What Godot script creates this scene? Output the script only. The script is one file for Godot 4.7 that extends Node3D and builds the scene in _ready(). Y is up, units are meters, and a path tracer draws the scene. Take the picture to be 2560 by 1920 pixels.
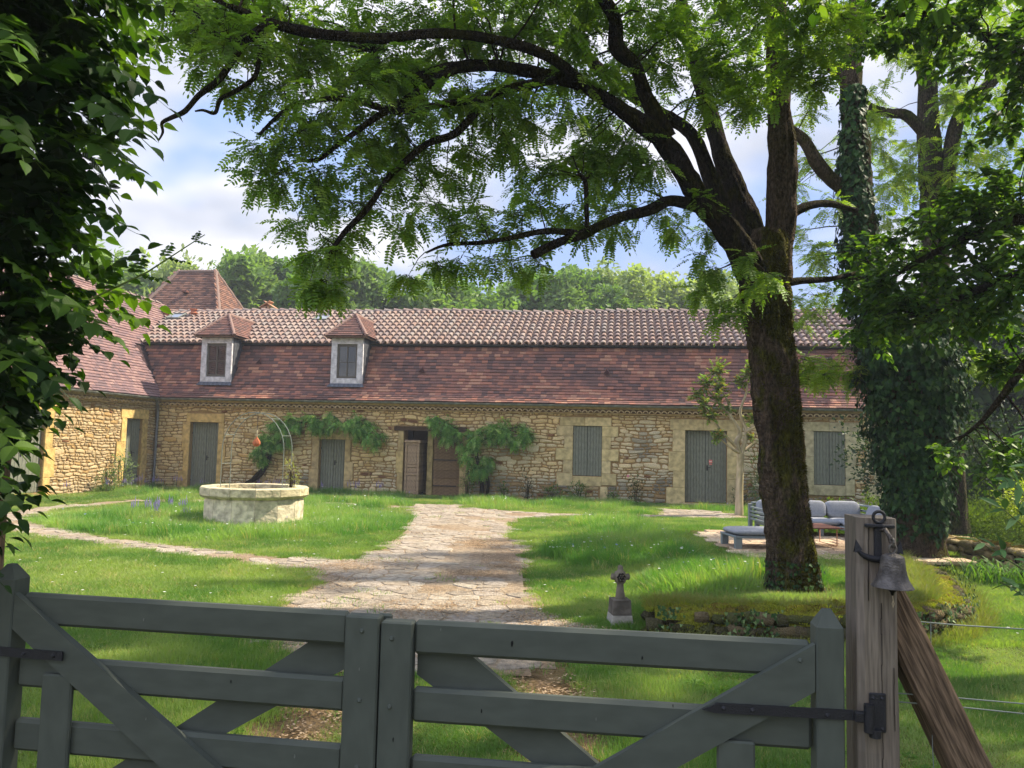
extends Node3D

# ---------------------------------------------------------------- mesh builder
class MB:
	var v := PackedVector3Array()
	var n := PackedVector3Array()
	var c := PackedColorArray()
	var col := Color.WHITE

	func tri(a: Vector3, b: Vector3, d: Vector3) -> void:   # counter-clockwise seen from outside
		var m := (b - a).cross(d - a).normalized()
		v.append(a); v.append(d); v.append(b)
		n.append(m); n.append(m); n.append(m)
		c.append(col); c.append(col); c.append(col)

	func quad(a: Vector3, b: Vector3, d: Vector3, e: Vector3) -> void:
		tri(a, b, d)
		tri(a, d, e)

	func otri(a: Vector3, b: Vector3, d: Vector3, o: Vector3) -> void:   # turned away from o
		if (b - a).cross(d - a).dot(a + b + d - o * 3.0) < 0.0:
			tri(a, d, b)
		else:
			tri(a, b, d)

	func oquad(a: Vector3, b: Vector3, d: Vector3, e: Vector3, o: Vector3) -> void:
		otri(a, b, d, o)
		otri(a, d, e, o)

	func box(lo: Vector3, hi: Vector3, ch := 0.0, t := Transform3D.IDENTITY) -> void:
		var o := t * ((lo + hi) * 0.5)
		var h := (hi - lo) * 0.5
		var m := (lo + hi) * 0.5
		if ch <= 0.0:
			var k := []
			for i in 8:
				k.append(t * (m + Vector3(h.x * (1 if i & 1 else -1), h.y * (1 if i & 2 else -1), h.z * (1 if i & 4 else -1))))
			for f in [[0, 1, 3, 2], [4, 5, 7, 6], [0, 1, 5, 4], [2, 3, 7, 6], [0, 2, 6, 4], [1, 3, 7, 5]]:
				oquad(k[f[0]], k[f[1]], k[f[2]], k[f[3]], o)
			return
		ch = minf(ch, minf(h.x, minf(h.y, h.z)) * 0.9)
		var p := [[], [], []]
		for i in 8:
			var s := Vector3(1 if i & 1 else -1, 1 if i & 2 else -1, 1 if i & 4 else -1)
			p[0].append(t * (m + s * Vector3(h.x, h.y - ch, h.z - ch)))
			p[1].append(t * (m + s * Vector3(h.x - ch, h.y, h.z - ch)))
			p[2].append(t * (m + s * Vector3(h.x - ch, h.y - ch, h.z)))
		for a in 3:
			var b1 := 1 << ((a + 1) % 3)
			var b2 := 1 << ((a + 2) % 3)
			for s in [0, 1 << a]:
				oquad(p[a][s], p[a][s | b1], p[a][s | b1 | b2], p[a][s | b2], o)
			var e := (a + 1) % 3   # edges between the faces a and e run along the third axis
			for s1 in [0, 1 << a]:
				for s2 in [0, 1 << e]:
					var s0: int = s1 | s2
					oquad(p[a][s0], p[a][s0 | b2], p[e][s0 | b2], p[e][s0], o)
		for i in 8:
			otri(p[0][i], p[1][i], p[2][i], o)

	# rows of points, all the same length; smooth normals
	func grid(rows: Array, wrap := false, flip := false, cols = null) -> void:
		var w: int = rows[0].size()
		var hh := rows.size()
		var nn := []
		for j in hh:
			var line := PackedVector3Array()
			var up: PackedVector3Array = rows[mini(j + 1, hh - 1)]
			var dn: PackedVector3Array = rows[maxi(j - 1, 0)]
			var me: PackedVector3Array = rows[j]
			for i in w:
				var a := (i + 1) % w if wrap else mini(i + 1, w - 1)
				var b := (i - 1 + w) % w if wrap else maxi(i - 1, 0)
				var q := (me[a] - me[b]).cross(up[i] - dn[i])
				line.append((-q if flip else q).normalized())
			nn.append(line)
		for j in hh - 1:
			for i in (w if wrap else w - 1):
				var k := (i + 1) % w
				for t in ([[0, i], [0, k], [1, k], [0, i], [1, k], [1, i]] if flip else [[0, i], [1, k], [0, k], [0, i], [1, i], [1, k]]):
					v.append(rows[j + t[0]][t[1]])
					n.append(nn[j + t[0]][t[1]])
					c.append(cols[j + t[0]][t[1]] if cols != null else col)

	func tube(pts: Array, rad: Array, sides := 8, caps := true) -> void:
		var rows := []
		var side := Vector3.ZERO
		for j in pts.size():
			var d: Vector3 = (pts[mini(j + 1, pts.size() - 1)] - pts[maxi(j - 1, 0)]).normalized()
			if side == Vector3.ZERO:
				side = d.cross(Vector3.UP if absf(d.y) < 0.9 else Vector3.RIGHT).normalized()
			side = (side - d * side.dot(d)).normalized()
			var o := d.cross(side)
			var line := PackedVector3Array()
			for i in sides:
				var a := TAU * i / sides
				line.append(pts[j] + (side * cos(a) + o * sin(a)) * rad[j])
			rows.append(line)
		grid(rows, true, false)
		if caps:
			for e in [0, pts.size() - 1]:
				var inner: Vector3 = pts[1] if e == 0 else pts[pts.size() - 2]
				for i in sides:
					otri(pts[e], rows[e][i], rows[e][(i + 1) % sides], inner)

	func lathe(prof: Array, sides: int, at := Vector3.ZERO, turn := 0.0) -> void:   # prof: Vector2(radius, y), upwards on the outside
		var rows := []
		for p in prof:
			var line := PackedVector3Array()
			for i in sides:
				var a := TAU * i / sides + turn
				line.append(at + Vector3(cos(a) * p.x, p.y, -sin(a) * p.x))
			rows.append(line)
		grid(rows, true, false)

	func prism(poly: PackedVector2Array, z0: float, z1: float, t := Transform3D.IDENTITY) -> void:
		var m := poly.size()
		var idx := Geometry2D.triangulate_polygon(poly)
		var mid := Vector3.ZERO
		for p in poly:
			mid += Vector3(p.x, p.y, 0) / m
		for i in range(0, idx.size(), 3):
			for z in [z0, z1]:
				var a := t * Vector3(poly[idx[i]].x, poly[idx[i]].y, z)
				var b := t * Vector3(poly[idx[i + 1]].x, poly[idx[i + 1]].y, z)
				var d := t * Vector3(poly[idx[i + 2]].x, poly[idx[i + 2]].y, z)
				otri(a, b, d, t * Vector3(poly[idx[i]].x, poly[idx[i]].y, (z0 + z1) * 0.5))
		var cw := Geometry2D.is_polygon_clockwise(poly)
		for i in m:
			var p := poly[i]
			var q := poly[(i + 1) % m]
			var a := t * Vector3(p.x, p.y, z0)
			var b := t * Vector3(q.x, q.y, z0)
			var d := t * Vector3(q.x, q.y, z1)
			var e := t * Vector3(p.x, p.y, z1)
			if cw != (z1 < z0):
				quad(b, a, e, d)
			else:
				quad(a, b, d, e)

	func done() -> ArrayMesh:
		var m := ArrayMesh.new()
		if v.is_empty():
			return m
		var a := []
		a.resize(Mesh.ARRAY_MAX)
		a[Mesh.ARRAY_VERTEX] = v
		a[Mesh.ARRAY_NORMAL] = n
		a[Mesh.ARRAY_COLOR] = c
		m.add_surface_from_arrays(Mesh.PRIMITIVE_TRIANGLES, a)
		return m


# ---------------------------------------------------------------- nodes
var counts := {}
var cam: Camera3D
var rng := RandomNumberGenerator.new()
var T := {}          # textures
var M := {}          # materials

func numbered(parent: Node, called: String) -> String:
	var key := str(parent.get_instance_id()) + called
	var k: int = counts.get(key, 0)
	counts[key] = k + 1
	return called if k == 0 else "%s_%03d" % [called, k]

func put(parent: Node, called: String, mesh: Mesh, m: Material, xf := Transform3D.IDENTITY) -> MeshInstance3D:
	var o := MeshInstance3D.new()
	o.name = numbered(parent, called)
	o.mesh = mesh
	o.material_override = m
	o.transform = xf
	parent.add_child(o)
	return o

func thing(called: String, label: String, category: String, at := Vector3.ZERO, turn := 0.0, group := "") -> Node3D:
	var o := Node3D.new()
	o.name = numbered(self, called)
	o.position = at
	o.rotation.y = turn
	add_child(o)
	tag(o, label, category, group)
	return o

func part(parent: Node, called: String, xf := Transform3D.IDENTITY) -> Node3D:
	var o := Node3D.new()
	o.name = numbered(parent, called)
	o.transform = xf
	parent.add_child(o)
	return o

func tag(o: Node, label := "", category := "", group := "", kind := "") -> Node:
	if label: o.set_meta("label", label)
	if category: o.set_meta("category", category)
	if group: o.set_meta("group", group)
	if kind: o.set_meta("kind", kind)
	return o

func setting(called: String, mesh: Mesh, m: Material, kind := "structure") -> MeshInstance3D:
	var o := put(self, called, mesh, m)
	o.set_meta("kind", kind)
	return o

func seen_size(p: Vector3, size: float) -> float:    # how large a piece shows
	var q := cam.global_transform.affine_inverse() * p
	if q.z > -0.2:
		return 0.0
	var x := absf(q.x / -q.z)
	var y := absf(q.y / -q.z)
	return size / -q.z * (1.0 if x < 0.67 and y < 0.5 else 0.02)

# alike pieces: [mesh, transform, bias]; the largest in view are parts of their own, the rest one joined part
func pieces(parent: Node3D, called: String, list: Array, m: Material, most := 300) -> void:
	var g := parent.global_transform
	var order := []
	for i in list.size():
		var s: float = list[i][0].get_aabb().get_longest_axis_size() * (list[i][1].basis.get_scale().x)
		order.append([-seen_size(g * (list[i][1] * list[i][0].get_aabb().get_center()), s) * (list[i][2] if list[i].size() > 2 else 1.0), i])
	order.sort_custom(func(a, b): return a[0] < b[0])
	var st := SurfaceTool.new()
	st.begin(Mesh.PRIMITIVE_TRIANGLES)
	var rest := 0
	for k in order.size():
		var e = list[order[k][1]]
		if k < most:
			put(parent, called, e[0], m, e[1])
		else:
			st.append_from(e[0], 0, e[1])
			rest += 1
	if rest:
		tag(put(parent, called + "_rest", st.commit(), m), "", "", "", "stuff")

# leaves: meshes by tone (baked colours), the largest as parts, the rest one MultiMesh of the white mesh tinted per copy
func leaves(parent: Node3D, called: String, shape: Callable, tones: Array, xfs: Array, m: Material, most := 300, solo := true) -> void:
	var tone := []
	for i in xfs.size():
		tone.append(rng.randi() % tones.size())
	var taken := {}
	if solo and most > 0:
		var g := parent.global_transform
		var order := []
		for i in xfs.size():
			order.append(Vector2(-seen_size(g * xfs[i].origin, xfs[i].basis.x.length()), i))
		order.sort()
		var baked := []
		for t in tones:
			baked.append(shape.call(t))
		for k in mini(most, order.size()):
			var i := int(order[k].y)
			taken[i] = true
			put(parent, called, baked[tone[i]], m, xfs[i])
	var left := xfs.size() - taken.size()
	if left <= 0:
		return
	var mm := MultiMesh.new()
	mm.transform_format = MultiMesh.TRANSFORM_3D
	mm.use_colors = true
	mm.mesh = shape.call(Color.WHITE)
	mm.instance_count = left
	var k := 0
	for i in xfs.size():
		if taken.has(i):
			continue
		mm.set_instance_transform(k, xfs[i])
		var t: Color = tones[tone[i]]
		mm.set_instance_color(k, t)
		k += 1
	var o := MultiMeshInstance3D.new()
	o.name = numbered(parent, "foliage" if called == "leaf" else called + "_rest")
	o.multimesh = mm
	o.material_override = m
	parent.add_child(o)
	o.set_meta("kind", "stuff")

func scatter(called: String, mesh: Mesh, xfs: Array, tints: Array, m: Material, parent: Node = self) -> MultiMeshInstance3D:
	var mm := MultiMesh.new()
	mm.transform_format = MultiMesh.TRANSFORM_3D
	mm.use_colors = true
	mm.mesh = mesh
	mm.instance_count = xfs.size()
	for i in xfs.size():
		mm.set_instance_transform(i, xfs[i])
		mm.set_instance_color(i, tints[i])
	var o := MultiMeshInstance3D.new()
	o.name = numbered(parent, called)
	o.multimesh = mm
	o.material_override = m
	parent.add_child(o)
	o.set_meta("kind", "stuff")
	return o

# ---------------------------------------------------------------- colours and materials
func S(r: float, g: float, b: float, k := 1.0) -> Color:      # an sRGB colour (0..255) as linear values
	var q := Color(r / 255.0, g / 255.0, b / 255.0).srgb_to_linear()
	return Color(q.r * k, q.g * k, q.b * k)

func R(a: float, b: float) -> float:
	return rng.randf_range(a, b)

func ball() -> Vector3:
	while true:
		var p := Vector3(R(-1, 1), R(-1, 1), R(-1, 1))
		if p.length_squared() < 1.0:
			return p
	return Vector3.ZERO

func noise_tex(type: int, freq: float, oct: int, lo: float, hi: float, sd: int, px := 512, bias := 0.5) -> NoiseTexture2D:
	var f := FastNoiseLite.new()
	f.noise_type = type
	f.frequency = freq
	f.fractal_octaves = oct
	f.seed = sd
	if type == FastNoiseLite.TYPE_CELLULAR:
		f.cellular_return_type = FastNoiseLite.RETURN_DISTANCE2_SUB
	var t := NoiseTexture2D.new()
	t.width = px
	t.height = px
	t.seamless = true
	t.noise = f
	var g := Gradient.new()
	g.set_color(0, Color(lo, lo, lo))
	g.set_color(1, Color(hi, hi, hi))
	g.set_offset(0, clampf(bias - 0.35, 0.0, 0.9))
	g.set_offset(1, clampf(bias + 0.35, 0.1, 1.0))
	t.color_ramp = g
	return t

func mat(albedo: Color, rough: float, o := {}) -> StandardMaterial3D:   # albedo in linear values
	var m := StandardMaterial3D.new()
	m.albedo_color = albedo.linear_to_srgb()
	m.roughness = rough
	m.vertex_color_use_as_albedo = o.get("vcol", true)
	m.metallic = o.get("metal", 0.0)
	m.metallic_specular = o.get("spec", 0.5)
	var tex = o.get("tex")
	if tex != null:
		m.albedo_texture = tex
	var bump = o.get("bump")
	if bump != null:
		m.heightmap_enabled = true
		m.heightmap_texture = bump
		m.heightmap_scale = o.get("depth", 1.0)
	if tex != null or bump != null:
		m.uv1_triplanar = true
		m.uv1_world_triplanar = o.get("world", false)
		m.uv1_scale = o.get("scale", Vector3.ONE)
		m.uv1_triplanar_sharpness = 4.0
	var back = o.get("back")
	if back != null:
		m.backlight_enabled = true
		m.backlight = back
	return m

func fbm(freq: float, sd: int, oct := 3) -> FastNoiseLite:
	var f := FastNoiseLite.new()
	f.noise_type = FastNoiseLite.TYPE_SIMPLEX_SMOOTH
	f.frequency = freq
	f.fractal_octaves = oct
	f.seed = sd
	return f

func smooth(a: float, b: float, x: float) -> float:
	return smoothstep(a, b, x)

func basis_to(dir: Vector3, up := Vector3.UP) -> Basis:       # x axis along dir, y as near up as can be
	var x := dir.normalized()
	var y := up - x * up.dot(x)
	if y.length() < 0.01:
		y = Vector3(0.3, 0.1, 0.9) - x * Vector3(0.3, 0.1, 0.9).dot(x)
	y = y.normalized()
	return Basis(x, y, x.cross(y))

func spline(p: Array, per := 4) -> Array:                    # Catmull-Rom through Vector4s (x, y, z, radius)
	var out := []
	for i in p.size() - 1:
		var a: Vector4 = p[maxi(i - 1, 0)]
		var b: Vector4 = p[i]
		var d: Vector4 = p[i + 1]
		var e: Vector4 = p[mini(i + 2, p.size() - 1)]
		for k in per:
			var t := float(k) / per
			out.append(0.5 * (2.0 * b + (d - a) * t + (2.0 * a - 5.0 * b + 4.0 * d - e) * t * t + (3.0 * b - a - 3.0 * d + e) * t * t * t))
	out.append(p[p.size() - 1])
	return out

# a limb or trunk: furrowed bark by displacement, moss colour on one side
func limb(mb: MB, p: Array, sides: int, furrow: float, sd: int, bark: Color, moss: Color, moss_share: float, per := 4, side_dir := Vector3(1, 0, 0.3)) -> void:
	var pts := spline(p, per)
	var f := fbm(1.0, sd, 3)
	var f2 := fbm(1.3, sd + 7, 2)
	var rows := []
	var cols := []
	var side := Vector3.ZERO
	for j in pts.size():
		var here := Vector3(pts[j].x, pts[j].y, pts[j].z)
		var nx: Vector4 = pts[mini(j + 1, pts.size() - 1)]
		var pv: Vector4 = pts[maxi(j - 1, 0)]
		var d := Vector3(nx.x - pv.x, nx.y - pv.y, nx.z - pv.z).normalized()
		if side == Vector3.ZERO:
			side = d.cross(Vector3(0.1, 0.2, 1.0)).normalized()
		side = (side - d * side.dot(d)).normalized()
		var o := d.cross(side)
		var line := PackedVector3Array()
		var cl := PackedColorArray()
		for i in sides:
			var a := TAU * i / sides
			var w: Vector3 = side * cos(a) + o * sin(a)
			var q: Vector3 = here + w * pts[j].w
			var ridge := 1.0 - absf(f.get_noise_3d(w.x * 3.0 + here.x * 0.3 + q.y * 0.12, q.y * 0.5, w.z * 3.0 + here.z * 0.3)) * 4.5
			var lump := f2.get_noise_3d(q.x * 2.5, q.y * 1.2, q.z * 2.5)
			var k := 1.0 + furrow * (maxf(ridge, -0.6) * 0.5 - 0.3 + lump * 1.0 + f.get_noise_3d(q.x * 9.0, q.y * 4.0, q.z * 9.0) * 0.5)
			line.append(here + w * pts[j].w * k)
			var ms := smooth(0.35, 0.65, moss_share + w.dot(side_dir) * 0.28 + f2.get_noise_3d(q.x * 3.0, q.y * 2.0, q.z * 3.0) * 0.9 + f.get_noise_3d(q.x * 12.0, q.y * 6.0, q.z * 12.0) * 0.3)
			var tone := 0.68 + 0.62 * clampf(f.get_noise_3d(w.x * 7.0 + here.x, q.y * 1.1, w.z * 7.0 + here.z) * 1.2 + 0.45, 0.0, 1.0)
			var cc := bark.lerp(moss, ms)
			cl.append(Color(cc.r * tone, cc.g * tone, cc.b * tone))
		rows.append(line)
		cols.append(cl)
	mb.grid(rows, true, false, cols)
	var last: PackedVector3Array = rows[rows.size() - 1]
	mb.col = bark
	for i in sides:
		mb.otri(Vector3(pts[-1].x, pts[-1].y, pts[-1].z), last[i], last[(i + 1) % sides], Vector3(pts[-2].x, pts[-2].y, pts[-2].z))
const SUN := Vector3(0.88, 1.02, -0.30)

func sky_texture() -> ImageTexture:
	var w := 1280
	var h := 640
	var im := Image.create(w, h, false, Image.FORMAT_RGBF)
	var f := fbm(1.0, 4, 5)
	var g := fbm(0.55, 19, 3)
	var sun := SUN.normalized()
	for j in h:
		var th := PI * (j + 0.5) / h
		var y := cos(th)
		for i in w:
			var ph := TAU * ((i + 0.5) / w - 0.5)
			var d := Vector3(sin(ph) * sin(th), y, -cos(ph) * sin(th))
			if y < -0.02:
				im.set_pixel(i, j, Color(0.10, 0.11, 0.08))
				continue
			var k := 1.6 / (maxf(y, 0.0) + 0.32)
			var p := Vector3(d.x * k, 0.0, d.z * k)
			var a := f.get_noise_3d(p.x * 0.9, 3.0, p.z * 1.2) + 0.7 * g.get_noise_3d(p.x, 9.0, p.z)
			var cover := smooth(-0.24, 0.24, a + 0.08)
			var dens := smooth(0.0, 0.75, f.get_noise_3d(p.x * 1.3 + 4.0, 8.0, p.z * 1.6) + 0.25)
			var low := 1.0 - smooth(0.0, 0.30, y)
			var blue := Color(0.19, 0.265, 0.45).lerp(Color(0.27, 0.32, 0.43), low)
			var cloud := Color(0.44, 0.44, 0.475).lerp(Color(0.25, 0.275, 0.335), dens * 0.85)
			var c := blue.lerp(cloud, cover)
			var near := maxf(d.dot(sun), 0.0)
			var glow := 1.0 + 0.55 * pow(near, 2.0) + 1.2 * pow(near, 8.0)
			im.set_pixel(i, j, Color(c.r * glow, c.g * glow, c.b * glow))
	return ImageTexture.create_from_image(im)

func environment() -> void:
	cam = Camera3D.new()
	cam.name = "camera"
	cam.fov = 53.1
	cam.near = 0.05
	cam.far = 900.0
	cam.position = Vector3(0, 1.78, 0)
	cam.rotation = Vector3(deg_to_rad(4.3), 0, deg_to_rad(1.35))
	add_child(cam)
	cam.current = true
	var env := Environment.new()
	env.background_mode = Environment.BG_SKY
	var sky := Sky.new()
	var sm := PanoramaSkyMaterial.new()
	sm.panorama = sky_texture()
	sky.sky_material = sm
	env.sky = sky
	env.tonemap_mode = Environment.TONE_MAPPER_LINEAR
	env.tonemap_exposure = 2.45
	env.fog_enabled = true
	env.fog_density = 0.0014
	env.fog_light_color = Color(0.88, 0.91, 0.95)
	env.sdfgi_enabled = true
	env.ssao_enabled = true
	env.ssil_enabled = true
	var we := WorldEnvironment.new()
	we.name = "world_environment"
	we.environment = env
	add_child(we)
	var sun := DirectionalLight3D.new()
	sun.name = "sun"
	sun.light_color = Color(1.0, 0.95, 0.86)
	sun.light_energy = 1.3
	sun.light_angular_distance = 1.6
	sun.shadow_enabled = true
	add_child(sun)
	sun.look_at_from_position(SUN * 10.0, Vector3.ZERO)

func materials() -> void:
	T.fine = noise_tex(FastNoiseLite.TYPE_SIMPLEX_SMOOTH, 0.03, 5, 0.72, 1.0, 1)
	T.blotch = noise_tex(FastNoiseLite.TYPE_SIMPLEX_SMOOTH, 0.008, 5, 0.62, 1.0, 2)
	T.grain = noise_tex(FastNoiseLite.TYPE_SIMPLEX, 0.02, 4, 0.6, 1.0, 3)
	T.bump = noise_tex(FastNoiseLite.TYPE_SIMPLEX, 0.04, 5, 0.0, 1.0, 5)
	T.soft = noise_tex(FastNoiseLite.TYPE_SIMPLEX_SMOOTH, 0.012, 3, 0.92, 1.0, 6)
	T.stain = noise_tex(FastNoiseLite.TYPE_SIMPLEX_SMOOTH, 0.02, 6, 0.7, 1.0, 12, 512, 0.34)
	T.weather = noise_tex(FastNoiseLite.TYPE_SIMPLEX_SMOOTH, 0.015, 6, 0.78, 1.0, 22, 512, 0.4)
	T.wood = noise_tex(FastNoiseLite.TYPE_SIMPLEX_SMOOTH, 0.02, 4, 0.78, 1.0, 24)
	T.dirt = noise_tex(FastNoiseLite.TYPE_SIMPLEX_SMOOTH, 0.02, 6, 0.84, 1.0, 28, 512, 0.38)
	T.pit = noise_tex(FastNoiseLite.TYPE_CELLULAR, 0.03, 2, 0.0, 1.0, 7)
	M.stone = mat(Color.WHITE, 0.95, {"tex": T.dirt, "bump": T.bump, "depth": 1.2, "scale": Vector3.ONE * 2.2, "spec": 0.25})
	M.dressed = mat(Color.WHITE, 0.95, {"tex": T.weather, "bump": T.bump, "depth": 0.5, "scale": Vector3.ONE * 0.6, "spec": 0.2})
	M.mortar = mat(S(172, 142, 98), 1.0, {"tex": T.dirt, "bump": T.bump, "depth": 1.0, "scale": Vector3.ONE * 1.5, "spec": 0.1})
	M.tile = mat(Color.WHITE, 0.85, {"tex": T.fine, "bump": T.bump, "depth": 0.4, "scale": Vector3.ONE * 2.5, "spec": 0.3})
	M.shutter = mat(S(124, 126, 112), 0.65, {"tex": T.dirt, "scale": Vector3(2.0, 0.5, 2.0), "spec": 0.3})
	M.iron = mat(S(32, 32, 36), 0.6, {"bump": T.bump, "depth": 0.1, "scale": Vector3.ONE * 6, "metal": 0.3})
	M.dark = mat(S(26, 24, 23), 0.9)
	M.plain = mat(Color.WHITE, 0.7, {"spec": 0.3})
	M.zinc = mat(S(146, 150, 156), 0.5, {"tex": T.blotch, "scale": Vector3(3, 0.8, 3), "metal": 0.35})
	M.zinc_dark = mat(S(140, 143, 134), 0.6, {"tex": T.blotch, "scale": Vector3(1, 3, 3), "metal": 0.1})
	M.glass = mat(S(24, 28, 30), 0.03, {"spec": 1.0, "vcol": false})
	M.sky_glass = mat(S(120, 128, 140), 0.05, {"spec": 0.9, "vcol": false})
	M.wood_x = mat(Color.WHITE, 0.85, {"tex": T.grain, "bump": T.grain, "depth": 0.3, "scale": Vector3(0.6, 9, 9), "spec": 0.2})
	M.wood_y = mat(Color.WHITE, 0.85, {"tex": T.grain, "bump": T.grain, "depth": 0.3, "scale": Vector3(9, 0.6, 9), "spec": 0.2})
	M.oak_y = mat(Color.WHITE, 0.85, {"tex": T.wood, "bump": T.grain, "depth": 0.3, "scale": Vector3(9, 0.5, 9), "spec": 0.25})
	M.bark = mat(Color.WHITE, 0.95, {"tex": T.grain, "bump": T.bump, "depth": 3.5, "scale": Vector3(2.4, 1.0, 2.4), "spec": 0.15})
	M.gate_x = mat(S(80, 85, 78), 0.6, {"tex": T.soft, "scale": Vector3(0.9, 2.4, 2.4), "spec": 0.25})
	M.gate_y = mat(S(80, 85, 78), 0.6, {"tex": T.soft, "scale": Vector3(2.4, 0.9, 2.4), "spec": 0.25})
	M.leaf = mat(Color.WHITE, 0.5, {"back": Color(0.95, 1.0, 0.55), "spec": 0.35})
	M.thick_leaf = mat(Color.WHITE, 0.55, {"back": Color(0.42, 0.5, 0.2), "spec": 0.22})
	M.grass = mat(Color.WHITE, 0.6, {"back": Color(0.9, 1.0, 0.5), "spec": 0.25})
	M.petal = mat(Color.WHITE, 0.7, {"back": Color(0.7, 0.7, 0.7), "spec": 0.2})
	M.soil = mat(Color.WHITE, 1.0, {"tex": T.blotch, "bump": T.bump, "depth": 2.5, "scale": Vector3.ONE * 0.7, "world": true, "spec": 0.1})
	M.flag = mat(Color.WHITE, 0.95, {"tex": T.weather, "bump": T.bump, "depth": 1.0, "scale": Vector3.ONE * 1.3, "world": true, "spec": 0.15})
	M.moss = mat(Color.WHITE, 1.0, {"tex": T.fine, "bump": T.bump, "depth": 3.0, "scale": Vector3.ONE * 2.0, "spec": 0.05})
	M.metal_grey = mat(S(120, 128, 130), 0.45, {"spec": 0.5})
	M.cushion = mat(S(150, 152, 158), 0.95, {"tex": T.soft, "bump": T.bump, "depth": 0.04, "scale": Vector3.ONE * 3.0, "spec": 0.1})
	M.bronze = mat(Color.WHITE, 0.55, {"tex": T.blotch, "bump": T.bump, "depth": 0.12, "scale": Vector3.ONE * 5.0, "metal": 0.55})
	M.litter = mat(Color.WHITE, 0.9, {"spec": 0.1})
	M.well_stone = mat(Color.WHITE, 0.95, {"tex": T.stain, "bump": T.bump, "depth": 0.6, "scale": Vector3.ONE * 0.5, "spec": 0.2})
	M.metal_pale = mat(S(120, 128, 118), 0.5, {"spec": 0.4})
	M.oak_b = mat(Color.WHITE, 0.9, {"tex": T.grain, "bump": T.grain, "depth": 0.6, "scale": Vector3(0.5, 7, 7), "spec": 0.2})
# ---------------------------------------------------------------- stone walls
func stone_mesh(cx: float, cy: float, w: float, h: float, proud: float, warp: FastNoiseLite, col: Color, back := -0.045) -> ArrayMesh:
	var mb := MB.new()
	mb.col = col
	var m := 10
	var outer := []
	var ph := R(0, TAU)
	var pw := R(2.6, 5.0)
	for i in m:
		var a := TAU * i / m + R(-0.12, 0.12)
		var ca := cos(a)
		var sa := sin(a)
		var r := pow(pow(absf(ca), pw) + pow(absf(sa), pw), -1.0 / pw) * R(0.9, 1.05)
		var x := cx + ca * r * w * 0.5
		var y := cy + sa * r * h * 0.5
		outer.append(Vector2(x, y) + Vector2(warp.get_noise_2d(x * 1.0, y * 1.6), warp.get_noise_2d(x * 1.0 + 50.0, y * 1.6)) * 0.075)
	var mid := Vector2.ZERO
	for p in outer:
		mid += p / m
	var tiltx := R(-0.05, 0.05)
	var tilty := R(-0.07, 0.05)
	var rings := []
	for k in 3:
		var ring := []
		for i in m:
			var d: Vector2 = outer[i] - mid
			var s: float = [1.0, 1.0 - 0.012 / maxf(d.length(), 0.02), 0.62][k]
			var q: Vector2 = mid + d * s
			ring.append(Vector3(q.x, q.y, [back, proud - 0.012, proud + R(-0.004, 0.006)][k] + (0.0 if k == 0 else (q.x - mid.x) * tiltx + (q.y - mid.y) * tilty)))
		rings.append(ring)
	for k in 2:
		for i in m:
			var j := (i + 1) % m
			mb.quad(rings[k][i], rings[k][j], rings[k + 1][j], rings[k + 1][i])
	var top := Vector3(mid.x, mid.y, proud + R(0.0, 0.008))
	for i in m:
		mb.tri(rings[2][i], rings[2][(i + 1) % m], top)
	return mb.done()

func rubble(keep: Array, u0: float, u1: float, y0: float, y1: float, warm: Color, grey: Color, greyness: Callable, sd: int, size := 1.0) -> Array:
	var warp := fbm(0.8, sd, 2)
	var out := []
	var y := y0
	var skip := {}
	var row := 0
	while y < y1 - 0.03:
		var h := minf(R(0.07, 0.145) * size, y1 - y)
		var cy := y + h * 0.5
		var free := [[u0, u1]]
		for k in keep:
			if k.position.y < cy + h * 0.2 and k.end.y > cy - h * 0.2:
				var next := []
				for f in free:
					if k.end.x <= f[0] or k.position.x >= f[1]:
						next.append(f)
					else:
						if k.position.x - f[0] > 0.05: next.append([f[0], k.position.x])
						if f[1] - k.end.x > 0.05: next.append([k.end.x, f[1]])
				free = next
		for f in free:
			var x: float = f[0]
			while x < f[1] - 0.03:
				var w := h * R(1.2, 3.8) if R(0, 1) > 0.15 else h * R(0.6, 1.0)
				if f[1] - x - w < 0.09: w = f[1] - x
				var cx := x + w * 0.5
				var hh := h
				var yy := cy
				if R(0, 1) < 0.1 and w > 0.15:
					hh = h * R(1.25, 1.6)
					yy = cy + (hh - h) * R(-0.5, 0.5)
				var g: float = greyness.call(cx, cy)
				var t := R(0.82, 1.14)
				var cc := warm.lerp(grey, clampf(g + R(-0.22, 0.22), 0, 1))
				cc = cc.lerp(S(136, 128, 112), clampf((g - 0.95 + R(-0.3, 0.3)) * 0.8, 0, 0.85))
				if R(0, 1) < 0.02: cc = S(138, 98, 70)
				if R(0, 1) < 0.10: cc = cc.lerp(S(205, 160, 92), 0.6)
				out.append([stone_mesh(cx, yy, w - R(0.006, 0.018), hh - R(0.004, 0.014), R(0.0, 0.018), warp, Color(cc.r * t, cc.g * t, cc.b * t)), Transform3D.IDENTITY, R(0.85, 1.1)])
				x += w
		y += h
		row += 1
	return out

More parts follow.
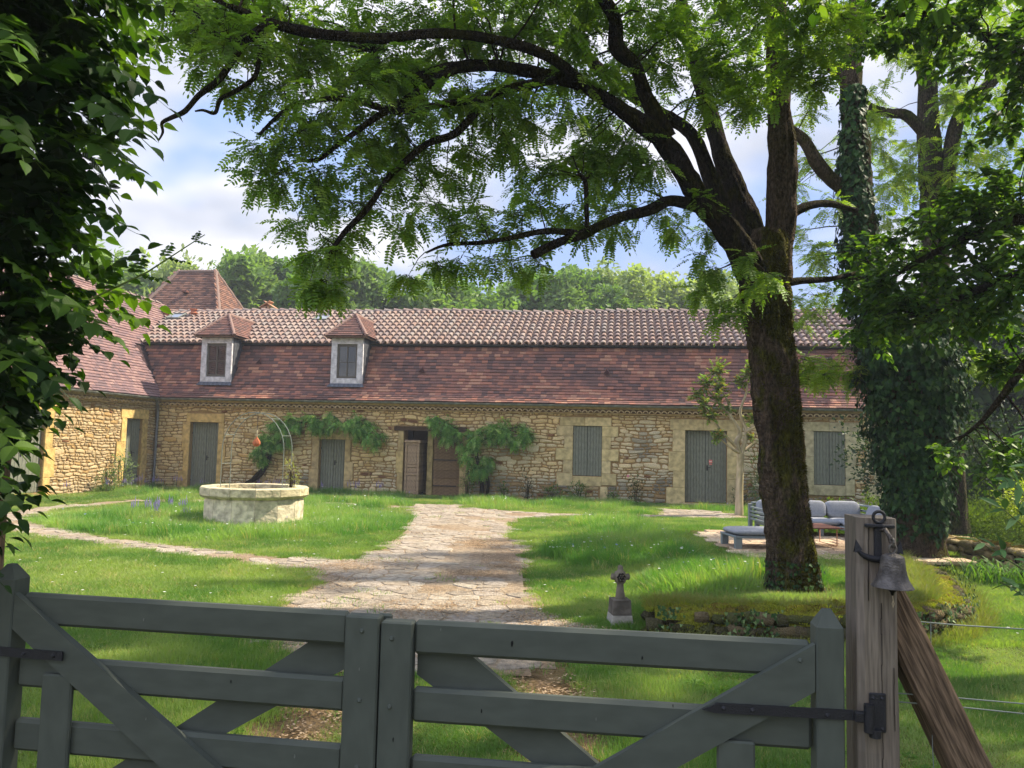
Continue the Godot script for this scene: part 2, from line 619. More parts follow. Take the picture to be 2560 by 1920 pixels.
func backing(u0: float, u1: float, y0: float, y1: float, holes: Array, z0: float, z1: float) -> ArrayMesh:
	var us := [u0, u1]
	var ys := [y0, y1]
	for h in holes:
		for q in [h.position.x, h.end.x]:
			if q > u0 and q < u1: us.append(q)
		for q in [h.position.y, h.end.y]:
			if q > y0 and q < y1: ys.append(q)
	us.sort()
	ys.sort()
	var mb := MB.new()
	for i in us.size() - 1:
		var j := 0
		while j < ys.size() - 1:
			var um: float = (us[i] + us[i + 1]) * 0.5
			var inside := func(k):
				for h in holes:
					if h.has_point(Vector2(um, (ys[k] + ys[k + 1]) * 0.5)): return true
				return false
			if us[i + 1] - us[i] < 0.001 or inside.call(j):
				j += 1
				continue
			var k := j
			while k + 1 < ys.size() - 1 and not inside.call(k + 1):
				k += 1
			mb.box(Vector3(us[i], ys[j], z0), Vector3(us[i + 1], ys[k + 1], z1))
			j = k + 1
	return mb.done()

func block(parent: Node3D, r: Rect2, z0: float, z1: float, col: Color, called := "dressed_block") -> void:
	var mb := MB.new()
	var t := R(0.88, 1.1)
	mb.col = Color(col.r * t, col.g * t, col.b * t * R(0.93, 1.02))
	mb.box(Vector3(r.position.x + 0.003, r.position.y + 0.003, z0), Vector3(r.end.x - 0.003, r.end.y - 0.003, z1), 0.008)
	put(parent, called, mb.done(), M.dressed)

# a pair of boarded leaves in an opening: planks, hinges
func boarded(house: Node3D, called: String, r: Rect2, z: float, boards: int, base: Transform3D, label := "") -> Node3D:
	var d := part(house, called, base)
	if label: d.set_meta("label", label)
	var w := r.size.x / 2.0
	for s in 2:
		for i in boards:
			var mb := MB.new()
			var t := R(0.93, 1.07)
			mb.col = Color(t, t, t)
			var x0 := r.position.x + w * s + (w - 0.006) * i / boards + 0.003 * s
			mb.box(Vector3(x0 + 0.004, r.position.y + 0.012, z - 0.03), Vector3(x0 + (w - 0.006) / boards - 0.004, r.end.y - 0.008, z + R(0, 0.002)), 0.005)
			put(d, "plank", mb.done(), M.shutter)
		for k in [0.14, 0.84]:
			var mb := MB.new()
			var xe := r.position.x + (0.0 if s == 0 else r.size.x)
			var yy: float = r.position.y + r.size.y * k
			mb.box(Vector3(xe - 0.015, yy - 0.03, z + 0.002), Vector3(xe + 0.015, yy + 0.03, z + 0.02), 0.004)
			put(d, "hinge", mb.done(), M.iron)
	if called.contains("door"):
		var lk := MB.new()
		var lx := r.get_center().x
		lk.box(Vector3(lx + 0.03, r.position.y + 0.98, z + 0.003), Vector3(lx + 0.07, r.position.y + 1.14, z + 0.014), 0.003)
		lk.tube([Vector3(lx + 0.05, r.position.y + 1.08, z + 0.01), Vector3(lx + 0.05, r.position.y + 1.08, z + 0.05), Vector3(lx + 0.15, r.position.y + 1.075, z + 0.05)], [0.009, 0.009, 0.008], 6)
		put(d, "handle", lk.done(), M.iron)
	var mb := MB.new()
	mb.box(Vector3(r.position.x, r.position.y, z - 0.06), Vector3(r.end.x, r.end.y, z - 0.034))
	put(d, "ledge_backing", mb.done(), M.dark)
	return d

# ---------------------------------------------------------------- roofs
func flat_tile(col: Color) -> ArrayMesh:      # exposed part of a flat tile: x across, y up the slope, z out
	var mb := MB.new()
	mb.col = col
	mb.box(Vector3(-0.0935, -0.034, -0.02), Vector3(0.0935, 0.09, 0.004), 0.0)
	mb.col = Color(col.r * 0.75, col.g * 0.75, col.b * 0.75)      # darker lower lip: the shadow line of each tile row, put into the colour
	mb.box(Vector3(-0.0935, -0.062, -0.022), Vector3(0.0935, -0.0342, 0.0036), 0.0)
	return mb.done()

func flat_tiles(prof: Array, s0: float, s1: float, along: Transform3D, rows: int, ok: Callable, meshes: Array, sd: int, exposure := 0.118) -> Array:
	# prof: Vector2(out, up) from eave to top; along: x the run of the eave, y up, z out
	var f := fbm(0.9, sd, 2)
	var tone := fbm(0.35, sd + 3, 2)
	var lens := [0.0]
	for i in prof.size() - 1:
		lens.append(lens[i] + prof[i].distance_to(prof[i + 1]))
	var out := []
	for r in rows:
		var s := minf(exposure * (r + 0.5), lens[-1] - 0.001)
		var k := 0
		while k < prof.size() - 2 and lens[k + 1] < s:
			k += 1
		var q: Vector2 = prof[k].lerp(prof[k + 1], (s - lens[k]) / (lens[k + 1] - lens[k]))
		var d: Vector2 = (prof[k + 1] - prof[k]).normalized()
		var up := Vector3(0, d.y, d.x)
		var o := Vector3.RIGHT.cross(up)
		var x := s0 - R(0, 0.19)
		while x < s1:
			var p := Vector3(x + 0.095, q.y, q.x)
			if x + 0.095 > s0 and x + 0.095 < s1 and ok.call(p):
				var lift := 0.030 + f.get_noise_2d(x * 0.8, r * 0.23) * 0.012 + R(-0.002, 0.004)
				var b := Basis(Vector3.RIGHT, up, o).rotated(Vector3.RIGHT, -0.17 + R(-0.03, 0.03)).rotated(o, R(-0.012, 0.012) + f.get_noise_2d(x * 0.5 + 40.0, r * 0.4) * 0.03)
				var g := tone.get_noise_2d(x * 1.2, r * 0.25) * 1.2 + R(-1, 1) * 1.15
				var idx := clampi(int(floor((g + 1.6) / 3.2 * meshes.size())), 0, meshes.size() - 1)
				out.append([meshes[idx], along * Transform3D(b, p + o * lift), R(0.9, 1.1)])
			x += 0.19
	return out

func canal_tile(col: Color) -> ArrayMesh:       # half-round cover tile: x across, y up the slope, z out
	var mb := MB.new()
	mb.col = col
	var rows := [PackedVector3Array(), PackedVector3Array(), PackedVector3Array()]
	for i in 7:
		var a := PI * i / 6.0
		rows[0].append(Vector3(-cos(a) * 0.072, -0.2, sin(a) * 0.066 - 0.012))
		rows[1].append(Vector3(-cos(a) * 0.095, -0.2, sin(a) * 0.096 - 0.004))
		rows[2].append(Vector3(-cos(a) * 0.07, 0.22, sin(a) * 0.056 - 0.012))
	for i in 6:
		mb.quad(rows[1][i], rows[1][i + 1], rows[0][i + 1], rows[0][i])
	mb.grid([rows[1], rows[2]])
	return mb.done()

func lower_profile() -> Array:
	return [Vector2(0.30, 2.985), Vector2(0.14, 3.10), Vector2(-0.02, 3.24), Vector2(-0.17, 3.44), Vector2(-0.36, 3.78), Vector2(-0.93, 4.99)]

func build_house() -> void:
	var house := thing("farmhouse", "long L-shaped stone farmhouse with brown tiled mansard roof and grey-green shutters behind the lawns", "house", Vector3(-12.05, 0, -26.1), -deg_to_rad(7.97))
	var warm := S(242, 212, 156)
	var grey := S(228, 214, 182)
	# ---- openings of the courtyard front
	var door_a := Rect2(1.27, -0.06, 1.02, 2.25)
	var door_b := Rect2(5.84, -0.1, 0.88, 1.82)
	var alcove := Rect2(8.68, -0.12, 1.86, 2.2)
	var win_c := Rect2(14.14, 0.77, 0.9, 1.56)
	var door_d := Rect2(17.58, 0.06, 1.25, 2.2)
	var win_e := Rect2(21.36, 0.71, 0.9, 1.6)
	var holes := [door_a, door_b, alcove, win_c, door_d, win_e]
	var wall := put(house, "courtyard_wall", backing(-0.5, 23.5, -0.3, 2.95, holes, -0.5, -0.024), M.mortar)
	var keep := [door_a, door_b, alcove, win_c, door_d, win_e]
	var dress := S(204, 184, 138)
	var lay := func(owner: Node3D, rects: Array, col: Color):
		for r in rects:
			block(owner, r, -0.2, 0.022 + R(0, 0.006), col)
			keep.append(r)
	var su := part(house, "door_surround")
	lay.call(su, [Rect2(1.13, 2.19, 1.34, 0.3), Rect2(1.0, 1.25, 0.27, 0.94), Rect2(1.08, 0.55, 0.19, 0.7), Rect2(0.93, -0.2, 0.34, 0.75), Rect2(2.29, 1.5, 0.2, 0.69), Rect2(2.29, 0.8, 0.28, 0.7), Rect2(2.29, -0.2, 0.19, 1.0)], S(210, 178, 120))
	su = part(house, "door_surround")
	lay.call(su, [Rect2(5.58, 1.72, 0.7, 0.36), Rect2(6.28, 1.72, 0.72, 0.36), Rect2(5.6, 0.75, 0.24, 0.97), Rect2(5.52, -0.25, 0.32, 1.0), Rect2(6.72, 1.0, 0.2, 0.72), Rect2(6.72, 0.4, 0.3, 0.6), Rect2(6.72, -0.25, 0.22, 0.65)], S(194, 170, 126))
	su = part(house, "window_surround")
	lay.call(su, [Rect2(13.72, 2.33, 0.78, 0.27), Rect2(14.5, 2.33, 0.83, 0.27), Rect2(13.62, 2.0, 0.52, 0.33), Rect2(13.86, 1.62, 0.28, 0.38), Rect2(13.6, 1.25, 0.54, 0.37), Rect2(13.84, 0.86, 0.3, 0.39), Rect2(13.64, 0.45, 0.5, 0.41), Rect2(15.04, 2.0, 0.5, 0.33), Rect2(15.04, 1.62, 0.28, 0.38), Rect2(15.04, 1.25, 0.52, 0.37), Rect2(15.04, 0.86, 0.28, 0.39), Rect2(15.04, 0.5, 0.46, 0.36), Rect2(14.14, 0.46, 0.9, 0.3), Rect2(15.0, 0.05, 0.24, 0.41)], dress)
	su = part(house, "door_surround")
	lay.call(su, [Rect2(17.12, 2.26, 1.0, 0.34), Rect2(18.12, 2.26, 1.15, 0.34), Rect2(17.2, 1.6, 0.38, 0.66), Rect2(17.08, 1.0, 0.5, 0.6), Rect2(17.22, 0.5, 0.36, 0.5), Rect2(17.02, -0.15, 0.56, 0.65), Rect2(18.83, 1.5, 0.36, 0.76), Rect2(18.83, 0.8, 0.3, 0.7), Rect2(18.83, -0.15, 0.42, 0.95)], dress)
	su = part(house, "window_surround")
	lay.call(su, [Rect2(20.95, 2.31, 0.85, 0.28), Rect2(21.8, 2.31, 0.95, 0.28), Rect2(21.1, 1.55, 0.26, 0.76), Rect2(20.9, 1.1, 0.46, 0.45), Rect2(21.1, 0.41, 0.26, 0.69), Rect2(22.26, 1.8, 0.56, 0.51), Rect2(22.26, 1.3, 0.3, 0.5), Rect2(22.26, 0.9, 0.52, 0.4), Rect2(22.26, 0.41, 0.26, 0.49), Rect2(21.36, 0.4, 0.9, 0.31), Rect2(21.2, -0.2, 1.3, 0.34)], S(198, 186, 150))
	su = part(house, "corner_quoins")
	for i in 6:
		lay.call(su, [Rect2(23.06 - (0.2 if i % 2 else 0.0), -0.2 + i * 0.5, 0.42 + (0.2 if i % 2 else 0.0), 0.48)], S(196, 184, 148))
	su = part(house, "porch_surround")
	lay.call(su, [Rect2(8.5, -0.2, 0.18, 0.9), Rect2(8.44, 0.7, 0.24, 0.7), Rect2(8.5, 1.4, 0.18, 0.66), Rect2(10.54, -0.2, 0.32, 0.85), Rect2(10.54, 0.65, 0.24, 0.55), Rect2(10.54, 1.2, 0.3, 0.86)], S(192, 168, 122))
	keep.append(Rect2(8.3, 2.06, 2.5, 0.16))
	var mottle := fbm(0.45, 51, 3)
	var stained := func(u: float, y: float) -> float:
		var g := smooth(0.0, 1.0, u / 22.0) * 0.55 + smooth(1.3, 0.2, y) * 0.45 - smooth(1.7, 2.7, y) * 0.25
		for q in [[16.35, 1.75, 0.3, 0.8], [17.0, 0.45, 0.35, 0.5], [19.2, 0.4, 0.4, 0.5], [13.6, 0.3, 0.5, 0.35], [15.4, 0.35, 0.4, 0.4], [11.6, 0.4, 0.9, 0.4], [5.3, 0.3, 0.6, 0.3], [12.2, 1.55, 0.9, 0.35], [21.0, 0.2, 1.8, 0.3]]:
			g += 1.5 * exp(-pow((u - q[0]) / q[2], 2) - pow((y - q[1]) / q[3], 2))
		return g + mottle.get_noise_2d(u, y * 1.6) * 0.55
	pieces(wall, "stone", rubble(keep, 0.0, 23.5, -0.16, 2.72, warm, grey, stained, 11), M.stone)
	# ---- side wing, running towards the camera on the left
	var wx := Transform3D(Basis(Vector3(0, 0, -1), Vector3.UP, Vector3(1, 0, 0)), Vector3.ZERO)
	var w_door := Rect2(-1.55, 0.06, 0.85, 2.18)
	var w_big := Rect2(-6.55, 0.1, 1.5, 2.25)
	var wkeep := [w_door, w_big]
	var wwall := put(house, "wing_wall", backing(-12.0, 0.0, -0.3, 2.98, [w_door, w_big], -0.5, -0.024), M.mortar, wx)
	for spec in [["door_surround", [Rect2(-1.85, 2.24, 0.72, 0.32), Rect2(-1.13, 2.24, 0.7, 0.32), Rect2(-1.8, 1.5, 0.25, 0.74), Rect2(-2.0, 0.9, 0.45, 0.6), Rect2(-1.78, -0.2, 0.23, 1.1), Rect2(-0.7, 1.3, 0.25, 0.94), Rect2(-0.7, 0.6, 0.3, 0.7), Rect2(-0.7, -0.2, 0.25, 0.8)]], ["barn_door_surround", [Rect2(-6.9, 2.35, 2.2, 0.34), Rect2(-5.05, 1.3, 0.3, 1.05), Rect2(-5.05, 0.5, 0.42, 0.8), Rect2(-5.05, -0.2, 0.28, 0.7), Rect2(-6.85, -0.2, 0.3, 2.55)]]]:
		var ws := part(house, spec[0], wx)
		for r in spec[1]:
			block(ws, r, -0.12, 0.024 + R(0, 0.005), S(214, 182, 118))
			wkeep.append(r)
	pieces(wwall, "stone", rubble(wkeep, -11.9, -0.02, -0.16, 2.75, S(218, 192, 148), S(210, 194, 162), func(u, y): return smooth(0.7, 0.1, y) * 0.5 + mottle.get_noise_2d(u + 90.0, y) * 0.5, 23, 0.82), M.stone)
	boarded(house, "wing_door", w_door, -0.1, 4, wx)
	boarded(house, "barn_door", w_big, -0.1, 6, wx, "weathered pale grey barn door in the side wing")
	# ---- doors and shutters
	boarded(house, "door", door_a, -0.17, 6, Transform3D.IDENTITY, "tall plain grey double door")
	boarded(house, "low_door", door_b, -0.17, 5, Transform3D.IDENTITY, "low grey boarded door under the climbing plant")
	boarded(house, "window_shutters", win_c, -0.03, 5, Transform3D.IDENTITY)
	var dd := boarded(house, "wide_door", door_d, -0.15, 7, Transform3D.IDENTITY, "wide grey-green double door with a small notice and a stone step")
	boarded(house, "window_shutters", win_e, -0.02, 5, Transform3D.IDENTITY)
	var mb := MB.new()
	mb.col = S(214, 120, 112)
	mb.box(Vector3(18.31, 1.27, -0.148), Vector3(18.41, 1.37, -0.144))
	mb.box(Vector3(18.32, 1.22, -0.148), Vector3(18.40, 1.25, -0.144))
	mb.col = S(225, 215, 205)
	mb.box(Vector3(18.325, 1.31, -0.1445), Vector3(18.395, 1.33, -0.142))
	put(dd, "notice", mb.done(), M.plain)
	su = part(house, "door_step")
	for x in 3:
		block(su, Rect2(17.5 + x * 0.47, -0.1, 0.47, 0.15), -0.1, 0.42, S(196, 176, 132), "step_block")
	# ---- porch with the inner door
	var porch := part(house, "porch")
	mb = MB.new()
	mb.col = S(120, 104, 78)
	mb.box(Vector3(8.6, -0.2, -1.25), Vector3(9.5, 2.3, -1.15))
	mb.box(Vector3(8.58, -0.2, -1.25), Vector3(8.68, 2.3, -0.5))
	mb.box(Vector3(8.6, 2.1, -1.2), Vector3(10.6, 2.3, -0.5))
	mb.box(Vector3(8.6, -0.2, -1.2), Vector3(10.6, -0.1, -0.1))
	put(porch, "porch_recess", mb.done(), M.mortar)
	for r in [Rect2(9.37, -0.1, 0.2, 0.55), Rect2(9.38, 0.45, 0.18, 0.6), Rect2(9.37, 1.05, 0.2, 0.5), Rect2(9.38, 1.55, 0.18, 0.55)]:
		block(porch, r, -0.72, -0.36, S(176, 156, 112))
	mb = MB.new()
	mb.col = S(92, 74, 58)
	mb.box(Vector3(8.36, 2.06, -0.2), Vector3(10.75, 2.2, 0.05), 0.012)
	put(porch, "lintel_beam", mb.done(), M.wood_x)
	for i in 2:
		block(porch, Rect2(9.3 - i * 0.12, -0.14 + 0.0 * i, 1.3 + i * 0.1, 0.12 - i * 0.06), -0.4 if i == 0 else 0.03, 0.03 if i == 0 else 0.34, S(170, 148, 112), "step_block")
	mb = MB.new()
	mb.col = S(170, 140, 66)
	mb.box(Vector3(10.575, 0.95, 0.03), Vector3(10.68, 1.3, 0.045), 0.004)
	mb.col = S(30, 26, 22)
	mb.box(Vector3(10.60, 1.08, 0.045), Vector3(10.64, 1.12, 0.055))
	mb.box(Vector3(10.61, 1.2, 0.045), Vector3(10.635, 1.225, 0.055))
	put(porch, "bell_plate", mb.done(), M.plain)
	var pd := part(house, "porch_door")
	for i in 7:
		mb = MB.new()
		var t := R(0.85, 1.12)
		mb.col = S(150, 122, 92, t)
		mb.box(Vector3(9.57, -0.02 + i * 0.277 + 0.002, -0.47), Vector3(10.54, -0.02 + (i + 1) * 0.277 - 0.002, -0.43 + R(0, 0.003)), 0.006)
		put(pd, "plank", mb.done(), M.wood_x)
	for yy in [0.28, 1.12]:
		mb = MB.new()
		mb.box(Vector3(9.58, yy, -0.428), Vector3(10.35, yy + 0.035, -0.418), 0.004)
		put(pd, "strap_hinge", mb.done(), M.iron)
	mb = MB.new()
	mb.box(Vector3(9.55, -0.05, -0.55), Vector3(10.56, 2.0, -0.48))
	mb.box(Vector3(9.5, 1.93, -0.6), Vector3(10.6, 2.12, -0.4))
	put(pd, "door_frame", mb.done(), M.dark)
	# ---- cornice of half-round tiles, gutters, downpipe
	for side in 2:
		var base: Transform3D = wx if side else Transform3D.IDENTITY
		var lo := -12.0 if side else 0.0
		var hi := 0.0 if side else 23.5
		var cor := part(house, "cornice", base)
		mb = MB.new()
		mb.col = S(196, 168, 120)
		mb.box(Vector3(lo, 2.85, -0.1), Vector3(hi, 2.93, 0.13), 0.0)
		mb.box(Vector3(lo, 2.70, -0.1), Vector3(hi, 2.742, 0.06), 0.0)
		mb.col = S(120, 92, 62)
		mb.box(Vector3(lo, 2.742, -0.1), Vector3(hi, 2.84, 0.012), 0.0)
		put(cor, "cornice_band", mb.done(), M.dressed)
		var cm := []
		for k in 3:
			mb = MB.new()
			mb.col = S(236, 206, 162, [0.85, 1.0, 1.1][k])
			var r0 := PackedVector3Array()
			var r1 := PackedVector3Array()
			var r2 := PackedVector3Array()
			for i in 7:
				var a := PI * i / 6.0
				r0.append(Vector3(-cos(a) * 0.085, sin(a) * 0.085, 0.0))
				r1.append(Vector3(-cos(a) * 0.09, sin(a) * 0.09, 0.15))
				r2.append(Vector3(-cos(a) * 0.056, sin(a) * 0.05, 0.15))
			mb.grid([r0, r1], false, true)
			for i in 6:
				mb.otri(r1[i], r1[i + 1], r2[i + 1], Vector3(0, 0.03, 0))
				mb.otri(r1[i], r2[i + 1], r2[i], Vector3(0, 0.03, 0))
			cm.append(mb.done())
		var list := []
		var x := lo + 0.1
		while x < hi - 0.05:
			list.append([cm[rng.randi() % 3], Transform3D(Basis(Vector3.BACK, R(-0.06, 0.06)), Vector3(x, 2.746 + R(-0.006, 0.006), R(-0.01, 0.015)))])
			x += 0.187
		pieces(cor, "cornice_tile", list, M.tile, 140)
		var g := part(house, "gutter", base)
		mb = MB.new()
		var rows := []
		for e in [lo if side else 0.18, hi - 0.3 if side else 23.5]:
			var line := PackedVector3Array()
			for i in 9:
				var a := PI * i / 8.0
				line.append(Vector3(e, 2.975 - sin(a) * 0.065, 0.32 - cos(a) * 0.062))
			rows.append(line)
		mb.grid(rows, false, false)
		put(g, "gutter_trough", mb.done(), M.zinc_dark)
	mb = MB.new()
	mb.tube([Vector3(0.18, 2.92, 0.3), Vector3(0.17, 2.82, 0.27), Vector3(0.12, 2.68, 0.1), Vector3(0.11, 2.5, 0.075), Vector3(0.09, -0.05, 0.075)], [0.042, 0.042, 0.042, 0.042, 0.042], 10)
	for yy in [2.3, 1.2, 0.35]:
		mb.tube([Vector3(0.1, yy, 0.075), Vector3(0.1, yy + 0.03, 0.075)], [0.05, 0.05], 10)
	put(house, "downpipe", mb.done(), M.zinc)
	# ---- lower roof (flat tiles)
	var tones := [S(98, 80, 76), S(110, 86, 80), S(122, 92, 84), S(132, 98, 87), S(146, 104, 90), S(164, 114, 94), S(176, 134, 110)]
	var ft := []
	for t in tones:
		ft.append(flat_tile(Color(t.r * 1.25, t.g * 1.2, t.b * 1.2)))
	var prof := lower_profile()
	var lower := part(house, "lower_roof")
	mb = MB.new()
	mb.col = S(60, 46, 46)
	var rr := []
	for p in prof:
		rr.append(PackedVector3Array([Vector3(-2.0, p.y, p.x - 0.02), Vector3(23.5, p.y, p.x - 0.02)]))
	mb.grid(rr)
	mb.quad(Vector3(23.5, 2.9, 0.25), Vector3(23.5, 2.9, -8.0), Vector3(23.5, 4.9, -7.4), Vector3(23.5, 4.95, -0.95))
	put(lower, "roof_deck", mb.done(), M.tile)
	var d1 := Rect2(1.45, 3.5, 1.1, 1.6)
	var d2 := Rect2(6.07, 3.5, 1.09, 1.6)
	var clear := func(p: Vector3) -> bool:
		for d in [d1, d2]:
			if p.x > d.position.x + 0.02 and p.x < d.end.x - 0.02 and p.y > 3.56: return false
		return true
	var wing_over := func(p: Vector3) -> bool:     # above the wing's slope
		return p.y > 2.95 + (0.27 - p.x) / 0.70 - 0.12
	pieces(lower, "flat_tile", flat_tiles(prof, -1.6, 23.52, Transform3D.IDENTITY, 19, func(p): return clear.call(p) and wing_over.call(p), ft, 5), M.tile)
	# triangular tile vents
	for at in [Vector2(9.1, 4.06), Vector2(15.15, 4.06), Vector2(3.35, 4.3)]:
		mb = MB.new()
		mb.col = S(120, 78, 70)
		var nn: float = -0.36 - (at.y - 3.78) * 0.471
		var a := Vector3(at.x - 0.11, at.y - 0.07, nn + 0.13)
		var b := Vector3(at.x + 0.11, at.y - 0.07, nn + 0.13)
		var top := Vector3(at.x, at.y + 0.1, nn + 0.06)
		var back := Vector3(at.x, at.y + 0.17, nn - 0.06)
		mb.otri(a, top, back, Vector3(at.x, at.y, nn - 0.2))
		mb.otri(b, top, back, Vector3(at.x, at.y, nn - 0.2))
		mb.col = S(70, 46, 42)
		mb.tri(a, b, top)
		put(lower, "roof_vent", mb.done(), M.tile)
	# ---- upper roof (half-round tiles)
	var upper := part(house, "upper_roof")
	var sag := func(u: float) -> float:
		return -0.035 * exp(-pow((u - 13.0) / 3.0, 2)) + 0.02 * sin(u * 0.9)
	mb = MB.new()
	mb.col = S(164, 138, 124)
	rr = [PackedVector3Array(), PackedVector3Array(), PackedVector3Array()]
	for i in 60:
		var u := -2.4 + 25.7 * i / 59.0
		rr[0].append(Vector3(u, 4.98, -0.74))
		rr[1].append(Vector3(u, 6.66 + sag.call(u), -4.2))
		rr[2].append(Vector3(u, 4.6, -8.0))
	mb.grid(rr)
	put(upper, "roof_deck", mb.done(), M.tile)
	mb = MB.new()
	mb.col = S(110, 98, 88)
	mb.box(Vector3(-1.5, 4.93, -0.98), Vector3(23.5, 4.965, -0.73))
	put(upper, "eave_flashing", mb.done(), M.zinc_dark)
	var ctones := [S(156, 136, 130), S(162, 142, 134), S(168, 146, 136), S(172, 154, 144), S(150, 134, 130), S(164, 138, 126), S(160, 148, 142)]
	var ct := []
	for t in ctones:
		ct.append(canal_tile(t))
	var slope := Vector3(0, 1.68, -3.46).normalized()
	var out := Vector3.RIGHT.cross(slope)
	var list := []
	for c in 112:
		var u := -2.35 + c * 0.2285
		if u > 23.2: break
		for r in 10:
			var s := 0.16 + r * 0.385
			var p := Vector3(u, 4.985, -0.72) + slope * s + Vector3(R(-0.008, 0.008), sag.call(u) * s / 3.85, 0)
			if p.y < 2.95 + (0.27 - p.x) / 0.70 - 0.15: continue
			var hid := false
			for d in [d1, d2]:
				if absf(p.x - d.get_center().x) < 0.68 - (p.y - 5.0) * 0.7 and p.z > -2.4: hid = true
			for sk in [Vector2(-1.6, -3.45), Vector2(4.43, -3.3)]:
				if absf(p.x - sk.x) < 0.26 and absf(p.z - sk.y) < 0.3: hid = true
			if hid: continue
			var b := Basis(Vector3.RIGHT, slope, out).rotated(Vector3.RIGHT, -0.055 + R(-0.02, 0.02)).rotated(out, R(-0.035, 0.035))
			list.append([ct[rng.randi() % ct.size()], Transform3D(b, p + out * 0.02), R(0.9, 1.1)])
	pieces(upper, "canal_tile", list, M.tile)
	list = []
	for c in 66:
		var u := -2.3 + c * 0.385
		if u > 23.0: break
		var b := Basis(Vector3(0, 0, -1), Vector3.RIGHT, Vector3.UP) * Basis(Vector3.RIGHT, -0.05)
		list.append([ct[rng.randi() % ct.size()], Transform3D(b.scaled(Vector3(1.0, 1.0, 1.0)) * Basis.from_scale(Vector3(1.3, 1.0, 1.1)), Vector3(u + 0.2, 6.69 + sag.call(u), -4.2))])
	pieces(upper, "ridge_tile", list, M.tile, 70)
	list = []
	for r in 11:      # verge tiles down the gable edge
		list.append([ct[(r * 3) % ct.size()], Transform3D(Basis(Vector3.RIGHT, slope, out), Vector3(23.26, 5.0, -0.72) + slope * (0.1 + r * 0.36) + out * 0.05)])
	pieces(upper, "verge_tile", list, M.tile)
	for sk in [Vector2(-1.6, -3.45), Vector2(4.43, -3.3)]:
		var w := part(house, "skylight", Transform3D(Basis(Vector3.RIGHT, slope, out), Vector3(sk.x, 4.985 + (-0.72 - sk.y) * 0.4855, sk.y) + out * 0.05))
		mb = MB.new()
		for q in [[-0.27, -0.32, 0.27, -0.27], [-0.27, 0.27, 0.27, 0.32], [-0.27, -0.27, -0.22, 0.27], [0.22, -0.27, 0.27, 0.27]]:
			mb.box(Vector3(q[0], q[1], -0.08), Vector3(q[2], q[3], 0.05), 0.006)
		put(w, "skylight_frame", mb.done(), M.zinc_dark)
		mb = MB.new()
		mb.box(Vector3(-0.22, -0.27, -0.01), Vector3(0.22, 0.27, 0.02))
		put(w, "pane", mb.done(), M.sky_glass)
	for at in [Vector3(-2.12, 6.42, -3.6), Vector3(-0.98, 6.42, -3.6)]:
		mb = MB.new()
		mb.col = S(196, 124, 96)
		mb.lathe([Vector2(0.11, -0.2), Vector2(0.11, 0.06), Vector2(0.15, 0.07), Vector2(0.15, 0.1), Vector2(0.1, 0.12), Vector2(0.1, 0.2), Vector2(0.15, 0.21), Vector2(0.15, 0.24), Vector2(0.0, 0.26)], 12, at)
		put(house, "chimney_pot", mb.done(), M.tile)
	var ch := part(house, "roof_cowl", Transform3D(Basis(), Vector3(1.62, 6.62, -4.55)))
	mb = MB.new()
	mb.col = S(206, 170, 138)
	mb.box(Vector3(-0.13, 0, -0.14), Vector3(-0.03, 0.3, 0.14), 0.01)
	mb.box(Vector3(0.03, 0, -0.14), Vector3(0.13, 0.3, 0.14), 0.01)
	put(ch, "cowl_brick", mb.done(), M.tile)
	mb = MB.new()
	mb.col = S(206, 160, 128)
	mb.box(Vector3(-0.26, -0.015, -0.2), Vector3(0.26, 0.015, 0.2), 0.005, Transform3D(Basis(Vector3.BACK, 0.55), Vector3(-0.07, 0.38, 0)))
	mb.box(Vector3(-0.26, -0.015, -0.2), Vector3(0.26, 0.015, 0.2), 0.005, Transform3D(Basis(Vector3.BACK, -0.55), Vector3(0.12, 0.38, 0)))
	put(ch, "cowl_cap", mb.done(), M.tile)
	mb = MB.new()
	mb.col = S(196, 172, 146)
	mb.lathe([Vector2(0.09, 0), Vector2(0.08, 0.12), Vector2(0.06, 0.16), Vector2(0.06, 0.3), Vector2(0.075, 0.33), Vector2(0.0, 0.36)], 10, Vector3(23.05, 6.6, -4.2))
	put(house, "ridge_finial", mb.done(), M.tile)
	# gable end, back
	mb = MB.new()
	mb.col = S(190, 170, 124)
	mb.prism(PackedVector2Array([Vector2(0.0, -0.3), Vector2(0.0, 2.9), Vector2(-0.85, 4.9), Vector2(-4.2, 6.55), Vector2(-7.6, 4.7), Vector2(-7.8, -0.3)]), 22.95, 23.46, Transform3D(Basis(Vector3(0, 0, 1), Vector3.UP, Vector3(1, 0, 0)), Vector3(0, 0, -0.06)))
	put(house, "gable_wall", mb.done(), M.dressed)
	mb = MB.new()
	mb.box(Vector3(-5.0, -0.3, -7.8), Vector3(22.9, 4.7, -7.3))
	put(house, "rear_wall", mb.done(), M.mortar)
	# ---- dormers
	for d in [d1, d2]:
		dormer(house, d, ft)
	# ---- wing roof
	var wr := part(house, "wing_roof", wx)
	var wp := [Vector2(0.29, 2.985), Vector2(0.1, 3.16), Vector2(-0.1, 3.42), Vector2(-2.55, 6.92)]
	mb = MB.new()
	mb.col = S(70, 52, 52)
	rr = []
	for p in wp + [Vector2(-5.4, 2.95)]:
		rr.append(PackedVector3Array([Vector3(-12.2, p.y, p.x - 0.02), Vector3(4.4, p.y, p.x - 0.02)]))
	mb.grid(rr)
	put(wr, "roof_deck", mb.done(), M.tile)
	var wt := []
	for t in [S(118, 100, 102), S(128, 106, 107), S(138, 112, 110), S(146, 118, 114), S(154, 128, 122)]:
		wt.append(flat_tile(Color(t.r * 1.2, t.g * 1.15, t.b * 1.15)))
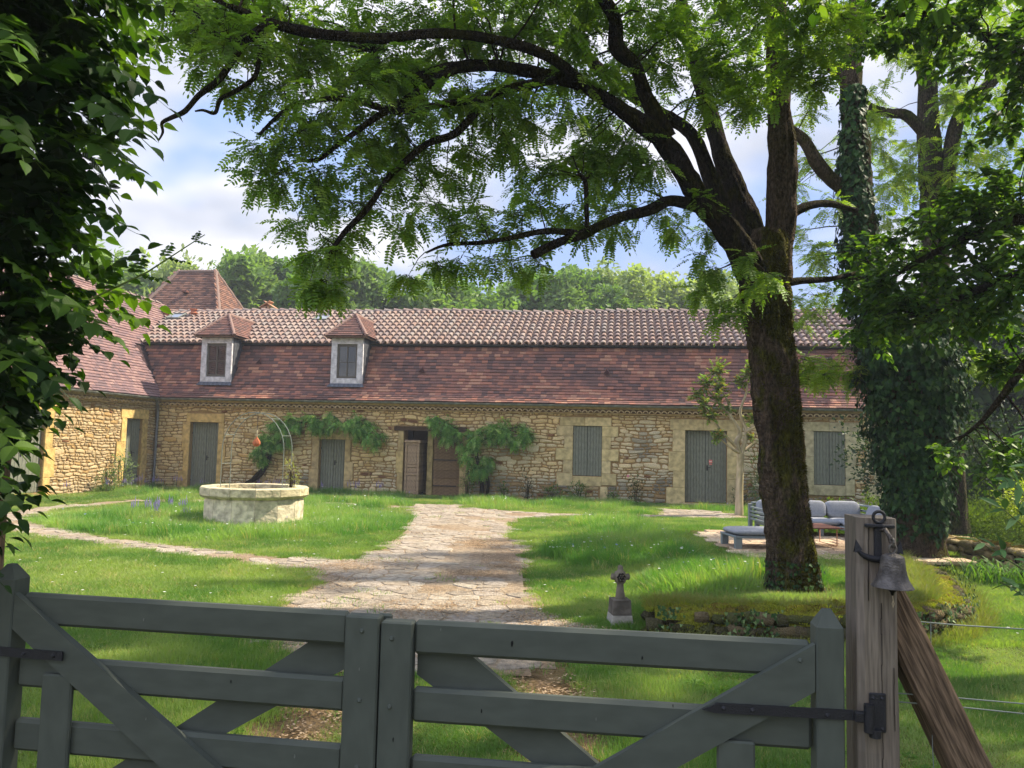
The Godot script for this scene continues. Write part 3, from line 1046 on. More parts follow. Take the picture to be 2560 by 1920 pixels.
	pieces(wr, "flat_tile", flat_tiles(wp, -12.0, 4.3, Transform3D.IDENTITY, 41, func(p): return p.x < 0.15 or p.y > 4.9, wt, 9, 0.118), M.tile, 200)
	list = []
	for c in 40:
		var x := -12.0 + c * 0.4
		var b := Basis(Vector3(0, 0, -1), Vector3.RIGHT, Vector3.UP)
		list.append([ct[rng.randi() % 3], Transform3D(b * Basis.from_scale(Vector3(1.25, 1, 1)), Vector3(x, 6.93, -2.57))])
	pieces(wr, "ridge_tile", list, M.tile, 40)
	mb = MB.new()
	mb.box(Vector3(-12.0, -0.3, -5.3), Vector3(4.4, 2.95, -4.8))
	mb.box(Vector3(-12.0, -0.3, -4.8), Vector3(-11.5, 2.95, -0.5))
	put(wr, "far_wall", mb.done(), M.mortar)

func dormer(house: Node3D, r: Rect2, ft: Array) -> void:
	var cx := r.get_center().x
	var w := r.size.x * 0.5
	var d := part(house, "dormer", Transform3D(Basis(), Vector3(cx, 0, -0.12)))
	var post := S(206, 204, 206)
	for s in [-1.0, 1.0]:
		var mb := MB.new()
		mb.col = post
		mb.box(Vector3(s * w - (0.0 if s < 0 else 0.2), 3.56, -0.1), Vector3(s * w + (0.2 if s < 0 else 0.0), 4.88, 0.0), 0.008)
		put(d, "post", mb.done(), M.dressed)
	for q in [[3.56, 3.74, 0.2], [4.88, 5.08, 0.0]]:
		var mb := MB.new()
		mb.col = post
		mb.box(Vector3(-w + q[2], q[0], -0.1), Vector3(w - q[2], q[1], 0.003), 0.008)
		put(d, "rail", mb.done(), M.dressed)
	var a := w - 0.2
	var mb := MB.new()
	var fr := S(92, 88, 80)
	mb.col = fr
	for q in [[-a, 3.74, -a + 0.06, 4.88], [a - 0.06, 3.74, a, 4.88], [-a + 0.06, 3.74, a - 0.06, 3.82], [-a + 0.06, 4.8, a - 0.06, 4.88], [-0.02, 3.82, 0.02, 4.8], [-a + 0.06, 4.27, -0.02, 4.295], [0.02, 4.27, a - 0.06, 4.295]]:
		mb.box(Vector3(q[0], q[1], -0.1), Vector3(q[2], q[3], -0.05), 0.004)
	put(d, "window_frame", mb.done(), M.plain)
	for i in 4:
		mb = MB.new()
		var x0 := -a + 0.06 if i % 2 == 0 else 0.02
		var x1 := -0.02 if i % 2 == 0 else a - 0.06
		mb.box(Vector3(x0, 3.82 if i < 2 else 4.295, -0.08), Vector3(x1, 4.27 if i < 2 else 4.8, -0.074))
		put(d, "pane", mb.done(), M.glass, Transform3D(Basis(Vector3.UP, R(-0.012, 0.012)), Vector3.ZERO))
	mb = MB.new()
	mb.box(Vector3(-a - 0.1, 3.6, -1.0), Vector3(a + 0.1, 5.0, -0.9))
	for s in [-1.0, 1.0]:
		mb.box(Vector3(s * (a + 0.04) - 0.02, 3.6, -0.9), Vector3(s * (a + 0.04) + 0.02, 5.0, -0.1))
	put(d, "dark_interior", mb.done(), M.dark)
	for s in [-1.0, 1.0]:        # cheeks
		mb = MB.new()
		mb.col = S(190, 190, 194)
		var x: float = s * w
		mb.prism(PackedVector2Array([Vector2(-0.1, 3.5), Vector2(-0.1, 5.06), Vector2(-0.95, 5.06), Vector2(-0.6, 4.6), Vector2(-0.15, 3.56)]), x - 0.025, x + 0.025, Transform3D(Basis(Vector3(0, 0, 1), Vector3.UP, Vector3(1, 0, 0)), Vector3.ZERO))
		put(d, "cheek", mb.done(), M.zinc)
	mb = MB.new()
	mb.col = S(158, 162, 172)
	mb.prism(PackedVector2Array([Vector2(-w - 0.1, 3.46), Vector2(w + 0.1, 3.46), Vector2(w + 0.02, 3.58), Vector2(-w - 0.02, 3.58)]), -0.008, 0.008, Transform3D(Basis(Vector3.RIGHT, -0.35), Vector3(0, 0.2, 1.24)))
	put(d, "sill_flashing", mb.done(), M.zinc)
	# hipped roof
	var e := w + 0.17
	var zf := 0.2
	var zb := -1.15
	var ye := 5.13
	var top := 5.97
	var ap := Vector3(0, top, -0.72)
	var bk := Vector3(0, top, -2.7)
	var fl := Vector3(-e, ye, zf)
	var frt := Vector3(e, ye, zf)
	var bl := Vector3(-e, ye, zb)
	var br := Vector3(e, ye, zb)
	mb = MB.new()
	mb.col = S(110, 74, 66)
	mb.tri(fl, frt, ap)
	mb.quad(frt, br, bk, ap)
	mb.quad(bl, fl, ap, bk)
	mb.quad(bl, br, frt, fl)
	put(d, "roof_deck", mb.done(), M.tile)
	mb = MB.new()
	mb.col = S(136, 110, 92)
	mb.box(Vector3(-e + 0.02, ye - 0.06, zf - 0.06), Vector3(e - 0.02, ye - 0.005, zf - 0.01), 0.005)
	mb.box(Vector3(e - 0.07, ye - 0.06, zb), Vector3(e - 0.02, ye - 0.005, zf - 0.06), 0.005)
	mb.box(Vector3(-e + 0.02, ye - 0.06, zb), Vector3(-e + 0.07, ye - 0.005, zf - 0.06), 0.005)
	put(d, "eave_board", mb.done(), M.wood_x)
	var list := []
	var faces := [[fl, frt, ap, ap], [frt, br, ap, bk], [bl, fl, bk, ap]]
	for f in faces:
		var ex: Vector3 = (f[1] - f[0]).normalized()
		var mid: Vector3 = (f[2] + f[3]) * 0.5
		var up: Vector3 = mid - f[0]
		up = (up - ex * up.dot(ex))
		var len := up.length()
		up = up.normalized()
		var o := ex.cross(up)
		var wlen: float = (f[1] - f[0]).length()
		var t0: float = (f[2] - f[0]).dot(ex)
		var t1: float = (f[3] - f[0]).dot(ex)
		var left: float = minf(t0, t1)
		var right: float = maxf(t0, t1)
		if f == faces[1]:
			left = (ap - f[0]).dot(ex)
			right = (bk - f[0]).dot(ex)
		elif f == faces[2]:
			left = (bk - f[0]).dot(ex)
			right = (ap - f[0]).dot(ex)
		var rows := int(len / 0.1)
		for k in rows:
			var s := (k + 0.5) / rows
			var xa := lerpf(0.0, left, s)
			var xb := lerpf(wlen, right, s)
			var x := xa + 0.07 - R(0, 0.05)
			while x < xb - 0.03:
				var b := Basis(ex, up, o).rotated(ex, -0.16).rotated(o, R(-0.02, 0.02))
				list.append([ft[rng.randi() % 4], Transform3D(b, f[0] + ex * minf(x, xb - 0.07) + up * (s * len) + o * 0.026)])
				x += 0.185
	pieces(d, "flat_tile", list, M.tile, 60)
	for h in [[fl, ap], [frt, ap], [ap, bk]]:
		mb = MB.new()
		mb.col = S(158, 130, 118)
		var a0: Vector3 = h[0]
		var a1: Vector3 = h[1]
		var pts := []
		var rad := []
		for i in 9:
			pts.append(a0.lerp(a1, i / 8.0) + Vector3(0, 0.012, 0))
			rad.append(0.062 if i % 2 == 0 else 0.055)
		mb.tube(pts, rad, 8)
		put(d, "hip_tile", mb.done(), M.tile)
	mb = MB.new()      # lead valleys where the little roof meets the big one
	mb.col = S(168, 176, 188)
	for s in [-1.0, 1.0]:
		var p0 := Vector3(s * (e + 0.02), 5.1, -1.0)
		var p1 := Vector3(s * (e + 0.16), 5.13, -0.86)
		var p2 := Vector3(s * 0.16, 6.0, -2.62)
		var p3 := Vector3(s * 0.03, 6.0, -2.6)
		mb.otri(p0, p1, p2, Vector3(0, 0, -2))
		mb.otri(p0, p2, p3, Vector3(0, 0, -2))
		mb.box(Vector3(s * (w + 0.12) - 0.1, 5.03, -1.0), Vector3(s * (w + 0.12) + 0.14, 5.06, -0.55), 0.004)
	put(d, "lead_valley", mb.done(), M.zinc)

func build_tower() -> void:
	var t := thing("pavilion_tower", "square pavilion with a steep hipped brown tile roof rising behind the farmhouse's left end", "building", Vector3(-12.05, 0, -26.1), -deg_to_rad(7.97))
	var rl := Vector3(-5.05, 9.38, -9)
	var rr := Vector3(-3.2, 9.38, -9)
	var k := 2.2
	var fr := Vector3(-3.2 + 1.25 * k, 9.38 - 2.38 * k, -9 + 1.7 * k)
	var br := Vector3(fr.x, fr.y, -9 - 1.7 * k)
	var fl := Vector3(-5.05 - 1.1 * k, fr.y, fr.z)
	var bl := Vector3(fl.x, fr.y, br.z)
	var mb := MB.new()
	mb.col = S(110, 78, 72)
	mb.quad(fl, fr, rr, rl)
	mb.tri(fr, br, rr)
	mb.quad(br, bl, rl, rr)
	mb.tri(bl, fl, rl)
	var roof := put(t, "roof", mb.done(), M.tile)
	mb = MB.new()
	mb.col = S(200, 176, 130)
	mb.box(Vector3(fl.x + 0.3, -0.3, br.z + 0.3), Vector3(fr.x - 0.3, fr.y + 0.05, fr.z - 0.3))
	put(t, "wall", mb.done(), M.dressed)
	var ft := []
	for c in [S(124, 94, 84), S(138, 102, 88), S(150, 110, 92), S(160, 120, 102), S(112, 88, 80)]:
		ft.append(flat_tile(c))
	var list := []
	for f in [[fl, fr, rl, rr], [fr, br, rr, rr]]:
		var ex: Vector3 = (f[1] - f[0]).normalized()
		var up: Vector3 = f[2] - f[0]
		up -= ex * up.dot(ex)
		var len := up.length()
		up = up.normalized()
		var o := ex.cross(up)
		var wlen: float = (f[1] - f[0]).length()
		var left: float = (f[2] - f[0]).dot(ex)
		var right: float = (f[3] - f[0]).dot(ex)
		var rows := int(len / 0.115)
		for r in rows:
			var s := (r + 0.5) / rows
			if s < 0.42: continue
			var x := lerpf(0.0, left, s) - R(0, 0.15)
			while x < lerpf(wlen, right, s):
				list.append([ft[rng.randi() % 5], Transform3D(Basis(ex, up, o).rotated(ex, -0.17).rotated(o, R(-0.02, 0.02)), f[0] + ex * x + up * (s * len) + o * 0.03)])
				x += 0.19
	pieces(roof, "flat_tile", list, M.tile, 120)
	for h in [[fl, rl], [fr, rr], [br, rr], [rl, rr]]:
		mb = MB.new()
		mb.col = S(150, 126, 116)
		var pts := []
		var rad := []
		for i in 25:
			pts.append(h[0].lerp(h[1], i / 24.0))
			rad.append(0.11 if i % 2 == 0 else 0.085)
		mb.tube(pts, rad, 8)
		put(roof, "hip_tile", mb.done(), M.tile)
	for at in [rl, rr]:
		mb = MB.new()
		mb.col = S(190, 160, 140)
		mb.lathe([Vector2(0.1, 0), Vector2(0.05, 0.1), Vector2(0.0, 0.14)], 8, at)
		put(roof, "ridge_cap", mb.done(), M.tile)
	mb = MB.new()
	mb.col = S(130, 88, 76)
	mb.box(Vector3(-4.2, 8.2, -8.12), Vector3(-3.95, 8.3, -7.9), 0.01)
	put(roof, "roof_vent", mb.done(), M.tile)
# ---------------------------------------------------------------- ground, paths, grass
var wall_line := [Vector2(1.42, -7.56), Vector2(2.0, -7.5), Vector2(2.95, -7.42), Vector2(4.0, -7.75), Vector2(4.85, -8.6), Vector2(5.55, -10.1), Vector2(6.15, -11.9), Vector2(6.3, -12.6)]
var path_polys := []
var edge_noise := fbm(1.1, 77, 3)

func wall_side(x: float, z: float) -> float:      # metres inside (+) or outside (-) the low wall
	var best := 1e9
	var sgn := 1.0
	var p := Vector2(x, z)
	for i in wall_line.size() - 1:
		var a: Vector2 = wall_line[i]
		var b: Vector2 = wall_line[i + 1]
		var t := clampf((p - a).dot(b - a) / (b - a).length_squared(), 0, 1)
		var q := a.lerp(b, t)
		var d := p.distance_to(q)
		if d < best:
			best = d
			sgn = 1.0 if (b - a).cross(p - a) < 0.0 else -1.0
	return best * sgn

func gh(x: float, z: float) -> float:
	var base := -0.05 * smooth(2.5, 5.0, x) * smooth(-16.0, -11.0, z)
	if x < 0.4 or z > -6.0 or z < -20.0 or x > 11.0:
		return base
	var s := wall_side(x, z)
	if z < -12.3:
		s = minf(7.2 - x, 3.0)
	var up := 0.17 * smooth(0.7, 3.0, x) * (1.0 - smooth(-14.5, -19.5, z) if z < -14.5 else 1.0)
	return lerpf(base, up, smooth(-0.12, 0.16, s))

func define_paths() -> void:
	path_polys = [
		# main path from the porch towards the gate
		PackedVector2Array([Vector2(-2.66, -21.4), Vector2(-2.4, -19.3), Vector2(-2.2, -17.5), Vector2(-1.98, -14.5), Vector2(-2.02, -13.2), Vector2(-2.2, -11.3), Vector2(-2.45, -10.3), Vector2(-2.3, -9.5), Vector2(-2.45, -8.5), Vector2(-2.3, -7.3), Vector2(-1.7, -6.3), Vector2(-0.9, -5.9), Vector2(0.2, -6.1), Vector2(0.9, -6.9), Vector2(0.95, -7.5), Vector2(0.5, -7.9), Vector2(0.38, -9.0), Vector2(0.2, -10.6), Vector2(0.35, -13.2), Vector2(0.0, -14.6), Vector2(0.05, -17.0), Vector2(0.5, -18.6), Vector2(-1.2, -20.4), Vector2(-1.4, -21.4)]),
		# along the front to the wide door
		PackedVector2Array([Vector2(0.2, -18.0), Vector2(1.2, -18.9), Vector2(3.5, -19.2), Vector2(5.6, -19.3), Vector2(6.2, -19.9), Vector2(5.6, -21.6), Vector2(4.4, -21.8), Vector2(3.8, -19.75), Vector2(1.0, -19.55), Vector2(-1.3, -20.6)]),
		# round the lawn with the well, near side
		PackedVector2Array([Vector2(-2.2, -11.2), Vector2(-3.4, -11.5), Vector2(-4.6, -12.0), Vector2(-6.5, -13.0), Vector2(-8.5, -14.35), Vector2(-9.9, -15.7), Vector2(-10.6, -15.2), Vector2(-8.7, -13.6), Vector2(-5.7, -11.95), Vector2(-3.5, -10.85), Vector2(-2.4, -10.3)]),
		# far side
		PackedVector2Array([Vector2(-9.9, -15.7), Vector2(-10.3, -17.8), Vector2(-9.6, -20.1), Vector2(-7.0, -20.9), Vector2(-4.5, -20.7), Vector2(-2.3, -19.9), Vector2(-2.4, -20.5), Vector2(-4.5, -21.2), Vector2(-7.0, -21.4), Vector2(-10.0, -20.7), Vector2(-10.9, -17.8), Vector2(-10.6, -15.2)]),
	]

func on_path(x: float, z: float, grow := 0.0) -> bool:
	var p := Vector2(x + edge_noise.get_noise_2d(x * 1.5, z * 1.5) * 0.16, z + edge_noise.get_noise_2d(x * 1.5 + 30, z * 1.5) * 0.2)
	for poly in path_polys:
		if Geometry2D.is_point_in_polygon(p, poly): return true
	return false

func on_track(x: float, z: float) -> float:        # worn wheel tracks between gate and path
	var best := 0.0
	for t in [[Vector2(-1.35, -3.6), Vector2(-1.25, -5.0), Vector2(-1.0, -6.2)], [Vector2(0.42, -3.6), Vector2(0.36, -5.0), Vector2(0.25, -6.4)]]:
		for i in 2:
			var q := Geometry2D.get_closest_point_to_segment(Vector2(x, z), t[i], t[i + 1])
			best = maxf(best, smooth(0.36, 0.12, q.distance_to(Vector2(x, z)) + edge_noise.get_noise_2d(x * 2.0, z * 2.0) * 0.15))
	return best

func in_house(x: float, z: float) -> bool:
	var d := Vector2(x + 12.05, z + 26.1)
	var c := cos(deg_to_rad(7.97))
	var s := sin(deg_to_rad(7.97))
	var u := d.x * c + d.y * s
	var n := -d.x * s + d.y * c
	return n < 0.03 or u < 0.03

func build_ground() -> void:
	define_paths()
	var xs := []
	var zs := []
	for a in [-500.0, -250.0, -120.0, -70.0, -45.0, -30.0, -22.0, -17.0]: xs.append(a)
	for i in 113: xs.append(-14.0 + i * 0.25)
	for a in [16.0, 19.0, 24.0, 32.0, 48.0, 75.0, 130.0, 260.0, 500.0]: xs.append(a)
	for a in [500.0, 200.0, 80.0, 40.0, 20.0, 10.0, 5.0, 2.0]: zs.append(a)
	for i in 113: zs.append(-0.0 - i * 0.25)
	for a in [-30.0, -34.0, -40.0, -50.0, -65.0, -90.0, -140.0, -250.0, -500.0]: zs.append(a)
	var tone := fbm(0.6, 3, 3)
	var rows := []
	var cols := []
	for z in zs:
		var line := PackedVector3Array()
		var cl := PackedColorArray()
		for x in xs:
			line.append(Vector3(x, gh(x, z), z))
			var g := S(100, 112, 54).lerp(S(126, 120, 72), clampf(0.5 + tone.get_noise_2d(x, z), 0, 1))
			if z > -7.0:
				g = g.lerp(S(150, 122, 92), on_track(x, z) * 0.9)
			cl.append(g)
		rows.append(line)
		cols.append(cl)
	var mb := MB.new()
	mb.grid(rows, false, false, cols)
	setting("ground", mb.done(), M.soil)
	# path bed: earth and leaf crumbs between the flags
	mb = MB.new()
	var f := fbm(0.8, 61, 3)
	for poly in path_polys:
		pass
	var c := 0.2
	for i in range(-56, 34):
		for j in range(-109, -28):
			var x := i * c
			var z := j * c
			if on_path(x + c * 0.5, z + c * 0.5) and not in_house(x, z - 0.2):
				mb.col = S(164, 148, 126).lerp(S(150, 130, 106), clampf(0.5 + f.get_noise_2d(x, z) * 1.5, 0, 1))
				mb.quad(Vector3(x, gh(x, z) + 0.006, z + c), Vector3(x + c, gh(x + c, z) + 0.006, z + c), Vector3(x + c, gh(x + c, z) + 0.006, z), Vector3(x, gh(x, z) + 0.006, z))
	var path := setting("path", mb.done(), M.flag)
	# irregular flagstones
	var pts := []
	for i in range(-36, 21):
		for j in range(-82, -20):
			pts.append(Vector2((i + R(0.1, 0.9)) * 0.32, (j + R(0.1, 0.9)) * 0.27))
	var cell := {}
	for p in pts:
		cell[Vector2i(int(floor(p.x / 0.32)), int(floor(p.y / 0.27)))] = p
	var list := []
	var gap := fbm(0.35, 15, 2)
	for key in cell:
		var p: Vector2 = cell[key]
		if not on_path(p.x, p.y) or in_house(p.x, p.y - 0.4): continue
		if gap.get_noise_2d(p.x, p.y) + R(-0.1, 0.1) > 0.40: continue
		# earth shows through along the trodden right side
		if p.x > -0.9 and p.y > -14.0 and p.y < -8.5 and gap.get_noise_2d(p.x + 20, p.y) + R(-0.2, 0.2) > -0.12: continue
		var poly := PackedVector2Array([p + Vector2(-0.5, -0.5), p + Vector2(0.5, -0.5), p + Vector2(0.5, 0.5), p + Vector2(-0.5, 0.5)])
		for a in range(-2, 3):
			for b in range(-2, 3):
				if a == 0 and b == 0: continue
				var q = cell.get(key + Vector2i(a, b))
				if q == null: continue
				var m: Vector2 = (p + q) * 0.5
				var nrm: Vector2 = (q - p).normalized()
				m -= nrm * 0.007
				var next := PackedVector2Array()
				for k in poly.size():
					var u := poly[k]
					var w := poly[(k + 1) % poly.size()]
					var du := (u - m).dot(nrm)
					var dw := (w - m).dot(nrm)
					if du <= 0.0: next.append(u)
					if (du < 0.0 and dw > 0.0) or (du > 0.0 and dw < 0.0):
						next.append(u.lerp(w, du / (du - dw)))
				poly = next
		if poly.size() < 3: continue
		var sm := PackedVector2Array()       # round the corners
		for k in poly.size():
			var u := poly[k]
			var l := poly[(k - 1 + poly.size()) % poly.size()]
			var r := poly[(k + 1) % poly.size()]
			sm.append(u.lerp(l, R(0.1, 0.3)))
			sm.append(u.lerp(r, R(0.1, 0.3)))
		mb = MB.new()
		mb.col = [S(172, 160, 144), S(164, 152, 136), S(178, 166, 148), S(158, 146, 130), S(170, 156, 136)][rng.randi() % 5]
		var h := R(0.010, 0.018)
		var tilt := Vector2(R(-0.012, 0.012), R(-0.012, 0.012))
		var top := PackedVector3Array()
		var bot := PackedVector3Array()
		var mid := Vector3.ZERO
		for k in sm.size():
			var e := sm[k] + Vector2(R(-0.008, 0.008), R(-0.008, 0.008))
			var y := gh(e.x, e.y) + h + (e - p).dot(tilt)
			top.append(Vector3(lerpf(e.x, p.x, 0.05), y, lerpf(e.y, p.y, 0.05)))
			bot.append(Vector3(e.x, gh(e.x, e.y), e.y))
			mid += top[k] / sm.size()
		for k in sm.size():
			var l := (k + 1) % sm.size()
			mb.otri(mid, top[k], top[l], mid - Vector3(0, 1, 0))
			mb.oquad(bot[k], bot[l], top[l], top[k], mid - Vector3(0, 0.05, 0))
		list.append([mb.done(), Transform3D.IDENTITY, 1.0])
	pieces(path, "flagstone", list, M.flag)
	# leaf crumbs and small debris on the path and the tracks
	mb = MB.new()
	for k in 9:
		var a := R(0, TAU)
		var o := Vector3(cos(a) * R(0, 0.09), R(0.001, 0.006), sin(a) * R(0, 0.09))
		var b := Basis(Vector3.UP, R(0, TAU)).rotated(Vector3.RIGHT, R(-0.3, 0.3))
		mb.tri(o, o + b * Vector3(0.012, 0, 0.006), o + b * Vector3(0.024, 0.002, 0))
		mb.tri(o, o + b * Vector3(0.024, 0.002, 0), o + b * Vector3(0.012, 0, -0.006))
	var xf := []
	var tint := []
	var drift := fbm(0.5, 33, 3)
	for k in 16000:
		var x := R(-10.5, 6.0)
		var z := R(-21.0, -3.2)
		if k % 3 > 0:
			x = R(-2.6, 1.2)
			z = R(-15.0, -3.2)
		var ok := on_path(x, z)
		if not ok and z > -6.6 and on_track(x, z) > 0.3: ok = true
		if not ok or drift.get_noise_2d(x, z) + smooth(-1.5, 0.3, x) * 0.25 + R(-0.3, 0.3) < 0.3: continue
		xf.append(Transform3D(Basis(Vector3.UP, R(0, TAU)).scaled(Vector3.ONE * R(0.7, 1.5)), Vector3(x, gh(x, z) + 0.02, z)))
		tint.append([S(146, 122, 94), S(164, 138, 108), S(128, 106, 82), S(180, 156, 126)][rng.randi() % 4])
	scatter("leaf_litter", mb.done(), xf, tint, M.litter)

func blade_clump(count: int, height: float, spread: float, lean: float, width: float, sd: int) -> ArrayMesh:
	var r := RandomNumberGenerator.new()
	r.seed = sd
	var mb := MB.new()
	for k in count:
		var a := r.randf() * TAU
		var d := sqrt(r.randf()) * spread
		var p := Vector3(cos(a) * d, -0.01, sin(a) * d)
		var h := height * r.randf_range(0.55, 1.1)
		var dir := Vector3(cos(a + r.randf_range(-1, 1)), 0, sin(a + r.randf_range(-1, 1)))
		var side := Vector3(-dir.z, 0, dir.x).rotated(Vector3.UP, r.randf_range(-1.2, 1.2)) * width * r.randf_range(0.7, 1.2)
		var ln := lean * r.randf_range(0.3, 1.3) * h
		var m := p + Vector3(0, h * 0.6, 0) + dir * ln * 0.35
		var t := p + Vector3(0, h, 0) + dir * ln
		var g := r.randf_range(0.8, 1.15)
		mb.col = Color(g, g, g)
		mb.tri(p - side, p + side, m + side * 0.7)
		mb.tri(p - side, m + side * 0.7, m - side * 0.7)
		mb.tri(m - side * 0.7, m + side * 0.7, t)
	return mb.done()

func build_grass() -> void:
	var lawn := blade_clump(26, 0.06, 0.13, 0.6, 0.0032, 1)
	var meadow := blade_clump(22, 0.19, 0.13, 0.5, 0.004, 2)
	var near := blade_clump(24, 0.05, 0.075, 0.8, 0.0022, 3)
	var xl := []
	var tl := []
	var xm := []
	var tm := []
	var xn := []
	var tn := []
	var flowers := []
	var ftint := []
	var patch := fbm(0.28, 41, 3)
	var hue := fbm(0.5, 43, 3)
	var green := func(x: float, z: float, tall: bool) -> Color:
		var k := clampf(0.5 + hue.get_noise_2d(x, z) * 1.9 + R(-0.25, 0.25), 0, 1)
		var c := S(116, 150, 78).lerp(S(164, 180, 108), k)
		if tall: c = S(110, 154, 78).lerp(S(162, 186, 110), k)
		if R(0, 1) < 0.07: c = S(196, 182, 132)
		return c
	var tries := 0
	while tries < 125000:
		tries += 1
		var x: float
		var z: float
		var close := tries % 3 == 0
		if close:
			z = -3.0 - R(0, 5.5)
			x = R(-1.0, 1.0) * (absf(z) * 0.74 + 0.5)
		else:
			z = -7.5 - 19.0 * pow(R(0, 1), 1.25)
			x = R(-1.0, 1.0) * (absf(z) * 0.72 + 0.6)
		if x > 14.0 or in_house(x, z - 0.03): continue
		if on_path(x, z):
			if R(0, 1) > 0.02 or patch.get_noise_2d(x * 3.0, z * 3.0) < 0.1: continue
		if z > -7.2 and R(0, 1) < on_track(x, z) * 0.97: continue
		if absf(wall_side(x, z)) < 0.2 and z > -12.0: continue
		var w := Vector2(x + 5.2, z + 15.9)
		if w.length() < 1.0: continue
		if Vector2(x - 3.28, z + 9.02).length() < 0.5: continue
		if x > 3.35 and x < 6.8 and z > -14.9 and z < -11.75: continue
		var p := patch.get_noise_2d(x, z)
		# meadow: left uncut in the middle of the two lawns
		var tall := 0.0
		if x < -2.0 and z < -12.0 and z > -21.0:
			tall = smooth(3.9, 2.4, Vector2((x + 5.6) * 0.95, (z + 16.3) * 0.95).length() + p * 1.2)
		if x > 0.6 and z < -8.0 and z > -18.6:
			tall = maxf(tall, smooth(0.9, 1.7, x + p * 1.2) * smooth(-18.2, -16.8, z + p) * smooth(-7.9, -8.6, z) * smooth(0.9, 1.9, wall_side(x, z) if z > -12 else 2.0))
		if x > 2.7 and z < -10.0: tall *= 0.25
		if z < -20.0: tall = maxf(tall, 0.35 + p)
		var s := R(0.75, 1.25)
		var b := Basis(Vector3.UP, R(0, TAU)).scaled(Vector3(s, s * R(0.8, 1.2), s))
		var at := Vector3(x, gh(x, z), z)
		if tall > R(0.25, 0.75) and not close:
			b = b.scaled(Vector3(1, clampf(0.6 + tall * 0.5 + p * 0.7, 0.5, 1.3), 1))
			xm.append(Transform3D(b, at))
			tm.append(green.call(x, z, true))
			if R(0, 1) < 0.02 + maxf(p, 0.0) * 0.14:
				flowers.append(Transform3D(Basis(Vector3.UP, R(0, TAU)).rotated(Vector3.RIGHT, R(-0.5, 0.5)).scaled(Vector3.ONE * R(0.7, 1.3)), at + Vector3(R(-0.08, 0.08), R(0.12, 0.22), R(-0.08, 0.08))))
				ftint.append(S(235, 235, 228) if R(0, 1) < 0.75 else S(150, 160, 215))
		elif close:
			b = b.scaled(Vector3(1, 1.0 + p * 1.2, 1))
			xn.append(Transform3D(b, at))
			tn.append(green.call(x, z, false))
		else:
			xl.append(Transform3D(b, at))
			tl.append(green.call(x, z, false))
			if R(0, 1) < 0.005:
				flowers.append(Transform3D(Basis(Vector3.UP, R(0, TAU)).scaled(Vector3.ONE * R(0.7, 1.1)), at + Vector3(0, R(0.05, 0.08), 0)))
				ftint.append(S(238, 236, 230))
	scatter("lawn_grass", lawn, xl, tl, M.grass)
	scatter("meadow_grass", meadow, xm, tm, M.grass)
	scatter("near_grass", near, xn, tn, M.grass)
	var mb := MB.new()
	for k in 6:
		var a := TAU * k / 6
		var q := Basis(Vector3.UP, a)
		mb.tri(Vector3.ZERO, q * Vector3(0.016, 0.004, 0.006), q * Vector3(0.016, 0.004, -0.006))
	scatter("wildflowers", mb.done(), flowers, ftint, M.petal)
	# broad-leaved weeds in the foreground turf
	mb = MB.new()
	for k in 8:
		var a := TAU * k / 8 + R(-0.2, 0.2)
		var q := Basis(Vector3.UP, a)
		var l := R(0.05, 0.09)
		mb.tri(Vector3.ZERO, q * Vector3(l * 0.6, 0.02, 0.014), q * Vector3(l, 0.012, 0))
		mb.tri(Vector3.ZERO, q * Vector3(l, 0.012, 0), q * Vector3(l * 0.6, 0.02, -0.014))
	var xf := []
	var tt := []
	for k in 500:
		var z := -3.2 - R(0, 6.0)
		var x := R(-1, 1) * absf(z) * 0.72
		if on_path(x, z) or on_track(x, z) > 0.5 or patch.get_noise_2d(x * 2.0, z * 2.0) < 0.05: continue
		xf.append(Transform3D(Basis(Vector3.UP, R(0, TAU)).scaled(Vector3.ONE * R(0.6, 1.3)), Vector3(x, gh(x, z) + 0.01, z)))
		tt.append(S(96, 130, 52, R(0.8, 1.2)))
	scatter("lawn_weeds", mb.done(), xf, tt, M.grass)

# ---------------------------------------------------------------- dry-stone walls
func lump(rx: float, ry: float, rz: float, col: Color) -> ArrayMesh:
	var mb := MB.new()
	mb.col = col
	var f := fbm(1.0, rng.randi() % 9999, 2)
	var rows := []
	for j in 5:
		var th := PI * j / 4.0
		var line := PackedVector3Array()
		for i in 7:
			var a := TAU * i / 7
			var d := Vector3(sin(th) * cos(a), -cos(th), sin(th) * sin(a))
			var k := 1.0 + f.get_noise_3dv(d * 1.3) * 0.55
			d = Vector3(sign(d.x) * pow(absf(d.x), 0.65), sign(d.y) * pow(absf(d.y), 0.65), sign(d.z) * pow(absf(d.z), 0.65))
			line.append(Vector3(d.x * rx, d.y * ry, d.z * rz) * k)
		rows.append(line)
	mb.grid(rows, true, true)
	return mb.done()

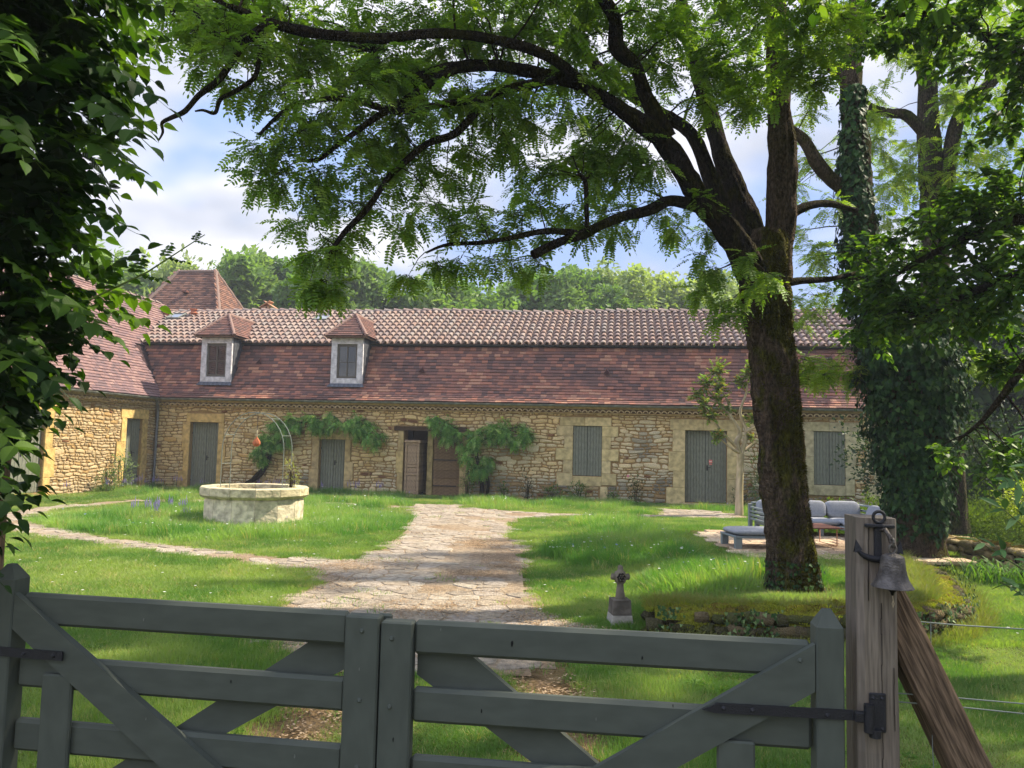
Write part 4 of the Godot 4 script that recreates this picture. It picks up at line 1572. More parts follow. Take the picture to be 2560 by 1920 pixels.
func dry_wall(called: String, label: String, line: Array, y0: float, height: Callable, width: float, cols: Array, moss: Color, outward: float, most: int) -> Node3D:
	var w := thing(called, label, "stone wall")
	var kinds := []
	for k in 14:
		kinds.append(lump(R(0.07, 0.14), R(0.04, 0.065), R(0.07, 0.1), cols[k % cols.size()]))
	var list := []
	var rows := []
	var mrows := []
	var f := fbm(1.6, 12, 3)
	for i in line.size() - 1:
		var a: Vector2 = line[i]
		var b: Vector2 = line[i + 1]
		var d := (b - a).normalized()
		var nrm := Vector2(d.y, -d.x) * outward
		var n := int(ceil(a.distance_to(b) / 0.15))
		for k in n:
			var c := a.lerp(b, float(k) / n)
			var h: float = height.call(c)
			var m := PackedVector3Array()
			var wob := f.get_noise_2d(c.x * 2.0, c.y * 2.0) * 0.04
			for q in 9:
				var t := q / 8.0
				var o := lerpf(width * 0.40, -width * 0.6, t) + wob
				var e := c + nrm * o
				var y := y0 + h + 0.03 + sin(t * PI) * 0.04 + f.get_noise_2d(e.x * 2.2, e.y * 2.2) * 0.10 - (0.09 if q == 0 or q == 8 else 0.0)
				m.append(Vector3(e.x, y, e.y))
			mrows.append(m)
			var bk := PackedVector3Array()
			for q in [[0.5, -0.2], [0.5, h], [-0.5, h], [-0.5, -0.2]]:
				var e: Vector2 = c + nrm * (q[0] * (width - 0.14))
				bk.append(Vector3(e.x, y0 + q[1], e.y))
			rows.append(bk)
			var y := y0 - 0.02
			while y < y0 + h - 0.01:
				for s in [1.0, -1.0]:
					var e: Vector2 = c + nrm * s * (width * 0.5 - 0.09) + d * R(-0.05, 0.05)
					var ang := -d.angle()
					list.append([kinds[rng.randi() % kinds.size()], Transform3D(Basis(Vector3.UP, ang + R(-0.15, 0.15)).rotated(Vector3(d.x, 0, d.y), R(-0.1, 0.1)).scaled(Vector3.ONE * R(0.8, 1.15)), Vector3(e.x, y + R(0.03, 0.06), e.y)), 1.0])
				y += 0.105
	var mb := MB.new()
	mb.col = S(70, 62, 44)
	mb.grid(rows)
	put(w, "rubble_core", mb.done(), M.moss)
	pieces(w, "stone", list, M.stone, most)
	mb = MB.new()
	var mc := []
	for r in mrows:
		var cl := PackedColorArray()
		for p in r:
			var k := clampf(0.5 + f.get_noise_2d(p.x * 1.5 + 9.0, p.z * 1.5) * 1.6 + R(-0.2, 0.2), 0, 1)
			cl.append(moss.lerp(S(138, 112, 66), k * 0.75))
		mc.append(cl)
	mb.grid(mrows, false, true, mc)
	put(w, "moss_top", mb.done(), M.moss)
	# tufts of moss on the top
	var tuft := blade_clump(14, 0.022, 0.03, 1.2, 0.0035, 9)
	var xf := []
	var tint := []
	for r in mrows:
		for k in 26:
			var i := rng.randi() % 8
			var p: Vector3 = r[i].lerp(r[i + 1], R(0, 1)) + Vector3(R(-0.08, 0.08), 0.0, R(-0.08, 0.08))
			xf.append(Transform3D(Basis(Vector3.UP, R(0, TAU)).scaled(Vector3.ONE * R(0.7, 1.6)), p))
			tint.append(moss.lerp(S(150, 128, 70), R(0, 0.6)))
	scatter("moss_tufts", tuft, xf, tint, M.grass, w)
	return w

func build_walls() -> void:
	var line := []
	for p in wall_line: line.append(p)
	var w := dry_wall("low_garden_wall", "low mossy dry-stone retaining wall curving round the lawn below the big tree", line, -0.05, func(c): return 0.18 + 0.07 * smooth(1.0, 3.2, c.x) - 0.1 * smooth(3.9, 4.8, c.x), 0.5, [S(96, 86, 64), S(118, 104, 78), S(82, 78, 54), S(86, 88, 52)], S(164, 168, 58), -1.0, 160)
	# ivy and grass hanging over the face
	var xf := []
	var f := fbm(0.9, 66, 2)
	for k in 1500:
		var i := rng.randi() % (line.size() - 2)
		var a: Vector2 = line[i]
		var b: Vector2 = line[i + 1]
		var d := (b - a).normalized()
		var c := a.lerp(b, R(0, 1))
		if f.get_noise_2d(c.x, c.y) + (0.35 if c.x > 3.6 else 0.0) + R(-0.2, 0.2) < 0.2: continue
		var nrm := Vector2(-d.y, d.x)
		var e := c + nrm * R(0.18, 0.34)
		xf.append(Transform3D(basis_to(Vector3(nrm.x * 0.4, -1, nrm.y * 0.4) + ball() * 0.8, (Vector3(nrm.x, 0.5, nrm.y) + ball() * 0.5).normalized()).scaled_local(Vector3.ONE * R(0.6, 1.3)), Vector3(e.x, R(-0.02, 0.29), e.y)))
	leaves(w, "ivy_on_wall", func(c): return heart_leaf(c, 0.034, 0.034, true), tones_of([[58, 84, 44], [72, 98, 52], [48, 72, 40], [120, 140, 90]]), xf, M.thick_leaf, 0, false)
	var g := []
	var gt := []
	for k in 2200:
		var i := rng.randi() % (line.size() - 2)
		var a: Vector2 = line[i]
		var b: Vector2 = line[i + 1]
		var d := (b - a).normalized()
		var c := a.lerp(b, R(0, 1)) + Vector2(d.y, -d.x) * (R(0.12, 0.4) if k % 3 else R(-0.42, -0.25))
		var inside := wall_side(c.x, c.y) > 0.0
		g.append(Transform3D(Basis(Vector3.UP, R(0, TAU)).scaled(Vector3.ONE * R(0.6, 1.2)), Vector3(c.x, (0.17 if inside else -0.05) + R(0, 0.03), c.y)))
		gt.append(S(140, 156, 80).lerp(S(170, 150, 98), R(0, 0.8)))
	scatter("wall_grass", blade_clump(18, 0.13, 0.09, 0.9, 0.0035, 12), g, gt, M.grass, w)
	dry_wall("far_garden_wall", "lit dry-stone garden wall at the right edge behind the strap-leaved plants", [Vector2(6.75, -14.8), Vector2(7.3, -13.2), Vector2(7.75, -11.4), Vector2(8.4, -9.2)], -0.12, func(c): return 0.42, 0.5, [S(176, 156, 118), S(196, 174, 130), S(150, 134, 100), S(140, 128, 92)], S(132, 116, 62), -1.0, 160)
# ---------------------------------------------------------------- the gate
const GATE_AT := Vector3(-0.435, 0, -2.751)
const GATE_TURN := -0.1343

func bolt(parent: Node3D, at: Vector3, m: Material, r := 0.008) -> void:
	var mb := MB.new()
	mb.lathe([Vector2(r, 0), Vector2(r * 0.9, r * 0.35), Vector2(r * 0.5, r * 0.6), Vector2(0, r * 0.65)], 8)
	put(parent, "bolt_head", mb.done(), m, Transform3D(Basis(Vector3.RIGHT, PI / 2), at))

func rail(parent: Node3D, called: String, lo: Vector3, hi: Vector3, m: Material, ch := 0.006, t := Transform3D.IDENTITY) -> MeshInstance3D:
	var mb := MB.new()
	mb.box(lo, hi, ch)
	return put(parent, called, mb.done(), m, t)

func brace_board(parent: Node3D, called: String, poly: PackedVector2Array, z0: float, z1: float) -> void:
	var mb := MB.new()
	mb.prism(poly, z0, z1)
	# a narrow lit arris along the top edge
	put(parent, called, mb.done(), M.gate_x)

func capped_stile(parent: Node3D, x0: float, x1: float, y0: float, y1: float, z0: float, z1: float) -> void:
	var mb := MB.new()
	mb.box(Vector3(x0, y0, z0), Vector3(x1, y1, z1), 0.005)
	var cx := (x0 + x1) * 0.5
	var cz := (z0 + z1) * 0.5
	var top := y1 + 0.048
	var r := 0.012
	var a := [Vector3(x0 + 0.003, y1 - 0.002, z1 - 0.003), Vector3(x1 - 0.003, y1 - 0.002, z1 - 0.003), Vector3(x1 - 0.003, y1 - 0.002, z0 + 0.003), Vector3(x0 + 0.003, y1 - 0.002, z0 + 0.003)]
	var b := [Vector3(cx - r, top, cz + r), Vector3(cx + r, top, cz + r), Vector3(cx + r, top, cz - r), Vector3(cx - r, top, cz - r)]
	for i in 4:
		mb.oquad(a[i], a[(i + 1) % 4], b[(i + 1) % 4], b[i], Vector3(cx, y0, cz))
	mb.oquad(b[0], b[1], b[2], b[3], Vector3(cx, y0, cz))
	put(parent, "hanging_stile", mb.done(), M.gate_y)

func build_gate() -> void:
	var P := func(list: Array) -> PackedVector2Array:
		var o := PackedVector2Array()
		for q in list: o.append(Vector2(q[0], q[1]))
		return o
	# right leaf: z = 0 is the front of the rails, positive towards the camera
	var g := thing("gate_leaf", "right leaf of the dark grey five-bar gate, hung on the post with the bell", "gate", GATE_AT, GATE_TURN, "gate leaves")
	rail(g, "meeting_stile", Vector3(0.002, 0.12, -0.035), Vector3(0.115, 1.147, 0.022), M.gate_y)
	for y in [1.034, 0.804, 0.575, 0.345, 0.15]:
		rail(g, "rail", Vector3(0.117, y, -0.04), Vector3(1.448, y + (0.117 if y < 1.0 else 0.115), 0.0), M.gate_x, 0.012, Transform3D(Basis(Vector3.BACK, 0.003), Vector3.ZERO))
	capped_stile(g, 1.45, 1.536, 0.1, 1.212, -0.05, 0.035)
	brace_board(g, "front_brace", P.call([[1.447, 1.153], [1.447, 1.004], [0.62, 0.49], [0.53, 0.575]]), 0.002, 0.03)
	brace_board(g, "rear_brace", P.call([[0.12, 1.09], [0.235, 1.09], [0.86, 0.62], [0.72, 0.565], [0.12, 0.955]]), -0.072, -0.042)
	rail(g, "short_upright", Vector3(1.142, 0.1, 0.001), Vector3(1.262, 0.83, 0.024), M.gate_y)
	for y in [1.09, 0.86, 0.635]: bolt(g, Vector3(0.042, y, 0.022), M.gate_x, 0.009)
	bolt(g, Vector3(1.40, 1.1, 0.03), M.gate_x)
	bolt(g, Vector3(1.22, 0.93, 0.03), M.gate_x)
	var mb := MB.new()
	mb.prism(P.call([[1.13, 0.944], [1.135, 0.952], [1.56, 0.958], [1.56, 0.927], [1.135, 0.921], [1.09, 0.929]]), 0.036, 0.043)
	mb.tube([Vector3(1.6, 0.9, 0.06), Vector3(1.6, 0.985, 0.06)], [0.015, 0.015], 10)
	mb.box(Vector3(1.56, 0.927, 0.037), Vector3(1.6, 0.958, 0.06), 0.003)
	var strap := put(g, "strap_hinge", mb.done(), M.iron)
	for x in [1.16, 1.25, 1.48]: bolt(strap, Vector3(x, 0.938, 0.043), M.iron, 0.008)
	# left leaf
	g = thing("gate_leaf", "left leaf of the dark grey five-bar gate, in shade beside the climbing plant", "gate", GATE_AT, GATE_TURN, "gate leaves")
	rail(g, "meeting_stile", Vector3(-0.128, 0.12, -0.035), Vector3(-0.004, 1.16, 0.022), M.gate_y)
	rail(g, "meeting_stop", Vector3(-0.03, 0.2, -0.06), Vector3(0.022, 1.158, -0.037), M.gate_y)
	for y in [1.05, 0.822, 0.592, 0.362, 0.15]:
		rail(g, "rail", Vector3(-1.40, y, -0.04), Vector3(-0.13, y + 0.115, 0.0), M.gate_x, 0.012, Transform3D(Basis(Vector3.BACK, -0.004), Vector3.ZERO))
	capped_stile(g, -1.50, -1.405, 0.1, 1.228, -0.05, 0.035)
	brace_board(g, "front_brace", P.call([[-1.403, 1.175], [-1.403, 1.045], [-0.62, 0.478], [-0.50, 0.56]]), 0.002, 0.03)
	brace_board(g, "rear_brace", P.call([[-0.132, 1.1], [-0.132, 0.965], [-0.92, 0.505], [-1.06, 0.52], [-0.2, 1.1]]), -0.072, -0.042)
	rail(g, "short_upright", Vector3(-1.276, 0.1, 0.001), Vector3(-1.155, 0.89, 0.024), M.gate_y)
	for y in [1.11, 0.875, 0.65]: bolt(g, Vector3(-0.066, y, 0.022), M.gate_x, 0.009)
	mb = MB.new()
	mb.prism(P.call([[-1.72, 0.985], [-1.185, 0.978], [-1.185, 0.946], [-1.72, 0.953]]), 0.036, 0.043)
	strap = put(g, "strap_hinge", mb.done(), M.iron)
	for x in [-1.22, -1.34, -1.46]: bolt(strap, Vector3(x, 0.963, 0.043), M.iron, 0.008)
	# dents and scuffs in the paint
	for q in [[0.46, 1.092, 0.001, 0.012, -1], [0.21, 1.125, 0.001, 0.006, 1], [0.36, 0.86, 0.001, 0.008, -1], [1.0, 0.93, 0.03, 0.006, -1], [0.9, 1.07, 0.001, 0.009, -1], [-0.9, 1.1, 0.001, 0.007, 1], [-0.55, 0.9, 0.001, 0.007, -1], [-0.85, 0.76, 0.03, 0.006, 1], [0.06, 0.75, 0.022, 0.01, -1], [-0.07, 0.98, 0.022, 0.007, 1], [-0.3, 0.66, 0.001, 0.008, 1], [0.75, 0.86, 0.001, 0.006, 1]]:
		mb = MB.new()
		mb.col = S(26, 26, 26) if q[4] < 0 else S(104, 107, 102)
		var m := PackedVector2Array()
		for i in 7:
			var a := TAU * i / 7.0
			m.append(Vector2(q[0] + cos(a) * q[3] * R(0.15, 0.4), q[1] + sin(a) * q[3] * R(0.6, 1.1)))
		mb.prism(m, q[2] - 0.002, q[2] + 0.0012)
		put(g, "paint_chip", mb.done(), M.plain)
	# posts
	oak_post("gate_post", "square grey oak gate post carrying the bell, with a diagonal brace", Transform3D(Basis(Vector3.UP, GATE_TURN), GATE_AT) * Transform3D(Basis(), Vector3(1.640, 0, -0.035)), 0.122, 0.135, 1.562, true)
	oak_post("gate_post", "square brown wooden post behind the climbing plant at the left gate leaf", Transform3D(Basis(Vector3.UP, GATE_TURN), GATE_AT) * Transform3D(Basis(), Vector3(-1.735, 0, -0.14)), 0.14, 0.15, 2.0, false)

func oak_post(called: String, label: String, xf: Transform3D, w: float, d: float, h: float, brace: bool) -> void:
	var p := thing(called, label, "gate post", Vector3.ZERO, 0.0, "oak gate posts")
	p.transform = xf
	var col := S(126, 116, 104)
	if not brace: col = S(140, 116, 96)
	var f := fbm(2.0, 8, 2)
	# a hewn post: chamfered square section, slightly uneven
	var rows := []
	var cols := []
	var hw := w * 0.5
	var hd := d * 0.5
	var ch := 0.018
	for j in 25:
		var y := -0.2 + (h + 0.2) * j / 24.0
		var line := PackedVector3Array()
		var cl := PackedColorArray()
		for q in [[-hw, hd - ch], [-hw + ch, hd], [0, hd], [hw - ch * 0.4, hd], [hw, hd - ch * 0.4], [hw, 0], [hw, -hd], [-hw, -hd], [-hw, 0]]:
			var k: float = 1.0 + f.get_noise_3d(q[0] * 6.0, y * 0.9, q[1] * 6.0) * 0.035
			line.append(Vector3(q[0] * k, y, q[1] * k))
			var t: float = 1.0 + f.get_noise_3d(q[0] * 9.0, y * 0.5 + 4.0, q[1] * 9.0) * 0.35
			cl.append(Color(col.r * t, col.g * t, col.b * t))
		rows.append(line)
		cols.append(cl)
	var mb := MB.new()
	for j in 24:      # flat faces
		for i in 9:
			var k := (i + 1) % 9
			mb.col = cols[j][i]
			mb.oquad(rows[j][i], rows[j][k], rows[j + 1][k], rows[j + 1][i], Vector3(0, rows[j][i].y, 0))
	mb.col = Color(col.r * 1.15, col.g * 1.15, col.b * 1.15)
	for i in 9:
		mb.otri(rows[24][i], rows[24][(i + 1) % 9], Vector3(0, h + 0.004, 0), Vector3.ZERO)
	# drying cracks: thin dark slots
	mb.col = S(46, 40, 34)
	if brace:
		for q in [[0.008, 0.62, 1.26], [0.02, 0.2, 0.6], [-0.03, 1.3, 1.5], [0.045, 0.9, 1.05]]:
			var y: float = q[1]
			var x: float = q[0]
			while y < q[2]:
				mb.box(Vector3(x, y, hd + 0.0), Vector3(x + 0.0016, y + 0.05, hd + 0.002))
				x += R(-0.002, 0.002)
				y += 0.048
	put(p, "post", mb.done(), M.oak_y)
	if brace:
		mb = MB.new()
		mb.col = S(118, 100, 82)
		var a := Vector3(0.03, 1.335, -0.03)
		var b := Vector3(0.60, 0.12, -0.02)
		var bs := basis_to((b - a).normalized(), Vector3(0.7, 0.7, 0))
		var len := a.distance_to(b)
		var rws := []
		for j in 15:
			var line := []
			for q in [[-0.058, 0.06], [-0.045, 0.072], [0.045, 0.072], [0.058, 0.06], [0.06, -0.06], [-0.06, -0.06]]:
				var k: float = 1.0 + f.get_noise_3d(q[0] * 8.0, j * 0.12, q[1] * 8.0 + 5.0) * 0.07
				line.append(Vector3(len * j / 14.0, q[0] * k, q[1] * k))
			rws.append(line)
		for j in 14:
			for i in 6:
				mb.oquad(rws[j][i], rws[j][(i + 1) % 6], rws[j + 1][(i + 1) % 6], rws[j + 1][i], Vector3(len * (j + 0.5) / 14.0, 0, 0))
		var br := put(p, "diagonal_brace", mb.done(), M.oak_b, Transform3D(bs, a))
		br.set_meta("label", "rough weathered diagonal brace")
		mb = MB.new()
		mb.box(Vector3(-0.032, 0.895, hd + 0.001), Vector3(0.018, 1.015, hd + 0.01), 0.003)
		var pl := put(p, "hinge_plate", mb.done(), M.iron)
		for q in [[-0.02, 1.0], [0.006, 1.0], [-0.02, 0.907], [0.006, 0.907]]:
			bolt(pl, Vector3(q[0], q[1], hd + 0.01), M.iron, 0.006)
		mb = MB.new()
		mb.tube([Vector3(-0.021, 0.9, 0.061), Vector3(-0.021, 0.925, 0.061)], [0.018, 0.018], 10)
		put(p, "hinge_pin", mb.done(), M.iron, Transform3D(Basis(), Vector3(0, -0.015, 0.03)))

func build_bell() -> void:
	var base := Transform3D(Basis(Vector3.UP, GATE_TURN), GATE_AT) * Transform3D(Basis(), Vector3(1.638, 0, 0.035))
	var k := thing("bell_bracket", "black iron anchor-shaped bell bracket with a ring on top of the oak post", "bracket")
	k.transform = base
	var mb := MB.new()
	mb.box(Vector3(0.005 - 0.016, 1.435, 0.0), Vector3(0.005 + 0.006, 1.545, 0.014), 0.003)
	put(k, "anchor_shank", mb.done(), M.iron)
	mb = MB.new()
	mb.box(Vector3(-0.04, 1.533, 0.002), Vector3(0.05, 1.545, 0.02), 0.003)
	put(k, "anchor_stock", mb.done(), M.iron)
	mb = MB.new()
	var pts := []
	var rad := []
	for i in 13:
		var a := lerpf(-PI * 0.92, -PI * 0.08, i / 12.0)
		pts.append(Vector3(cos(a) * 0.068, 1.478 + sin(a) * 0.045, 0.012))
		rad.append(lerpf(0.004, 0.011, sin(PI * i / 12.0)))
	mb.tube(pts, rad, 8)
	for s in [-1.0, 1.0]:
		mb.otri(Vector3(s * 0.068, 1.495, 0.012), Vector3(s * 0.05, 1.462, 0.02), Vector3(s * 0.074, 1.452, 0.02), Vector3(0, 1.4, 0))
		mb.otri(Vector3(s * 0.068, 1.495, 0.012), Vector3(s * 0.05, 1.462, 0.004), Vector3(s * 0.074, 1.452, 0.004), Vector3(0, 1.4, 0.1))
	put(k, "anchor_arms", mb.done(), M.iron)
	mb = MB.new()
	pts = []
	rad = []
	for i in 17:
		var a := TAU * i / 16.0
		pts.append(Vector3(0.004 + cos(a) * 0.018, 1.567 + sin(a) * 0.018, 0.01))
		rad.append(0.0052)
	mb.tube(pts, rad, 8, false)
	put(k, "ring", mb.done(), M.iron)
	mb = MB.new()
	mb.col = S(96, 88, 80)
	mb.tube([Vector3(0.01, 1.525, 0.012), Vector3(0.016, 1.53, 0.03), Vector3(0.024, 1.51, 0.045), Vector3(0.026, 1.49, 0.05)], [0.006, 0.007, 0.007, 0.006], 8)
	put(k, "hook", mb.done(), M.bronze)
	var b := thing("bell", "small dark bronze bell hanging on the front of the oak gate post", "bell")
	b.transform = base * Transform3D(Basis(Vector3.BACK, -0.02), Vector3(0.026, 1.355, 0.058))
	mb = MB.new()
	var prof := []
	for q in [[0.0605, 0.0], [0.0625, 0.002], [0.058, 0.008], [0.049, 0.022], [0.042, 0.04], [0.0375, 0.062], [0.035, 0.085], [0.0335, 0.094], [0.029, 0.098], [0.018, 0.103], [0.006, 0.106], [0.0, 0.107]]:
		prof.append(Vector2(q[0], q[1]))
	mb.col = S(104, 98, 94)
	mb.lathe(prof, 32)
	var inner := []
	for q in [[0.0, 0.09], [0.03, 0.085], [0.034, 0.05], [0.045, 0.02], [0.0605, 0.0]]:
		inner.append(Vector2(q[0], q[1]))
	mb.col = S(60, 54, 50)
	mb.lathe(inner, 32)
	put(b, "bell_body", mb.done(), M.bronze)
	mb = MB.new()
	mb.col = S(110, 104, 96)
	pts = []
	rad = []
	for i in 11:
		var a := TAU * i / 10.0
		pts.append(Vector3(cos(a) * 0.010, 0.118 + sin(a) * 0.014, 0))
		rad.append(0.0042)
	mb.tube(pts, rad, 7, false)
	pts = []
	rad = []
	for i in 11:
		var a := TAU * i / 10.0
		pts.append(Vector3(0, 0.137 + sin(a) * 0.014, cos(a) * 0.009))
		rad.append(0.0035)
	mb.tube(pts, rad, 7, false)
	put(b, "hanging_loop", mb.done(), M.bronze)
	mb = MB.new()
	mb.col = S(40, 34, 32)
	mb.tube([Vector3(0, 0.09, 0), Vector3(0, 0.0, 0)], [0.003, 0.003], 6)
	mb.lathe([Vector2(0.0, -0.026), Vector2(0.004, -0.024), Vector2(0.006, -0.016), Vector2(0.013, -0.008), Vector2(0.014, -0.001), Vector2(0.008, 0.006), Vector2(0, 0.008)], 12)
	put(b, "clapper", mb.done(), M.iron)
	mb = MB.new()
	mb.col = S(170, 156, 130)
	mb.tube([Vector3(0, -0.026, 0), Vector3(0.002, -0.04, 0.001), Vector3(0.005, -0.05, 0), Vector3(0.002, -0.062, 0), Vector3(-0.001, -0.05, 0), Vector3(0.002, -0.04, 0)], [0.0012, 0.0012, 0.0014, 0.0014, 0.0012, 0.001], 5)
	put(b, "pull_cord", mb.done(), M.plain)

# ---------------------------------------------------------------- the well with its arch
func build_well() -> void:
	var w := thing("well", "round faceted pale stone well curb standing in the left lawn", "well", Vector3(-5.2, 0, -15.85), 0.0)
	var n := 14
	var turn := 0.10
	for i in n:
		var a0 := TAU * i / n + turn
		var a1 := TAU * (i + 1) / n + turn
		# body panels, coping stones, plinth stones
		for spec in [["stone_panel", [[0.98, 0.05], [0.98, 0.5], [0.95, 0.55], [0.78, 0.55], [0.78, 0.05]], S(222, 210, 184)], ["coping_stone", [[0.99, 0.535], [1.06, 0.58], [1.075, 0.6], [1.075, 0.735], [1.06, 0.75], [0.76, 0.75], [0.76, 0.555]], S(208, 196, 164)], ["plinth_stone", [[1.03, -0.1], [1.03, 0.055], [0.99, 0.075], [0.9, 0.075], [0.9, -0.1]], S(228, 220, 196)]]:
			var mb := MB.new()
			var t := R(0.86, 1.08)
			mb.col = Color(spec[2].r * t, spec[2].g * t, spec[2].b * t * R(0.92, 1.0))
			var e := 0.004
			var p0 := []
			var p1 := []
			var mid := Vector3.ZERO
			for q in spec[1]:
				var wob := R(-0.004, 0.004)
				p0.append(Vector3(cos(a0 + e) * (q[0] + wob), q[1] + R(-0.004, 0.004), -sin(a0 + e) * (q[0] + wob)))
				p1.append(Vector3(cos(a1 - e) * (q[0] + wob), q[1] + R(-0.004, 0.004), -sin(a1 - e) * (q[0] + wob)))
				mid += (p0[-1] + p1[-1]) / (spec[1].size() * 2.0)
			var m: int = spec[1].size()
			for k in m:
				mb.oquad(p0[k], p1[k], p1[(k + 1) % m], p0[(k + 1) % m], mid)
			for k in range(1, m - 1):
				mb.otri(p0[0], p0[k], p0[k + 1], mid)
				mb.otri(p1[0], p1[k], p1[k + 1], mid)
			put(w, spec[0], mb.done(), M.well_stone)
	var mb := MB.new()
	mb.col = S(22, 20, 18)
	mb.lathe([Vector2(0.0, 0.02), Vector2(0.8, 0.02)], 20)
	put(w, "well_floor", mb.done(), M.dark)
	var a := thing("garden_arch", "thin double-hooped metal arch standing over the stone well", "arch", Vector3(-5.2, 0.0, -15.85), deg_to_rad(-12))
	mb = MB.new()
	var hoops := []
	for s in [-1.0, 1.0]:
		var pts := []
		var rad := []
		for i in 33:
			var t := i / 32.0
			var q: Vector3
			var z: float = s * 0.17
			if t < 0.25: q = Vector3(-0.69, 0.3 + t / 0.25 * 1.2, z)
			elif t > 0.75: q = Vector3(0.69, 1.5 - (t - 0.75) / 0.25 * 1.2, z)
			else:
				var g := PI * (1.0 - (t - 0.25) / 0.5)
				q = Vector3(cos(g) * 0.69, 1.5 + sin(g) * 0.76, z)
			pts.append(q)
			rad.append(0.0075)
		hoops.append(pts)
		mb = MB.new()
		mb.tube(pts, rad, 6)
		put(a, "hoop", mb.done(), M.metal_pale)
	for i in [3, 6, 10, 13, 19, 22, 26, 29]:
		mb = MB.new()
		mb.tube([hoops[0][i], hoops[1][i]], [0.006, 0.006], 5)
		put(a, "rung", mb.done(), M.metal_pale)
	var h := thing("hanging_gourd", "orange terracotta gourd-shaped float hanging on a chain under the well's arch", "ornament", Vector3(-5.22, 1.66, -15.85))
	mb = MB.new()
	mb.col = S(206, 122, 84)
	mb.lathe([Vector2(0.0, -0.105), Vector2(0.045, -0.095), Vector2(0.075, -0.06), Vector2(0.08, -0.025), Vector2(0.064, 0.02), Vector2(0.036, 0.06), Vector2(0.016, 0.085), Vector2(0.014, 0.1), Vector2(0.0, 0.102)], 16)
	put(h, "float", mb.done(), M.tile)
	mb = MB.new()
	mb.col = S(200, 186, 150)
	mb.tube([Vector3(0, 0.09, 0), Vector3(0.006, 0.16, 0), Vector3(0.0, 0.24, 0)], [0.008, 0.01, 0.007], 6)
	put(h, "rope", mb.done(), M.plain)
	mb = MB.new()
	for i in 9:
		var y := 0.25 + i * 0.042
		var pts := []
		var rad := []
		for j in 7:
			var g := TAU * j / 6.0
			pts.append(Vector3(cos(g) * 0.009 * (1.0 if i % 2 else 0.0), y + sin(g) * 0.024, cos(g) * 0.009 * (0.0 if i % 2 else 1.0)))
			rad.append(0.003)
		mb.tube(pts, rad, 4, false)
	put(h, "chain", mb.done(), M.iron)

# ---------------------------------------------------------------- stone cross, lounge furniture, armoire
func build_cross() -> void:
	var c := thing("stone_cross", "small weathered stone cross on a pale tapering base beside the path", "cross", Vector3(1.12, -0.02, -7.75), 0.12)
	var mb := MB.new()
	mb.col = S(184, 178, 166)
	var taper := func(into: MB, y0: float, w0: float, y1: float, w1: float, ch: float):
		var a := []
		for q in [[w0, y0], [w1, y1]]:
			a.append([Vector3(-q[0], q[1], q[0]), Vector3(q[0], q[1], q[0]), Vector3(q[0], q[1], -q[0]), Vector3(-q[0], q[1], -q[0])])
		for i in 4:
			into.oquad(a[0][i], a[0][(i + 1) % 4], a[1][(i + 1) % 4], a[1][i], Vector3(0, (y0 + y1) * 0.5, 0))
		into.oquad(a[1][0], a[1][1], a[1][2], a[1][3], Vector3(0, y0, 0))
	taper.call(mb, -0.05, 0.122, 0.13, 0.098, 0.01)
	put(c, "pale_base", mb.done(), M.well_stone)
	mb = MB.new()
	mb.col = S(108, 102, 92)
	taper.call(mb, 0.132, 0.095, 0.275, 0.088, 0.01)
	put(c, "dark_plinth", mb.done(), M.well_stone)
	mb = MB.new()
	mb.col = S(124, 116, 102)
	var f := fbm(9.0, 5, 2)
	var rows := []
	for q in [[0.05, 0.27], [0.046, 0.3], [0.036, 0.36], [0.03, 0.41], [0.034, 0.425], [0.05, 0.44], [0.062, 0.47], [0.065, 0.505], [0.055, 0.535], [0.035, 0.55], [0.026, 0.565], [0.03, 0.585], [0.02, 0.6], [0.0, 0.605]]:
		var line := PackedVector3Array()
		for i in 10:
			var a := TAU * i / 10.0
			var k: float = q[0] * (1.0 + 0.25 * f.get_noise_3d(cos(a) * 0.1, q[1], sin(a) * 0.1))
			line.append(Vector3(cos(a) * k * 1.05, q[1], -sin(a) * k * 0.8))
		rows.append(line)
	mb.grid(rows, true)
	put(c, "shaft", mb.done(), M.well_stone)
	for s in [-1.0, 1.0]:
		mb = MB.new()
		mb.col = S(120, 112, 98)
		mb.tube([Vector3(s * 0.04, 0.488, 0), Vector3(s * 0.075, 0.49, 0), Vector3(s * 0.082, 0.492, 0), Vector3(s * 0.094, 0.492, 0)], [0.034, 0.03, 0.036, 0.022], 8)
		put(c, "cross_arm", mb.done(), M.well_stone)
	mb = MB.new()
	mb.col = S(134, 126, 110)
	for k in 6:
		var a := TAU * k / 6.0
		var o := Vector3(cos(a) * 0.026, 0.49 + sin(a) * 0.026, 0.05)
		mb.lathe([Vector2(0.02, -0.004), Vector2(0.014, 0.008), Vector2(0, 0.012)], 7)
		var last := 7 * 2 * 6
		for i in range(mb.v.size() - last, mb.v.size()):
			mb.v[i] = o + Vector3(mb.v[i].x, mb.v[i].z, mb.v[i].y)
			mb.n[i] = Vector3(mb.n[i].x, mb.n[i].z, mb.n[i].y)
	put(c, "rosette", mb.done(), M.well_stone)

func cushion(parent: Node3D, called: String, size: Vector3, xf: Transform3D) -> void:
	var mb := MB.new()
	var rows := []
	for j in 9:
		var th := PI * j / 8.0
		var line := PackedVector3Array()
		for i in 24:
			var a := TAU * i / 24.0
			var p := 0.32
			var q := Vector3(sign(cos(a)) * pow(absf(cos(a)), p), 0, sign(sin(a)) * pow(absf(sin(a)), p)) * pow(sin(th), 0.32)
			q.y = -sign(cos(th)) * pow(absf(cos(th)), 0.75)
			line.append(Vector3(q.x * size.x * 0.5, q.y * size.y * 0.5, -q.z * size.z * 0.5))
		rows.append(line)
	mb.grid(rows, true)
	put(parent, called, mb.done(), M.cushion, xf)

